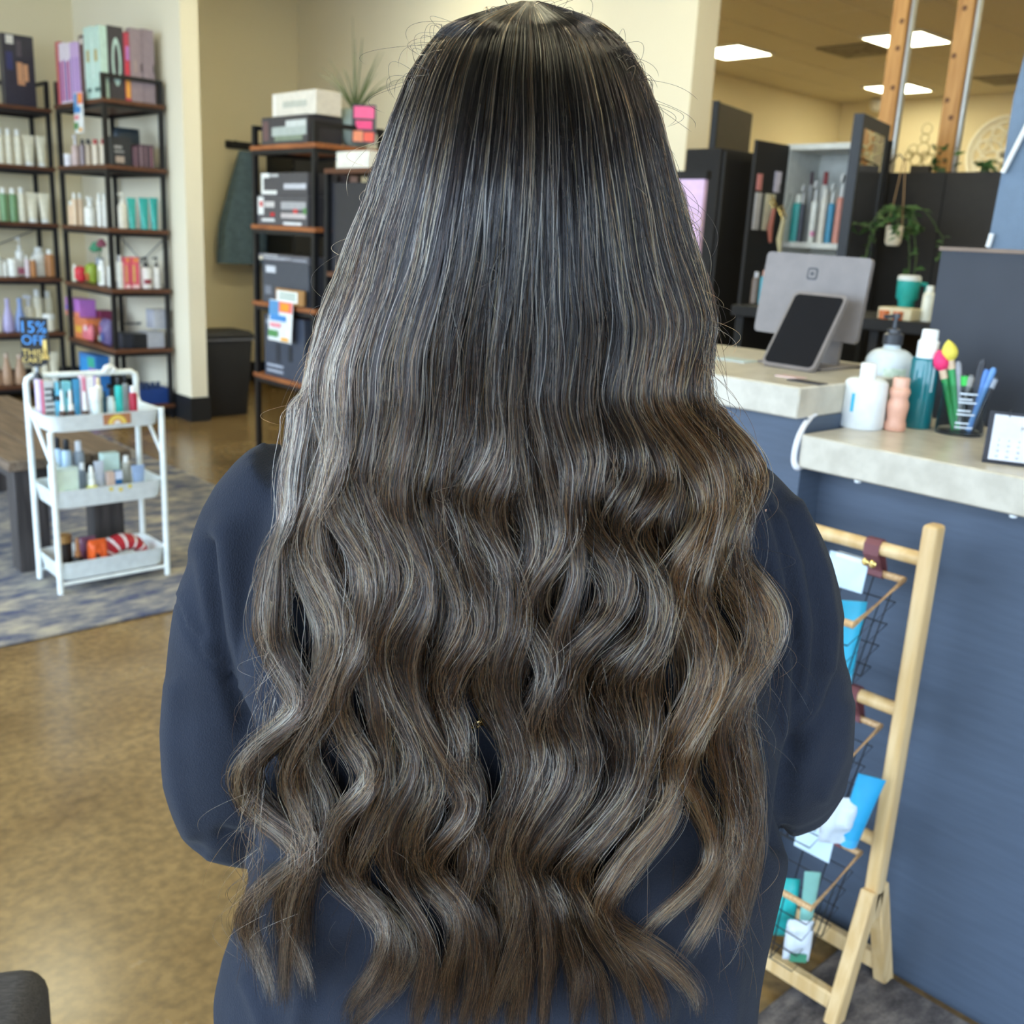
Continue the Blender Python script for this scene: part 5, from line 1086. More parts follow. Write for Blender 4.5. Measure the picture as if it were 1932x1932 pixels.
# ------------------------------------------------------------------ styling stations beyond the counter
LAM = mat('black_laminate_soft', (27, 24, 22), 0.75)
def stations():
    # half wall of black panels
    t = thing('divider_panels', 'black panelled half wall beyond the counter', 'divider', (0, 0, 0))
    yl, ym, yr = at_y(1640, 4.55, 1.7), at_y(1785, 4.55, 1.7), at_y(2080, 4.55, 1.7)
    BOX(4.55, 4.6, ym + 0.003, yl, 0, 1.725).build('panel', mat('charcoal_laminate', (46, 42, 38), 0.7), t)
    BOX(4.55, 4.6, yr, ym - 0.003, 0, 1.725).build('panel', mat('charcoal_laminate', (46, 42, 38), 0.7), t)
    BOX(4.554, 4.596, ym - 0.003, ym + 0.003, 0, 1.72).build('joint', LAM, t)
    # timber posts with a metal channel, floor to ceiling
    kn = mat('knotty_cedar', (196, 146, 84), 0.5, col2=(168, 116, 58), scale=4, stretch=(8, 8, 0.8))
    for i, (px, lab) in enumerate(((1690, 'first timber post, rising behind the standing mirror'), (1813, 'second timber post, rising behind the half wall'))):
        X = 4.68; Y = at_y(px, X, 2.3)
        t = thing('timber_post', lab, 'post', (X, Y, 0))
        BOX(0, 0.07, -0.038, 0.038, 0, CEIL).build('timber', kn, t, bevel=0.004, seg=1)
        for k in range(9):
            rnd = random.Random(k * 7 + i); MB().lathe([(0, 0), (0.012, 0.0006), (0, 0.0012)], 9).build('knot', pcol((104, 66, 34), 0.6), t, loc=(-0.0002, rnd.uniform(-0.02, 0.02), 1.75 + 0.17 * k + rnd.uniform(-.05, .05)), rot=(0, -math.pi / 2, 0))
        BOX(0.02, 0.05, -0.054, -0.040, 0, CEIL).build('metal_channel', mat('galvanised_channel', (186, 186, 180), 0.35, 0.7), t)
    # standing mirror
    ang = math.radians(14); u = Vector((math.cos(ang), math.sin(ang), 0)); 
    A = P(1612, 214, X=3.95); Bp = None
    t = thing('standing_mirror', 'tall black framed standing mirror beyond the counter', 'mirror', (A.x, A.y, 0)); t.rotation_euler = (0, 0, ang)
    H_ = A.z; Wm = 0.42
    f = mat('slate_frame', (52, 54, 58), 0.55)
    BOX(0, 0.035, -0.04, 0.0, 0, H_).build('frame_stile', f, t); BOX(Wm - 0.035, Wm, -0.04, 0.0, 0, H_).build('frame_stile', f, t)
    BOX(0.035, Wm - 0.035, -0.04, 0, H_ - 0.05, H_).build('frame_rail', f, t); BOX(0.035, Wm - 0.035, -0.04, 0, 0, 0.08).build('frame_rail', f, t)
    BOX(0.035, Wm - 0.035, -0.036, -0.03, 0.08, H_ - 0.05).build('mirror_glass', mat('mirror_silver', (226, 226, 224), 0.02, 1.0, var=0), t)
    BOX(Wm + 0.012, Wm + 0.04, -0.05, 0.0, 0, H_ - 0.06).build('side_post', LAM, t)
    # hanging plant pot on cords
    c = P(1687, 440, X=4.1); pt = thing('hanging_plant', 'trailing green plant in small cream hanging pot', 'plant', (c.x, c.y, c.z - 0.05))
    hook = P(1692, 300, X=4.1)
    s_ = cz(c) / F_PX
    MB().lathe([(0, 0), (11 * s_, 0), (15 * s_, 6 * s_), (16 * s_, 36 * s_), (14 * s_, 36 * s_), (13 * s_, 32 * s_), (0, 32 * s_)], 20).build('pot', pcol((222, 206, 176), 0.5), pt, smooth=True)
    for dx in (-0.03, 0.03):
        MB().tube([(0, dx, 36 * s_), (0.0, 0.004 * (1 if dx > 0 else -1), hook.z - c.z + 0.05)], 0.0025, 6).build('cord', pcol((150, 116, 76), 0.7), pt)
    MB().tube([(0, 0, hook.z - c.z + 0.045), (0.1, 0.08, hook.z - c.z + 0.08), (0.25, 0.2, hook.z - c.z + 0.05)], 0.003, 6).build('hook', M_BLACK, pt)
    lf = mat('ivy_leaf', (66, 96, 50), 0.5, var=0.3, scale=15); rnd = random.Random(9)
    leaf = MB(); leaf.add([(0, 0, 0), (0.35, 0.3, 0.06), (1, 0, -0.1), (0.35, -0.3, 0.06), (0.45, 0, 0.0)], [(0, 1, 4), (1, 2, 4), (2, 3, 4), (3, 0, 4)])
    l0 = leaf.build('leaf', lf, pt); l0.scale = (0.05,) * 3; l0.location = (0, 0, 0.12)
    vines = []
    for k in range(16):
        a = rnd.uniform(0, 6.28); L = rnd.uniform(0.05, 0.16); drop = rnd.choice([0.02, 0.05, 0.08, 0.12, 0.16])
        if k == 0: a, L, drop = -0.9, 0.08, 0.42
        if k == 1: a, L, drop = -1.1, 0.10, 0.33
        if k == 2: a, L, drop = 2.3, 0.10, 0.28
        if k == 3: a, L, drop = -0.8, 0.2, 0.14
        pts = [Vector((L * math.cos(a) * min(1, u * 1.8), L * math.sin(a) * min(1, u * 1.8), 0.11 + 0.05 * math.sin(min(1, u * 2) * math.pi) * (1 if u < 0.5 else 0) - drop * max(0, u - 0.25) / 0.75)) for u in [j / 10 for j in range(11)]]
        MB().tube(pts, 0.0018, 4).build('vine', pcol((84, 104, 56), 0.6), pt)
        for j in range(1, 11, 1):
            for _ in range(1):
                o = l0.copy(); C.objects.link(o); o.parent = pt; o.location = pts[j]; sc = rnd.uniform(0.03, 0.055); o.scale = (sc,) * 3
                o.rotation_euler = (rnd.uniform(-0.6, 0.6), rnd.uniform(-0.2, 0.9), rnd.uniform(0, 6.28))
    # tall black divider (turned a little) and black tower cabinet
    ang2 = math.radians(14)
    A = P(1345, 190, Y=3.2); t = thing('tall_divider', 'tall black divider board beside white partition end', 'divider', (A.x, A.y, 0), ang2)
    BOX(0, 0.02, -0.03, 0.0, 0, A.z).build('edge_strip', mat('matte_black', (22, 21, 21), 0.6), t)
    BOX(0.02, 0.46, -0.025, 0.0, 0, A.z - 0.004).build('board', mat('black_board_lit', (66, 58, 46), 0.5), t)  # black board coloured lighter and browner, light on its face put into the colour
    A = P(1362, 279, Y=2.95); B2 = P(1458, 281, Y=2.95)
    t = thing('tower_cabinet', 'black tower cabinet with round knobs at styling station', 'cabinet', (A.x, 2.95, 0))
    wv = B2.x - A.x
    BOX(0, wv, 0, 0.2, 0, A.z).build('carcass', LAM, t, bevel=0.003, seg=1)
    BOX(0.012, wv - 0.01, -0.018, -0.0005, 0.55, A.z - 0.012).build('door', mat('black_laminate_door', (32, 29, 26), 0.7), t, bevel=0.002, seg=1)
    kz = P(1410, 428, Y=2.95)
    for (px, py) in ((1410, 428), (1431, 418)):
        k_ = P(px, py, Y=2.93); MB().lathe([(0, 0), (0.006, 0), (0.006, 0.012), (0.014, 0.016), (0.012, 0.026), (0, 0.028)], 14).build('knob', mat('smoky_chrome', (120, 116, 108), 0.15, 0.9), t, loc=(k_.x - A.x, -0.018, k_.z), rot=(math.pi / 2, 0, 0), smooth=True)
    # open station cupboard with styling bottles
    X = 4.25; y0, y1 = at_y(1604, X, 1.6), at_y(1482, X, 1.6); zt = P(1540, 282, X=X).z; zs = P(1540, 458, X=X).z
    t = thing('station_cupboard', 'open white-lined cupboard full of styling bottles', 'cupboard', (X, y0, 0))
    W_ = y1 - y0; inn = mat('white_melamine', (206, 206, 198), 0.5)
    BOX(0.26, 0.28, 0, W_, 0, zt).build('back_panel', inn, t)
    BOX(0, 0.26, W_, W_ + 0.02, 0, zt).build('side_panel', inn, t); BOX(0, 0.26, -0.02, 0.0, 0, zt).build('side_panel', mat('slate_frame', (52, 54, 58), 0.55), t)
    BOX(-0.005, 0.28, -0.02, W_ + 0.02, zt, zt + 0.025).build('top_board', inn, t)
    for z in (zs, zs - 0.42): BOX(-0.005, 0.26, 0.0, W_, z - 0.025, z).build('shelf', inn, t)
    BOX(0.0, 0.26, 0.0, W_, 0, zs - 0.6).build('lower_box', LAM, t)
    # open door hung with tools
    dr = BOX(-0.26, -0.004, W_ + 0.004, W_ + 0.02, 0.3, zt + 0.02).build('open_door', mat('black_laminate_door', (32, 29, 26), 0.7), t)
    for (x, z, w, h, c) in ((-0.1, zt - 0.1, 0.04, 0.09, (206, 196, 206)), (-0.16, zt - 0.2, 0.07, 0.16, (214, 206, 176)), (-0.235, zt - 0.2, 0.04, 0.16, (196, 190, 184)), (-0.235, zt - 0.12, 0.03, 0.07, (206, 130, 120))):
        BOX(x, x + w, W_ - 0.006, W_ + 0.0035, z - h, z).build('taped_card', pcol(c, 0.5), dr)
    def bt(px0, px1, ytop, kind, label, dx=0.07, **k):
        pc = (px0 + px1) / 2; Y = at_y(pc, X + dx, zs); q = cz((X + dx, Y, zs)) / F_PX; c = RM.T @ np.array([X + dx, Y, zs - CAM_H]); by = MID + F_PX * c[1] / c[2]
        Y = min(max(Y, y0 + 0.5 * (px1 - px0) * q + 0.003), y1 - 0.5 * (px1 - px0) * q - 0.003)
        product(kind, (X + dx, Y, zs + 0.0006), (px1 - px0) * q, (by - ytop) * q, label, **k)
    bt(1481, 1500, 371, 'bottle', 'turquoise spray can with pale cap in station cupboard', body=(60, 168, 166), cap=(226, 226, 214))
    bt(1500, 1512, 352, 'spray', 'dark slim bottle with clear sprayer in cupboard', body=(70, 72, 84), cap=(206, 206, 206))
    bt(1512, 1522, 331, 'bottle', 'bottle with dark plum cap in station cupboard', dx=0.17, body=(176, 176, 176), cap=(70, 40, 52))
    bt(1522, 1535, 345, 'spray', 'clear bottle with white and pink band in cupboard', dx=0.06, body=(226, 228, 222), cap=(214, 214, 214), marks=[(0, 1, 0.1, 0.18, (226, 150, 190))])
    bt(1536, 1550, 331, 'bottle', 'bottle with bright red cap in station cupboard', dx=0.16, body=(206, 206, 202), cap=(140, 40, 40))
    bt(1540, 1552, 362, 'bottle', 'plain off-white bottle in station cupboard', dx=0.05, body=(214, 210, 198), cap=(220, 216, 206))
    bt(1554, 1567, 350, 'spray', 'blue bottle with white sprayer in station cupboard', dx=0.07, body=(60, 140, 176), cap=(222, 224, 220))
    bt(1569, 1583, 333, 'spray', 'salmon pink bottle with white sprayer in cupboard', dx=0.07, body=(206, 136, 116), cap=(230, 228, 222))
    # hanging tools in front of the open door
    for i, (px, py, c, l) in enumerate(((1456, 432, (176, 100, 76), 'copper brush hanging from the open cupboard door'), (1474, 452, (190, 176, 130), 'brass handled comb hanging from the cupboard door'))):
        q = P(px, py, X=4.12); t2 = thing('hanging_tool', l, 'hair tool', q)
        MB().tube([(0, 0, 0.09), (0, 0.01, 0), (0, 0, -0.06)], [0.009, 0.014, 0.007], 10).build('handle', pcol(c, 0.35), t2, smooth=True)
        for k in range(3): MB().tube([(0, 0.012 * math.cos(a) + 0.01 * k, 0.1 + 0.016 * k + 0.012 * math.sin(a)) for a in [2 * math.pi * j / 10 for j in range(10)]], 0.003, 5, closed=True).build('ring', brass, t2)
        MB().tube([(0, 0.005, 0.1), (0.02, 0.0, 0.16), (0.03, 0.0, 0.2)], 0.002, 5).build('cord', pcol((60, 56, 50), 0.6), t2)
    # work ledge behind the payment stand
    zl = P(1690, 600, X=3.45).z
    t = thing('work_ledge', 'black work ledge beyond the reception counter', 'ledge', (3.3, 0, 0))
    ya, yb = at_y(1380, 3.3, zl), at_y(2000, 3.3, zl)
    BOX(0, 0.45, yb, ya, zl - 0.04, zl).build('top', LAM, t, bevel=0.003, seg=1)
    for y in (yb + 0.02, (ya + yb) / 2, ya - 0.04): BOX(0.03, 0.42, y, y + 0.03, 0, zl - 0.04).build('leg_panel', LAM, t)
    def on(px, kind, w, h, label, dx=0.1, **k):
        Y = at_y(px, 3.3 + dx, zl); q = cz((3.3 + dx, Y, zl)) / F_PX; return product(kind, (3.3 + dx, Y, zl + 0.0006), w * q, h * q, label, **k)
    on(1746, 'bottle', 23, 66, 'white squeeze bottle on the black ledge', dx=0.1, body=(226, 222, 202), cap=(230, 228, 216))
    on(1422, 'bottle', 15, 58, 'brown and steel bottle on black ledge', dx=0.2, body=(120, 104, 92), cap=(196, 196, 198))
    on(1437, 'bottle', 15, 62, 'peach and teal bottle on black ledge', dx=0.2, body=(70, 160, 176), cap=(206, 150, 130))
    on(1452, 'tube', 18, 56, 'cream tube on the black ledge', dx=0.12, body=(206, 200, 170), cap=(200, 194, 164))
    on(1700, 'box', 60, 22, 'cream box holding odds and ends on ledge', dx=0.08, d=0.12, body=(206, 190, 150))
    for i, (px, c, l) in enumerate(((1668, (206, 110, 50), 'orange clip near the payment stand'), (1694, (190, 96, 40), 'second orange clip near the cream box'))):
        on(px, 'jar', 22, 16, l, dx=0.03, body=c, cap=c)
    # teal tumbler
    Y = at_y(1692, 3.42, zl); q = cz((3.42, Y, zl)) / F_PX
    t = thing('tumbler', 'teal travel tumbler with handle and straw lid', 'tumbler', (3.47, Y, zl + 0.0006)); teal = mat('teal_powder_coat', (40, 158, 148), 0.4); bh = 70 * q
    t.location.z = zl + 0.0006
    MB().lathe([(0, 0), (13 * q, 0), (14 * q, 2 * q), (15 * q, 32 * q), (20 * q, 38 * q), (21 * q, bh), (0, bh)], 22).build('cup', teal, t, smooth=True)
    MB().lathe([(0, bh), (21.5 * q, bh), (21 * q, bh + 8 * q), (17 * q, bh + 10 * q), (0, bh + 10 * q)], 22).build('lid', pcol((214, 214, 206), 0.4), t, smooth=True)
    hd = Vector((0.73, -0.68, 0))
    MB().tube([hd * 18 * q + Vector((0, 0, bh - 4 * q)), hd * 33 * q + Vector((0, 0, bh - 6 * q)), hd * 35 * q + Vector((0, 0, bh - 14 * q)), hd * 33 * q + Vector((0, 0, 18 * q)), hd * 26 * q + Vector((0, 0, 12 * q)), hd * 14 * q + Vector((0, 0, 14 * q))], 4 * q, 8).build('handle', teal, t, smooth=True)
    # ring ornament and greenery on top of the half wall
    c = P(1738, 320, X=4.575); t = thing('ring_ornament', 'stacked gold ring ornament on the half wall', 'ornament', (4.575, c.y, 1.7256))
    gold = mat('pale_gold', (196, 176, 120), 0.35, 0.5); s_ = cz(c) / F_PX
    BOX(-0.02, 0.02, -18 * s_, 18 * s_, 0, 12 * s_).build('base', pcol((60, 52, 42), 0.5), t)
    for (dy, dz, r) in ((14, 24, 11), (-10, 22, 11), (22, 42, 9), (2, 42, 12), (-18, 40, 9), (2, 62, 8), (0, 78, 10), (28, 32, 8), (-2, 30, 7)):
        MB().tube([(0, dy * s_ + r * s_ * math.cos(a), dz * s_ + r * s_ * math.sin(a)) for a in [2 * math.pi * j / 18 for j in range(18)]], 1.4 * s_, 6, closed=True).build('ring', gold, t, smooth=True)
    for (px, lab) in ((1776, 'small leafy sprig beside the ring ornament'), (1858, 'low greenery on top of the half wall')):
        Y = at_y(px, 4.575, 1.73); t = thing('leafy_sprig', lab, 'plant', (4.575, Y, 1.7252)); rnd = random.Random(px)
        for k in range(22):
            o = l0.copy(); C.objects.link(o); o.parent = t; sc = rnd.uniform(0.03, 0.06); o.scale = (sc,) * 3
            o.location = (rnd.uniform(-0.02, 0.02), rnd.uniform(-0.06, 0.06), rnd.uniform(0.005, 0.11 if px < 1800 else 0.04)); o.rotation_euler = (rnd.uniform(-0.8, 0.8), rnd.uniform(-1.2, 0.3), rnd.uniform(0, 6.28))
        MB().lathe([(0, 0), (0.02, 0), (0.016, 0.02), (0, 0.022)], 10).build('root_clump', pcol((70, 84, 44), 0.7), t)
    # pierced round wall medallion on the far wall
    c = P(1890, 292, X=13.2); s_ = cz(c) / F_PX; t = thing('wall_medallion', 'large pale pierced round medallion on far wall', 'wall art', (13.235, c.y, c.z))
    md_ = mat('pale_carved_wood', (255, 250, 236), 0.6); Rm = 68 * s_
    def circ(r, cy, cz_, w): return MB().tube([(0, cy + r * math.cos(a), cz_ + r * math.sin(a)) for a in [2 * math.pi * j / 30 for j in range(30)]], w, 6, closed=True)
    circ(Rm, 0, 0, 0.03).build('outer_ring', md_, t, smooth=True)
    circ(Rm * 0.88, 0, 0, 0.012).build('inner_ring', md_, t, smooth=True)
    for k in range(8):
        a = 2 * math.pi * k / 8
        circ(Rm * 0.42, Rm * 0.44 * math.cos(a), Rm * 0.44 * math.sin(a), 0.013).build('petal_ring', md_, t, smooth=True)
        circ(Rm * 0.14, Rm * 0.68 * math.cos(a + 0.39), Rm * 0.68 * math.sin(a + 0.39), 0.011).build('scroll_ring', md_, t, smooth=True)
    circ(Rm * 0.16, 0, 0, 0.02).build('hub_ring', md_, t, smooth=True)
    # exit camera on far wall
    c = P(1648, 199, X=13.1); t = thing('wall_camera', 'small round security camera near far corner', 'camera', (13.05, c.y - 0.1, c.z))
    MB().lathe([(0, -0.1), (0.09, -0.08), (0.12, 0.0), (0.11, 0.06), (0, 0.08)], 16).build('dome', pcol((200, 196, 186), 0.3), t, smooth=True)
    BOX(0.0, 0.195, -0.04, 0.04, 0.0, 0.05).build('bracket', pcol((200, 196, 186), 0.3), t)
    # pink poster stand and rounded grey dryer hood showing beside the hair
    a, b_ = P(1282, 338, X=3.3), P(1330, 338, X=3.3); zb_ = P(1330, 500, X=3.3).z
    t = thing('pink_poster', 'pale pink poster panel with black top rail', 'poster', (3.3, 0, 0))
    BOX(0, 0.02, b_.y, a.y + 0.05, zb_ - 0.35, a.z).build('panel', pcol((226, 190, 220), 0.6), t)
    BOX(-0.004, 0.024, b_.y - 0.01, a.y + 0.07, a.z, a.z + 0.03).build('top_rail', LAM, t)
    BOX(0.0, 0.02, (a.y + b_.y) / 2, (a.y + b_.y) / 2 + 0.04, 0.0, zb_ - 0.35).build('foot', LAM, t)
    c = P(1262, 420, X=2.95); t = thing('dryer_hood', 'rounded grey dryer hood half hidden by the hair', 'hair dryer', (2.95, c.y, 0))
    rings = []; s_ = cz(c) / F_PX
    for k in range(9):
        a = math.pi / 2 * k / 8; rings.append([(38 * s_ * math.cos(a) * math.cos(b), 50 * s_ * math.cos(a) * math.sin(b), c.z - 70 * s_ + 150 * s_ * math.sin(a)) for b in [2 * math.pi * j / 20 for j in range(20)]])
    MB().ring_loft(rings[:-1]).build('hood', mat('smoky_silver', (96, 96, 102), 0.2, 0.4), t, smooth=True)
    MB().tube([(0.02, 0, c.z - 70 * s_), (0.03, 0, 0.0)], 0.02, 12).build('pole', LAM, t)
    MB().lathe([(0, 0), (0.16, 0), (0.15, 0.02), (0, 0.03)], 20).build('foot_base', LAM, t)
stations()
# ------------------------------------------------------------------ the client, seen from behind
HD = math.atan2(RM[1, 2], RM[0, 2])
FWD = Vector((math.cos(HD), math.sin(HD), 0)); RGT = Vector((math.sin(HD), -math.cos(HD), 0))
P0 = 0.72
person = thing('person', 'person with long wavy highlighted hair in dark navy sweatshirt, seen from behind', 'person', FWD * P0, HD - math.pi / 2)
FN = np.array(FWD); RN = np.array(RGT)
def Wl(px, py, fwd):
    """pixel + distance ahead of the camera -> the person's own coordinates (x right, y ahead, z up); arrays welcome"""
    px, py, fwd = np.broadcast_arrays(np.asarray(px, float), np.asarray(py, float), np.asarray(fwd, float))
    v = np.stack([px - MID, py - MID, np.full(px.shape, F_PX)], -1) @ RM.T
    t = fwd / (v @ FN)
    return np.stack([t * (v @ RN), fwd - P0, CAM_H + t * v[..., 2]], -1)
def to_px(co):
    """person coordinates -> pixel"""
    w = co[..., 0:1] * RN + (co[..., 1:2] + P0) * FN
    w = w.copy(); w[..., 2] += co[..., 2] - CAM_H
    c = w @ RM
    return MID + F_PX * c[..., 0] / c[..., 2], MID + F_PX * c[..., 1] / c[..., 2]
V3 = lambda a: Vector((float(a[0]), float(a[1]), float(a[2])))
def loft_path(m, pts, rad, n=20, flat=None):
    m.tube([V3(p) for p in pts], [float(r) for r in rad], n); return m
def resample(pts, k):
    pts = np.array(pts, float); t = np.r_[0, np.cumsum(np.linalg.norm(np.diff(pts[:, :3], axis=0), axis=1))]; t /= t[-1]
    u = np.linspace(0, 1, k); out = np.stack([np.interp(u, t, pts[:, i]) for i in range(pts.shape[1])], 1)
    for _ in range(3): out[1:-1] = (out[:-2] + 2 * out[1:-1] + out[2:]) / 4
    return out
def px_path(lst): return [tuple(Wl(a, b, c)) + (r,) for a, b, c, r in lst]
SL_L = px_path([(560, 905, .735, .040), (505, 960, .74, .047), (485, 1050, .75, .050), (470, 1130, .755, .054), (458, 1240, .765, .057), (450, 1380, .775, .0605), (450, 1450, .785, .0605), (452, 1515, .80, .0595)])
SL_R = px_path([(1350, 930, .735, .040), (1410, 990, .74, .047), (1445, 1080, .75, .050), (1458, 1170, .755, .053), (1462, 1300, .765, .057), (1463, 1400, .775, .060), (1463, 1462, .80, .0595)])
eL, eR = np.array(SL_L[-1][:3]), np.array(SL_R[-1][:3])
SL_L += [(eL[0] + .035, eL[1] + .09, eL[2] + .018, .054), (eL[0] + .085, eL[1] + .17, eL[2] + .05, .045), (eL[0] + .125, eL[1] + .225, eL[2] + .075, .038)]
SL_R += [(eR[0] - .035, eR[1] + .09, eR[2] + .018, .054), (eR[0] - .085, eR[1] + .17, eR[2] + .05, .045), (eR[0] - .125, eR[1] + .225, eR[2] + .075, .038)]
TORSO = [(800, 700, 1200, .045), (835, 600, 1310, .075), (880, 545, 1365, .092), (950, 505, 1405, .105), (1050, 490, 1425, .112), (1200, 478, 1440, .115), (1400, 480, 1470, .115), (1560, 486, 1482, .115), (1650, 477, 1462, .116), (1720, 460, 1446, .118), (1800, 432, 1433, .120), (1870, 418, 1426, .122), (1932, 421, 1421, .122), (2020, 440, 1405, .12), (2110, 470, 1375, .115)]
def torso_rings(scale=1.0, n=48, e=2.6):
    rings = []
    for y, xl, xr, d in TORSO:
        a, b = Wl(xl, y, .745), Wl(xr, y, .745); c = (a + b) / 2; hw = (b[0] - a[0]) / 2 * scale
        rings.append([(c[0] + hw * abs(math.cos(t)) ** (2 / e) * math.copysign(1, math.cos(t)), c[1] + d * scale * abs(math.sin(t)) ** (2 / e) * math.copysign(1, math.sin(t)), c[2]) for t in [2 * math.pi * j / n for j in range(n)]])
    return rings[::-1]
def fuse(m, name, material, voxel, smooth_it, parent):
    """union of the closed shells into one continuous surface"""
    o = m.build(name + '_raw', None)
    r = o.modifiers.new('r', 'REMESH'); r.mode = 'VOXEL'; r.voxel_size = voxel
    s = o.modifiers.new('s', 'SMOOTH'); s.factor = 0.6; s.iterations = smooth_it
    dg = bpy.context.evaluated_depsgraph_get(); me = bpy.data.meshes.new_from_object(o.evaluated_get(dg)); bpy.data.objects.remove(o)
    me.name = name; me.materials.clear(); me.materials.append(material)
    me.polygons.foreach_set('use_smooth', [True] * len(me.polygons))
    q = bpy.data.objects.new(name, me); C.objects.link(q); q.parent = parent
    return q
# --- sweatshirt
def knit():
    m = bpy.data.materials.new('washed_navy_fleece'); m.use_nodes = True; nt = m.node_tree; b = nt.nodes['Principled BSDF']; N = nt.nodes.new; L = nt.links.new
    tc = N('ShaderNodeTexCoord'); n1 = N('ShaderNodeTexNoise'); n1.inputs['Scale'].default_value = 9; n1.inputs['Detail'].default_value = 5; L(tc.outputs['Object'], n1.inputs[0])
    r = N('ShaderNodeValToRGB'); r.color_ramp.elements[0].position = 0.3; r.color_ramp.elements[0].color = rgb(27, 31, 41); r.color_ramp.elements[1].position = 0.7; r.color_ramp.elements[1].color = rgb(36, 41, 53)
    L(n1.outputs[0], r.inputs[0])
    mp = N('ShaderNodeMapping'); mp.inputs['Scale'].default_value = (900, 900, 520); L(tc.outputs['Object'], mp.inputs[0])
    w = N('ShaderNodeTexVoronoi'); w.inputs['Scale'].default_value = 1.0; L(mp.outputs[0], w.inputs['Vector'])
    mx = N('ShaderNodeMixRGB'); mx.blend_type = 'MULTIPLY'; mx.inputs[0].default_value = 0.4; L(r.outputs[0], mx.inputs[1]); L(w.outputs[0], mx.inputs[2]); L(r.outputs[0], b.inputs['Base Color'])
    bp = N('ShaderNodeBump'); bp.inputs['Strength'].default_value = 0.35; bp.inputs['Distance'].default_value = 0.0015; L(w.outputs[0], bp.inputs['Height']); L(bp.outputs[0], b.inputs['Normal'])
    b.inputs['Roughness'].default_value = 0.95; b.inputs['Sheen Weight'].default_value = 0.05; b.inputs['Sheen Roughness'].default_value = 0.5
    b.inputs['Specular IOR Level'].default_value = 0.2
    return m
M_KNIT = knit()
m = MB(); m.ring_loft(torso_rings())
for s_ in (SL_L, SL_R):
    q = resample(s_, 34); loft_path(m, q[:, :3], q[:, 3], 26)
for e_ in (eL, eR):      # rounded elbows
    m.lathe([(0, -.063), (.03, -.0555), (.052, -.035), (.062, -.006), (.06, .02), (.045, .044), (0, .06)], 24, (e_[0], e_[1] + .012, e_[2] + .002))
shirt = fuse(m, 'sweatshirt', M_KNIT, 0.0042, 8, person)
FOLDS = [  # polyline in the picture, half width (px), depth (m): creases are negative, rolls positive
    ([(392, 1030), (398, 1100), (412, 1200), (436, 1300), (474, 1400), (520, 1480)], 16, -.0075),
    ([(424, 1000), (430, 1080), (450, 1200), (478, 1300), (520, 1400)], 26, .0045),
    ([(352, 1060), (362, 1120), (378, 1200)], 14, -.003),
    ([(336, 1128), (350, 1180), (385, 1240), (430, 1285), (470, 1305)], 4, -.0022),
    ([(341, 1122), (355, 1174), (390, 1233), (434, 1278), (474, 1297)], 4, .0012),
    ([(330, 1300), (322, 1380), (330, 1480), (360, 1570)], 16, .003),
    ([(420, 1575), (480, 1590), (560, 1585)], 14, -.004), ([(400, 1610), (470, 1625), (540, 1615)], 14, .004),
    ([(1462, 960), (1490, 1100), (1506, 1250), (1500, 1380), (1486, 1500), (1474, 1600)], 13, -.0085),
    ([(1478, 930), (1530, 1060), (1548, 1180), (1540, 1290), (1520, 1370), (1505, 1420)], 12, -.005),
    ([(1505, 950), (1550, 1080), (1564, 1180), (1560, 1260)], 13, .0035),
    ([(1470, 980), (1478, 1100), (1486, 1250), (1480, 1380)], 20, .0045),
    ([(1598, 1180), (1588, 1260), (1560, 1340), (1530, 1390), (1508, 1430)], 10, -.004),
    ([(1590, 1330), (1580, 1420), (1550, 1500)], 14, .003),
    ([(600, 1880), (640, 1800), (700, 1760)], 22, -.004), ([(560, 1932), (575, 1850), (600, 1790)], 18, .004), ([(1290, 1932), (1310, 1850), (1340, 1790)], 20, -.004),
    ([(1380, 1932), (1392, 1800), (1400, 1700)], 18, .003), ([(470, 1760), (520, 1780), (570, 1770)], 16, -.003), ([(460, 1850), (480, 1900), (490, 1932)], 14, .003)]
me = shirt.data; co = np.empty(len(me.vertices) * 3); me.vertices.foreach_get('co', co); co = co.reshape(-1, 3)
no = np.empty(len(me.vertices) * 3); me.vertices.foreach_get('normal', no); no = no.reshape(-1, 3)
pxx, pyy = to_px(co); face = np.clip(-no[:, 1] * 1.6 + 0.35, 0, 1); disp = np.zeros(len(co))
for poly, hw, dep in FOLDS:
    dmin = np.full(len(co), 1e9)
    for (ax, ay), (bx, by) in zip(poly[:-1], poly[1:]):
        dx, dy = bx - ax, by - ay; t = np.clip(((pxx - ax) * dx + (pyy - ay) * dy) / (dx * dx + dy * dy), 0, 1)
        dmin = np.minimum(dmin, np.hypot(pxx - ax - t * dx, pyy - ay - t * dy))
    disp += dep * np.exp(-(dmin / hw) ** 2) * face
wob = np.array([mnoise.noise(Vector((c[0] * 9, c[1] * 9, c[2] * 6))) for c in co]) * 0.0045
co += no * (disp * 1.5 + wob)[:, None]
me.vertices.foreach_set('co', co.ravel()); me.update()
for s_, sgn in ((SL_L, 1), (SL_R, -1)):     # ribbed cuffs
    a, b = np.array(s_[-2][:3]), np.array(s_[-1][:3]); d = (b - a) / np.linalg.norm(b - a)
    MB().tube([V3(b - d * .004), V3(b + d * .022), V3(b + d * .05)], [.036, .036, .030], 24).build('cuff', mat('navy_rib_knit', (28, 32, 43), 0.95), shirt, smooth=True)
hem = [[(x * 0.985, y, z) for x, y, z in torso_rings()[0]], [(x * 0.93, y * 0.93, z - .05) for x, y, z in torso_rings()[0]]]
MB().ring_loft(hem[::-1], True, False).build('hem_band', mat('navy_rib_knit', (28, 32, 43), 0.95), shirt, smooth=True)
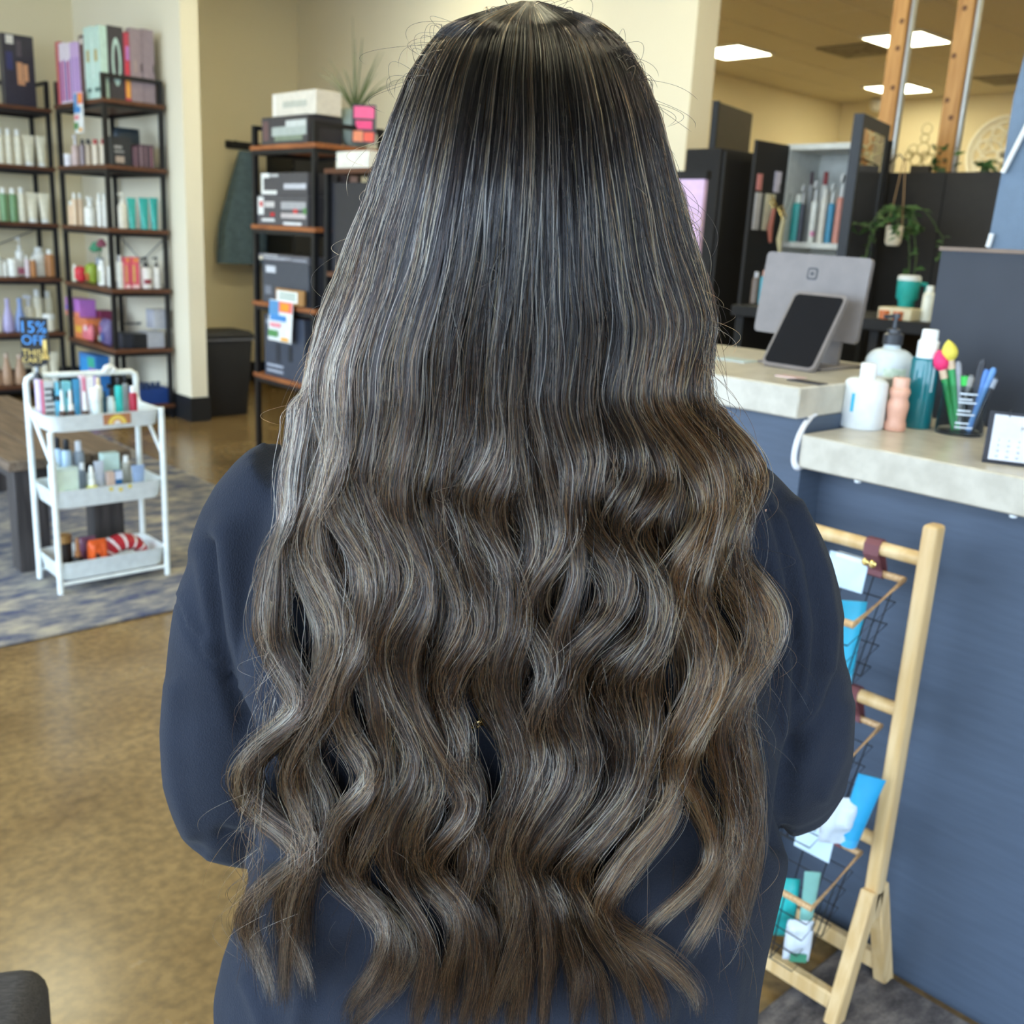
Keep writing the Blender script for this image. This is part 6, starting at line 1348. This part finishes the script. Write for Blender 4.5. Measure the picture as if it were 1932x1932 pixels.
# --- trousers and shoes (below the frame)
zh = torso_rings()[0][0][2]
m = MB()
cx0 = float(np.mean([p[0] for p in torso_rings()[0]])); cy0 = float(np.mean([p[1] for p in torso_rings()[0]]))
m.ring_loft([[(cx0 + .165 * math.cos(t), cy0 + .105 * math.sin(t), z) for t in [2 * math.pi * j / 24 for j in range(24)]] for z in (zh - .06, zh + .03)])
for s_ in (-1, 1): m.tube([(cx0 + s_ * .085, cy0, zh), (cx0 + s_ * .088, cy0, zh - .15), (cx0 + s_ * .09, cy0 + .005, zh * .5), (cx0 + s_ * .09, cy0, .10), (cx0 + s_ * .09, cy0, .055)], [.085, .086, .066, .052, .05], 20)
fuse(m, 'trousers', mat('black_cotton', (30, 30, 34), 0.9), 0.012, 4, person)
for s_ in (-1, 1):
    sh = MB().ring_loft([[(cx0 + s_ * .09 + w * math.cos(t), cy0 + .03 + l * math.sin(t) + o_, z) for t in [2 * math.pi * j / 20 for j in range(20)]] for z, w, l, o_ in ((0, .044, .125, .02), (.02, .046, .128, .02), (.05, .042, .11, .01), (.075, .036, .075, -.015))]).build('shoe', mat('white_canvas', (222, 220, 214), 0.8), person, smooth=True)
# --- body: head, neck, core, arms, hands
HC = Wl(988, 300, .70); HC[2] = Wl(1000, 5, .70)[2] - .128
skin = mat('skin', (206, 160, 132), 0.5, var=0.05)
m = MB()
n = 28; rings = []
for k in range(1, 20):
    th = math.pi * k / 20; zc_ = math.cos(th); r = math.sin(th); jaw = 1 - 0.22 * max(0, -zc_) ** 1.2
    ring = []
    for j in range(n):
        a = 2 * math.pi * j / n; x, y = math.cos(a), math.sin(a)
        X, Y, Zz = .073 * r * x * jaw, .093 * r * y, .112 * zc_
        if y > 0:                                            # face side (turned away from the camera)
            nose = .020 * math.exp(-((x * r) / .16) ** 2 - ((zc_ + .12) / .2) ** 2); brow = .005 * math.exp(-((zc_ - .18) / .1) ** 2) * y
            eye = -.007 * (math.exp(-((x * r - .38) / .16) ** 2) + math.exp(-((x * r + .38) / .16) ** 2)) * math.exp(-((zc_ - .02) / .1) ** 2)
            lip = .006 * math.exp(-((x * r) / .3) ** 2) * (math.exp(-((zc_ + .44) / .05) ** 2) + math.exp(-((zc_ + .54) / .05) ** 2)); chin = .008 * math.exp(-((x * r) / .3) ** 2 - ((zc_ + .8) / .15) ** 2)
            Y += nose + brow + eye + lip + chin
        ring.append((HC[0] + X, HC[1] + Y, HC[2] + Zz))
    rings.append(ring)
m.ring_loft(rings[::-1])
for s_ in (-1, 1): m.tube([(HC[0] + s_ * .070, HC[1] - .002, HC[2] - .03), (HC[0] + s_ * .080, HC[1] - .008, HC[2] - .01), (HC[0] + s_ * .082, HC[1] - .010, HC[2] + .015), (HC[0] + s_ * .072, HC[1] - .002, HC[2] + .03)], [.006, .010, .011, .006], 10)
zs_ = torso_rings()[-1][0][2]
m.tube([(HC[0], HC[1] - .005, HC[2] - .06), (HC[0], HC[1] + .005, HC[2] - .11), (cx0, .01, zs_ - .01), (cx0, .012, zs_ - .06)], [.055, .053, .060, .075], 20)
rings = [[(x * 1.0, y, z) for x, y, z in r_] for r_ in torso_rings(0.82)]
m.ring_loft(rings[3:-1])
for s_, e in ((SL_L, 1), (SL_R, -1)):
    q = resample(s_, 20); m.tube([V3(p[:3]) for p in q], [float(max(.024, .036 - .012 * i / 19)) for i in range(20)], 16)
    b = np.array(s_[-1][:3]); a = np.array(s_[-2][:3]); d = (b - a) / np.linalg.norm(b - a); sd = np.array([d[1], -d[0], 0.0]) * 1.0; up = np.cross(sd, d)
    m.tube([V3(b - d * .01), V3(b + d * .05), V3(b + d * .085), V3(b + d * .125)], [.024, .021, .028, .024], 14)
    kb = b + d * .12
    for i, (off, ln) in enumerate(((-.024, .060), (-.008, .070), (.008, .066), (.024, .050))):   # four fingers, gently curled
        r0 = kb + sd * off; m.tube([V3(r0 - d * .01), V3(r0 + d * ln * .45), V3(r0 + d * ln * .8 - up * .014), V3(r0 + d * ln * .9 - up * .034)], [.0088, .0084, .0078, .0064], 10)
    r0 = b + d * .075 + sd * (-.024 * e); m.tube([V3(r0), V3(r0 - sd * .022 * e + d * .022), V3(r0 - sd * .026 * e + d * .05)], [.011, .0096, .0075], 10)   # thumb from the side of the palm
for s_ in (-1, 1): m.tube([(cx0 + s_ * .08, cy0, zh + .04), (cx0 + s_ * .088, cy0, zh * .5), (cx0 + s_ * .09, cy0, .04), (cx0 + s_ * .09, cy0 + .06, .03)], [.065, .045, .034, .026], 16)
body = fuse(m, 'body', skin, 0.0045, 3, person)
for s_ in (-1, 1):
    e = MB().lathe([(0, -.0115), (.008, -.008), (.0115, 0), (.008, .008), (0, .0115)], 14).build('eye', pcol((236, 234, 230), 0.2), body, loc=(HC[0] + s_ * .029, HC[1] + .0765, HC[2] + .002), smooth=True)
# ------------------------------------------------------------------ hair
GUIDES = [
 [(576,757),(554,902),(550,967),(525,1025),(514,1094),(508,1167),(510,1217),(532,1264),(561,1315),(568,1351),(539,1372),(503,1402),(470,1440),(460,1480),(477,1524),(524,1562),(564,1592),(573,1630),(558,1674),(548,1720),(542,1767),(539,1813),(536,1872)],
 [(590,757),(601,895),(575,975),(561,1022),(568,1076),(590,1130),(615,1185),(615,1257),(600,1330),(576,1400),(592,1456),(617,1518),(610,1565),(580,1612),(517,1658),(474,1705),(461,1740),(486,1798),(511,1866)],
 [(622,757),(628,850),(612,930),(596,990),(600,1060),(625,1120),(640,1190),(628,1260),(604,1330),(575,1390),(548,1440),(545,1490),(570,1540),(590,1590),(575,1640),(545,1700),(548,1760),(566,1810),(580,1850)],
 [(648,757),(641,859),(619,924),(626,975),(655,1018),(684,1065),(697,1112),(684,1185),(677,1239),(646,1293),(640,1348),(666,1410),(701,1456),(694,1500),(650,1535),(632,1585),(632,1643),(666,1689),(713,1730),(729,1767),(722,1798),(701,1854),(660,1905)],
 [(684,757),(677,841),(659,913),(680,982),(709,1040),(720,1094),(717,1149),(702,1203),(697,1257),(709,1312),(725,1372),(750,1430),(750,1480),(720,1530),(690,1580),(660,1640),(690,1690),(745,1740),(765,1790),(740,1850),(700,1910),(660,1932)],
 [(705,757),(692,841),(680,910),(700,975),(728,1040),(742,1094),(733,1156),(715,1206),(712,1257),(728,1315),(760,1373),(785,1431),(780,1485),(750,1540),(735,1600),(740,1655),(770,1705),(800,1755),(810,1810),(800,1870),(785,1932)],
 [(735,757),(713,841),(706,906),(720,975),(746,1040),(760,1094),(749,1156),(728,1206),(728,1257),(746,1315),(778,1373),(803,1415),(828,1462),(825,1506),(803,1549),(784,1596),(784,1643),(822,1680),(860,1720),(870,1780),(850,1850),(840,1932)],
 [(778,757),(767,841),(753,906),(753,967),(782,1033),(807,1087),(807,1149),(782,1203),(771,1257),(782,1315),(807,1373),(840,1437),(868,1487),(881,1518),(859,1565),(822,1605),(815,1630),(853,1667),(884,1711),(900,1780),(890,1860),(870,1932)],
 [(825,757),(822,822),(807,888),(789,938),(804,996),(833,1051),(854,1105),(865,1159),(847,1214),(825,1264),(836,1322),(862,1373),(872,1420),(858,1480),(880,1540),(912,1600),(900,1660),(880,1720),(905,1790),(915,1860),(900,1932)],
 [(880,757),(876,815),(854,877),(843,924),(865,975),(880,1040),(894,1094),(912,1149),(909,1203),(872,1257),(851,1312),(843,1366),(865,1420),(892,1470),(902,1520),(885,1580),(870,1640),(900,1700),(930,1760),(925,1840),(905,1932)],
 [(916,757),(930,815),(927,866),(898,913),(887,953),(909,1004),(934,1058),(952,1112),(963,1167),(952,1221),(934,1275),(940,1330),(965,1390),(985,1450),(975,1510),(945,1570),(925,1620),(945,1680),(960,1740),(985,1800),(975,1870),(960,1932)],
 [(960,757),(965,830),(960,895),(935,950),(940,1010),(968,1065),(985,1125),(985,1190),(965,1250),(960,1310),(985,1370),(1010,1440),(1010,1500),(985,1560),(960,1615),(975,1680),(990,1750),(995,1820),(985,1932)],
 [(1012,757),(1030,822),(1041,895),(1059,953),(1065,1004),(1051,1058),(1015,1105),(1004,1167),(1033,1221),(1048,1275),(1028,1330),(1009,1384),(1024,1430),(1015,1472),(993,1518),(971,1565),(971,1611),(981,1658),(990,1705),(978,1767),(956,1829),(931,1907)],
 [(1040,757),(1055,822),(1075,885),(1075,945),(1075,990),(1082,1040),(1090,1090),(1075,1145),(1055,1200),(1050,1260),(1045,1320),(1045,1375),(1065,1430),(1060,1480),(1030,1530),(1000,1580),(985,1630),(1010,1680),(1030,1740),(1035,1810),(1025,1932)],
 [(1070,757),(1084,822),(1102,870),(1088,931),(1088,975),(1113,1025),(1153,1069),(1167,1112),(1153,1167),(1106,1210),(1070,1257),(1062,1312),(1080,1366),(1106,1425),(1102,1487),(1068,1534),(1034,1580),(1009,1618),(1002,1649),(1037,1674),(1061,1705),(1068,1751),(1083,1798),(1099,1844),(1086,1922)],
 [(1124,757),(1146,815),(1167,870),(1153,920),(1128,960),(1138,1004),(1182,1040),(1211,1083),(1225,1130),(1218,1185),(1175,1228),(1131,1264),(1124,1312),(1150,1359),(1160,1410),(1167,1456),(1158,1503),(1117,1549),(1074,1596),(1037,1630),(1061,1662),(1086,1692),(1074,1722),(1086,1767),(1117,1813),(1136,1860),(1145,1930)],
 [(1160,757),(1190,815),(1210,868),(1200,920),(1172,965),(1170,1005),(1200,1050),(1228,1090),(1240,1140),(1232,1195),(1200,1240),(1168,1280),(1175,1330),(1195,1380),(1200,1440),(1190,1495),(1150,1550),(1110,1600),(1070,1645),(1095,1685),(1115,1720),(1130,1765),(1165,1810),(1190,1860),(1205,1920)],
 [(1190,757),(1218,815),(1247,866),(1254,913),(1225,957),(1196,996),(1211,1040),(1247,1083),(1262,1130),(1254,1185),(1236,1236),(1218,1286),(1225,1330),(1230,1390),(1215,1440),(1200,1481),(1175,1534),(1130,1587),(1095,1627),(1090,1667),(1115,1695),(1125,1725),(1150,1765),(1195,1800),(1226,1846),(1251,1907)],
 [(1225,757),(1269,822),(1305,870),(1330,913),(1334,967),(1305,1022),(1276,1069),(1283,1112),(1312,1167),(1327,1221),(1327,1275),(1305,1330),(1280,1394),(1279,1441),(1273,1503),(1230,1565),(1195,1600),(1173,1632),(1148,1678),(1128,1720),(1158,1761),(1217,1792),(1273,1835),(1316,1885)],
 [(1262,757),(1312,822),(1348,870),(1363,924),(1363,967),(1345,1022),(1334,1069),(1323,1112),(1323,1149),(1352,1203),(1370,1257),(1363,1312),(1330,1366),(1300,1415),(1285,1445),(1294,1480),(1316,1518),(1341,1580),(1344,1627),(1319,1667),(1279,1705),(1235,1745),(1204,1782)],
 [(1298,757),(1348,804),(1385,848),(1402,895),(1395,953),(1378,1004),(1372,1058),(1400,1105),(1425,1156),(1430,1203),(1412,1257),(1385,1300),(1368,1345),(1360,1395),(1368,1441),(1383,1503),(1396,1565),(1385,1627),(1362,1674),(1345,1720),(1318,1767),(1288,1816)],
 [(1330,757),(1372,815),(1410,865),(1422,915),(1406,965),(1388,1010),(1390,1060),(1428,1110),(1455,1160),(1459,1205),(1439,1257),(1406,1300),(1392,1350),(1400,1400),(1412,1450),(1428,1515),(1426,1590),(1410,1660),(1396,1730),(1388,1790)],
]
YU = np.array([2, 12, 40, 80, 140, 220, 300, 380, 440, 520, 600, 680, 757.])
LU = np.array([985, 940, 850, 808, 770, 738, 713, 688, 665, 637, 608, 588, 574.])
RU = np.array([1015, 1060, 1135, 1182, 1216, 1247, 1266, 1286, 1302, 1328, 1350, 1340, 1338.])
NP = 62
TT = np.linspace(0, 1, NP)
DY = np.array([2, 12, 40, 80, 150, 250, 400, 600, 800, 1000, 1200, 1400, 1600, 1932.])
DV = np.array([.700, .676, .640, .622, .605, .592, .582, .585, .592, .594, .594, .596, .598, .606])
def smooth1(a, w):
    k = np.ones(w) / w; p = np.pad(a, (w, w), mode='edge'); return np.convolve(p, k, mode='same')[w:-w]
YG = np.arange(2, 1960, 6.0)
def dense(g):
    g = np.array(g, float); yg, xg = g[:, 1], g[:, 0]
    s = (xg[0] - LU[-1]) / (RU[-1] - LU[-1]); s = min(max(s, 0.0), 1.0)
    x = np.interp(YG, yg, xg)
    xu = np.interp(YG, YU, LU) + s * (np.interp(YG, YU, RU) - np.interp(YG, YU, LU))
    # the soft first bend below the crown
    xu += np.clip((YG - 380) / 300, 0, 1) * 9 * np.sin((YG - 430) / 62.0 + s * 5)
    b = np.clip((YG - 640) / 190, 0, 1); b = b * b * (3 - 2 * b)
    x = np.where(YG < 640, xu, xu * (1 - b) + x * b)
    for _ in range(16): x[1:-1] = (x[:-2] + 2 * x[1:-1] + x[2:]) / 4
    return x, s, float(yg[-1])
G0 = [dense(g) for g in GUIDES]
GD = []
for i, a in enumerate(G0):
    GD.append((a[0], a[1], a[2], 0))
    if i < len(G0) - 1:
        b = G0[i + 1]
        for w in ((0.5,) if i not in (10, 11, 12) else (0.33, 0.67)):
            ph = 10 * np.sin(YG / 47.0 + i * 1.7) * np.clip((YG - 700) / 200, 0, 1)
            k_ = np.clip((YG - 880) / 420, 0, 1); k_ = k_ * k_ * (3 - 2 * k_); wy = w + ((0.12 if (i % 2) == 0 else 0.88) - w) * k_
            GD.append((a[0] * (1 - wy) + b[0] * wy + ph, a[1] * (1 - w) + b[1] * w, a[2] * (1 - w) + b[2] * w - 60, 1))
NG = len(GD)
GX = np.array([g[0] for g in GD]); GS = np.array([g[1] for g in GD]); GE = np.array([g[2] for g in GD]); GK = np.array([g[3] for g in GD])
GDEV = np.array([x - smooth1(x, 47) for x in GX]); GDEV[:, YG < 640] *= np.clip((YG[YG < 640] - 380) / 260, 0, 1)
_rmp = np.clip((YG - 780) / 160, 0, 1)
GDER = np.array([smooth1(np.gradient(d, 6.0), 5) for d in GDEV]) * 42.0 * _rmp
GLAY = RNG.uniform(-.010, .012, NG) + GK * .006
PXM = 0.00034

_TY = np.arange(-60, 2020, 4.0)
def table(xs, ys, w=61):
    t = np.interp(_TY, xs, ys)
    if xs[0] < 60: t = np.where(_TY < xs[0], ys[0] + (ys[0] - ys[1]) / (xs[1] - xs[0]) * 0.5 * (xs[0] - _TY), t)
    for _ in range(2): t2 = smooth1(t, w // 2 * 2 + 1); f = np.clip((_TY - 60) / 160, 0, 1); t = t * (1 - f) + t2 * f
    return t
T_D = table(DY, DV, 31); T_S = table([0, 60, 450, 757, 1000, 1932], [.0, .055, .085, .05, .030, .020], 41); T_K = table([0, 150, 600, 1932], [.003, .008, .014, .012], 41)
def lut(T, Y): return np.interp(Y, _TY, T)
PJ = RNG.normal(0, 7, (NG, 7))
def strands(n, clump_scale, thick, back, wander, end_j, keep=None, gids=None):
    gid = RNG.integers(0, NG, n) if gids is None else RNG.choice(gids, n)
    th = RNG.uniform(0, 2 * np.pi, n); rr = np.sqrt(RNG.uniform(0, 1, n)); u, v = rr * np.cos(th), rr * np.sin(th)
    yend = np.where(GE[gid] > 1840, GE[gid] + 45, GE[gid]) - np.abs(RNG.normal(0, end_j, n)) - RNG.uniform(0, 40, n)
    y0 = RNG.uniform(2, 14, n)
    T = TT[None, :] ** 1.0
    Y = y0[:, None] + (yend - y0)[:, None] * T
    psh = (RNG.normal(0, 7, n) + PJ[gid, np.clip(((u + 1) * 3.5).astype(int), 0, 6)])[:, None] * np.clip((Y - 600) / 300, 0, 1)
    amp = 1.08 + RNG.normal(0, .12, n)[:, None]
    idx = np.clip((Y + psh - YG[0]) / 6.0, 0, len(YG) - 1.001); i0 = idx.astype(int); fr = idx - i0
    def samp(A): return A[gid[:, None], i0] * (1 - fr) + A[gid[:, None], i0 + 1] * fr
    X = samp(GX); dev = samp(GDEV); der = samp(GDER)
    X = X + dev * (amp - 1)
    Lx, Rx = np.interp(Y, YU, LU), np.interp(Y, YU, RU); span = (Rx - Lx)
    ds = 1.0 / NG * 1.25 * clump_scale
    wu = ds * span
    yl = np.clip((Y - 757) / (1930 - 757), 0, 1)
    wl = ds * (RU[-1] - LU[-1]) * (1.0 + 0.12 * np.sin(np.clip(yl * 3, 0, 1) * np.pi / 2) - 0.55 * yl) * (1 + 0.3 * np.sin(Y / 43.0 + gid[:, None] * 2.1) * np.clip((Y - 800) / 200, 0, 1))
    wdt = np.where(Y < 757, wu, wl)
    X = X + u[:, None] * wdt
    # the outer outline stays inside the silhouette on the crown
    X = np.where(Y < 757, np.clip(X, Lx + 2 * rr[:, None], Rx - 2 * rr[:, None]), X)
    f1, f2 = RNG.uniform(90, 190, n)[:, None], RNG.uniform(30, 70, n)[:, None]; p1, p2 = RNG.uniform(0, 6.28, n)[:, None], RNG.uniform(0, 6.28, n)[:, None]
    env = np.clip((Y - 60) / 500, 0.05, 1) * (1 + 0.8 * yl)
    X = X + wander * env * (3.2 * np.sin(Y / f1 + p1) + 0.9 * np.sin(Y / f2 + p2))
    S = np.clip((X - Lx) / np.maximum(span, 1) * 2 - 1, -1.25, 1.25)
    side = lut(T_S, Y)
    D = lut(T_D, Y) + side * np.abs(S) ** 2.6
    tk = lut(T_K, Y)
    D = D + back + v[:, None] * thick * tk + GLAY[gid][:, None] * np.clip((Y - 350) / 400, 0, 1)
    D = D + der * 0.85 * PXM * np.clip((Y - 600) / 200, 0, 1) * 0.9
    D = D + wander * env * .0012 * np.sin(Y / (f1 * 0.8) + p2)
    return X, Y, D, gid, u, rr
RIB = RNG.uniform(-.17, .17, (NG, 7))
def hair_colour(X, Y, n, light_bias=0.0, gid=None, u=None):
    C_ = lambda a, b, c: np.array(rgb(a, b, c)[:3])
    root, dark, mid, light, pale, copper, gold = C_(11, 9, 11), C_(24, 18, 16), C_(58, 40, 33), C_(188, 132, 92), C_(242, 202, 160), C_(136, 78, 42), C_(204, 134, 76)
    r = RNG.uniform(0, 1, n); xm = X[:, NP // 2]
    leftness = np.clip((760 - xm) / 200, 0, 1); rightness = np.clip((xm - 1150) / 200, 0, 1)
    r = r + 0.10 * leftness + light_bias
    if gid is not None: r = r + RIB[gid, np.clip(((u + 1) * 3.5).astype(int), 0, 6)]
    tip = np.where((r < .65)[:, None], dark, np.where((r < .81)[:, None], mid, np.where((r < .935)[:, None], light, pale)))
    cop = (RNG.uniform(0, 1, n) < .12 + .28 * rightness); tip = np.where(cop[:, None], np.where((r > .7)[:, None], gold, copper), tip)
    tip = tip * RNG.uniform(.8, 1.2, n)[:, None]
    start = RNG.normal(560, 130, n); start = np.where(r > .87, RNG.uniform(-250, 330, n), start) - 130 * leftness
    ln = RNG.uniform(260, 480, n)
    k = np.clip((Y - start[:, None]) / ln[:, None], 0, 1); k = k * k * (3 - 2 * k)
    return root[None, None] * (1 - k[..., None]) + tip[:, None, :] * k[..., None]
sets = []
def add(n, cs, thick, back, wander, ej, bias=0.0, rad=.00019, gids=None):
    X, Y, D, gid, u, rr = strands(n, cs, thick, back, wander, ej, gids=gids)
    cc = hair_colour(X, Y, n, bias, gid, u); bright = cc[:, -1, :].mean(1) > .12
    sets.append((Wl(X, Y, D), cc, np.full(n, rad) * np.where(bright, 1.5, 1.0) * RNG.uniform(.8, 1.2, n)))
add(11000, 1.3, 1.0, .010, 1.0, 230, -.40, .00022)          # under layer
add(17000, 1.0, 1.0, .0, 1.0, 70, 0.0, .00019)               # locks
add(6500, 0.45, 0.6, -.004, 0.8, 50, .06, .00017)            # tight top strands of each lock
add(2600, 1.7, 1.4, -.006, 3.0, 160, .10, .00014)            # loose strands
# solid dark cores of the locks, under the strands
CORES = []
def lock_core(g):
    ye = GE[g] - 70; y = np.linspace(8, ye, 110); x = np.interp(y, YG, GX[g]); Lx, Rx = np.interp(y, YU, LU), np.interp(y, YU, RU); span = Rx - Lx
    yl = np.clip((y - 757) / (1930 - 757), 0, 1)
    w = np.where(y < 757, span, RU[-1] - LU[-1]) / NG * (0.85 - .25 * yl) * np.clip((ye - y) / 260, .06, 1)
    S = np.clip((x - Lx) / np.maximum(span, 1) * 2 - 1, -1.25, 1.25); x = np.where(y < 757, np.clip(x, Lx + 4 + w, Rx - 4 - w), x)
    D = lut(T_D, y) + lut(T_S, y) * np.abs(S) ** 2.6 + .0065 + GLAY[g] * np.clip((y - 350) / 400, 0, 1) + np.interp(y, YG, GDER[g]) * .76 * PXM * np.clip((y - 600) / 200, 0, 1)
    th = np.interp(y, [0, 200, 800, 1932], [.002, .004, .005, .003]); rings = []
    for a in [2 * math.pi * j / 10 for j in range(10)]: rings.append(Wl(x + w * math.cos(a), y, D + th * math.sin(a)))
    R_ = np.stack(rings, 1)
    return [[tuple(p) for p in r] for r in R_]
# short and flying hairs round the outline
def flyaways(n):
    gid = RNG.integers(0, NG, n); ys = RNG.uniform(4, 1750, n); edge = RNG.uniform(0, 1, n) < .65
    t = np.linspace(0, 1, NP)[None, :]
    L0 = np.interp(ys, np.r_[YU, 900, 1000, 1200, 1450, 1700, 1900], np.r_[LU, 552, 545, 505, 465, 470, 510]); R0 = np.interp(ys, np.r_[YU, 900, 1000, 1200, 1450, 1700, 1900], np.r_[RU, 1420, 1395, 1460, 1410, 1400, 1300])
    edge = edge | (ys < 200); left = RNG.uniform(0, 1, n) < .5; x0 = np.where(edge, np.where(left, L0 + RNG.uniform(0, 40, n), R0 - RNG.uniform(0, 40, n)), L0 + (R0 - L0) * RNG.uniform(.05, .95, n))
    sg = np.where(left, -1, 1); ln = RNG.uniform(60, 230, n); out = RNG.exponential(22, n) + 5; out = np.where(edge, out, RNG.normal(0, 30, n) * sg)
    Y = ys[:, None] + ln[:, None] * t * RNG.uniform(.5, 1.05, n)[:, None]; X = x0[:, None] + sg[:, None] * out[:, None] * np.sin(t * RNG.uniform(1.2, 3.0, n)[:, None]) + RNG.normal(0, 12, n)[:, None] * t ** 2
    up = (ys < 160)[:, None]; Y = np.where(up, ys[:, None] + 40 * t - RNG.uniform(0, 35, n)[:, None] * np.sin(3.0 * t), Y)
    S = np.clip((X - L0[:, None]) / (R0 - L0)[:, None] * 2 - 1, -1.2, 1.2)
    side = np.interp(ys, [0, 60, 450, 757, 1932], [.0, .05, .08, .05, .02])[:, None]
    D = np.interp(ys, DY, DV)[:, None] + side * np.abs(S) ** 2.6 - .010 - .012 * np.sin(t * 2.5) * RNG.uniform(0, 1, n)[:, None]
    col = hair_colour(X, Y, n, .1); sets.append((Wl(X, Y, D), col, np.full(n, .00011)))
flyaways(1500)
pos = np.concatenate([s[0] for s in sets]); colr = np.concatenate([s[1] for s in sets]); rads = np.concatenate([s[2] for s in sets]); NS = len(pos)
hc = bpy.data.hair_curves.new('hair'); hc.add_curves([NP] * NS)
hc.position_data.foreach_set('vector', np.ascontiguousarray(pos, dtype=np.float32).ravel())
taper = np.clip((1 - TT) / .12, .25, 1)[None, :] * np.ones((NS, 1)) * rads[:, None]
at = hc.attributes.get('radius') or hc.attributes.new('radius', 'FLOAT', 'POINT'); at.data.foreach_set('value', taper.astype(np.float32).ravel())
ca = hc.attributes.new('hair_colour', 'FLOAT_COLOR', 'POINT'); ca.data.foreach_set('color', np.concatenate([colr, np.ones(colr.shape[:2] + (1,))], -1).astype(np.float32).ravel())
hm = bpy.data.materials.new('balayage_hair'); hm.use_nodes = True; nt = hm.node_tree; nt.nodes.remove(nt.nodes['Principled BSDF'])
hb = nt.nodes.new('ShaderNodeBsdfHairPrincipled'); hb.parametrization = 'COLOR'
an = nt.nodes.new('ShaderNodeAttribute'); an.attribute_name = 'hair_colour'
nt.links.new(an.outputs['Color'], hb.inputs['Color']); hb.inputs['Roughness'].default_value = 0.135; hb.inputs['Radial Roughness'].default_value = 0.3
hb.inputs['IOR'].default_value = 1.41; hb.inputs['Random Roughness'].default_value = 0.2
nt.links.new(hb.outputs[0], nt.nodes['Material Output'].inputs[0])
hair = bpy.data.objects.new('hair', hc); C.objects.link(hair); hc.materials.append(hm); hair.parent = person
hair['label'] = 'very long wavy dark brown hair with caramel highlights'; hair['kind'] = 'stuff'
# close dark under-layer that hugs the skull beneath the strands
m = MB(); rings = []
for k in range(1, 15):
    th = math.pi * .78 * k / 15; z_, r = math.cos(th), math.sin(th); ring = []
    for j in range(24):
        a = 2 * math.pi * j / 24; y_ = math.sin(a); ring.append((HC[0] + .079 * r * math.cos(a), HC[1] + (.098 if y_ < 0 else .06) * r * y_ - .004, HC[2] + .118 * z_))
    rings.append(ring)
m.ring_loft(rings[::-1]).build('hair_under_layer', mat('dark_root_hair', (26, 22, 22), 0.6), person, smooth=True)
# gold chain strap lying on the back of the sweatshirt
from mathutils.bvhtree import BVHTree
bvh = BVHTree.FromPolygons([v.co.copy() for v in shirt.data.vertices], [tuple(p.vertices) for p in shirt.data.polygons])
pts = []
for k in range(64):
    u_ = k / 63; px, py = 570 + (1330 - 570) * u_, 1545 + (1085 - 1545) * u_ + 20 * math.sin(u_ * 3.14)
    a = V3(Wl(px, py, .40)); b = V3(Wl(px, py, .80)); hit = bvh.ray_cast(a, (b - a).normalized())
    if hit[0] is not None: pts.append(hit[0] + hit[1] * .0022)
ch = thing('bag_chain', 'gold curb chain strap crossing the back beneath the hair', 'chain strap', FWD * P0, HD - math.pi / 2)
acc = 0; brs = mat('pale_gold_metal', (230, 206, 150), 0.18, 1.0)
link = MB().tube([(.0042 * math.cos(a), .0026 * math.sin(a), 0) for a in [2 * math.pi * j / 12 for j in range(12)]], .0009, 6, closed=True)
l_first = None; d_acc = 0.0; i_l = 0
for i in range(len(pts) - 1):
    a, b = pts[i], pts[i + 1]; seg = (b - a).length; d = (b - a).normalized(); s = d_acc
    while s < seg:
        if l_first is None: l_first = link.build('chain_link', brs, ch, smooth=True); o = l_first
        else: o = l_first.copy(); C.objects.link(o); o.parent = ch
        o.location = a + d * s; nrm = Vector((0, -1, 0)); sd = nrm.cross(d).normalized(); nn = d.cross(sd)
        tw = 0.6 if i_l % 2 else -0.6; sd2 = sd * math.cos(tw) + nn * math.sin(tw); nn2 = d.cross(sd2)
        o.rotation_euler = Matrix(((d.x, sd2.x, nn2.x), (d.y, sd2.y, nn2.y), (d.z, sd2.z, nn2.z))).to_euler(); i_l += 1; s += .0056
    d_acc = s - seg

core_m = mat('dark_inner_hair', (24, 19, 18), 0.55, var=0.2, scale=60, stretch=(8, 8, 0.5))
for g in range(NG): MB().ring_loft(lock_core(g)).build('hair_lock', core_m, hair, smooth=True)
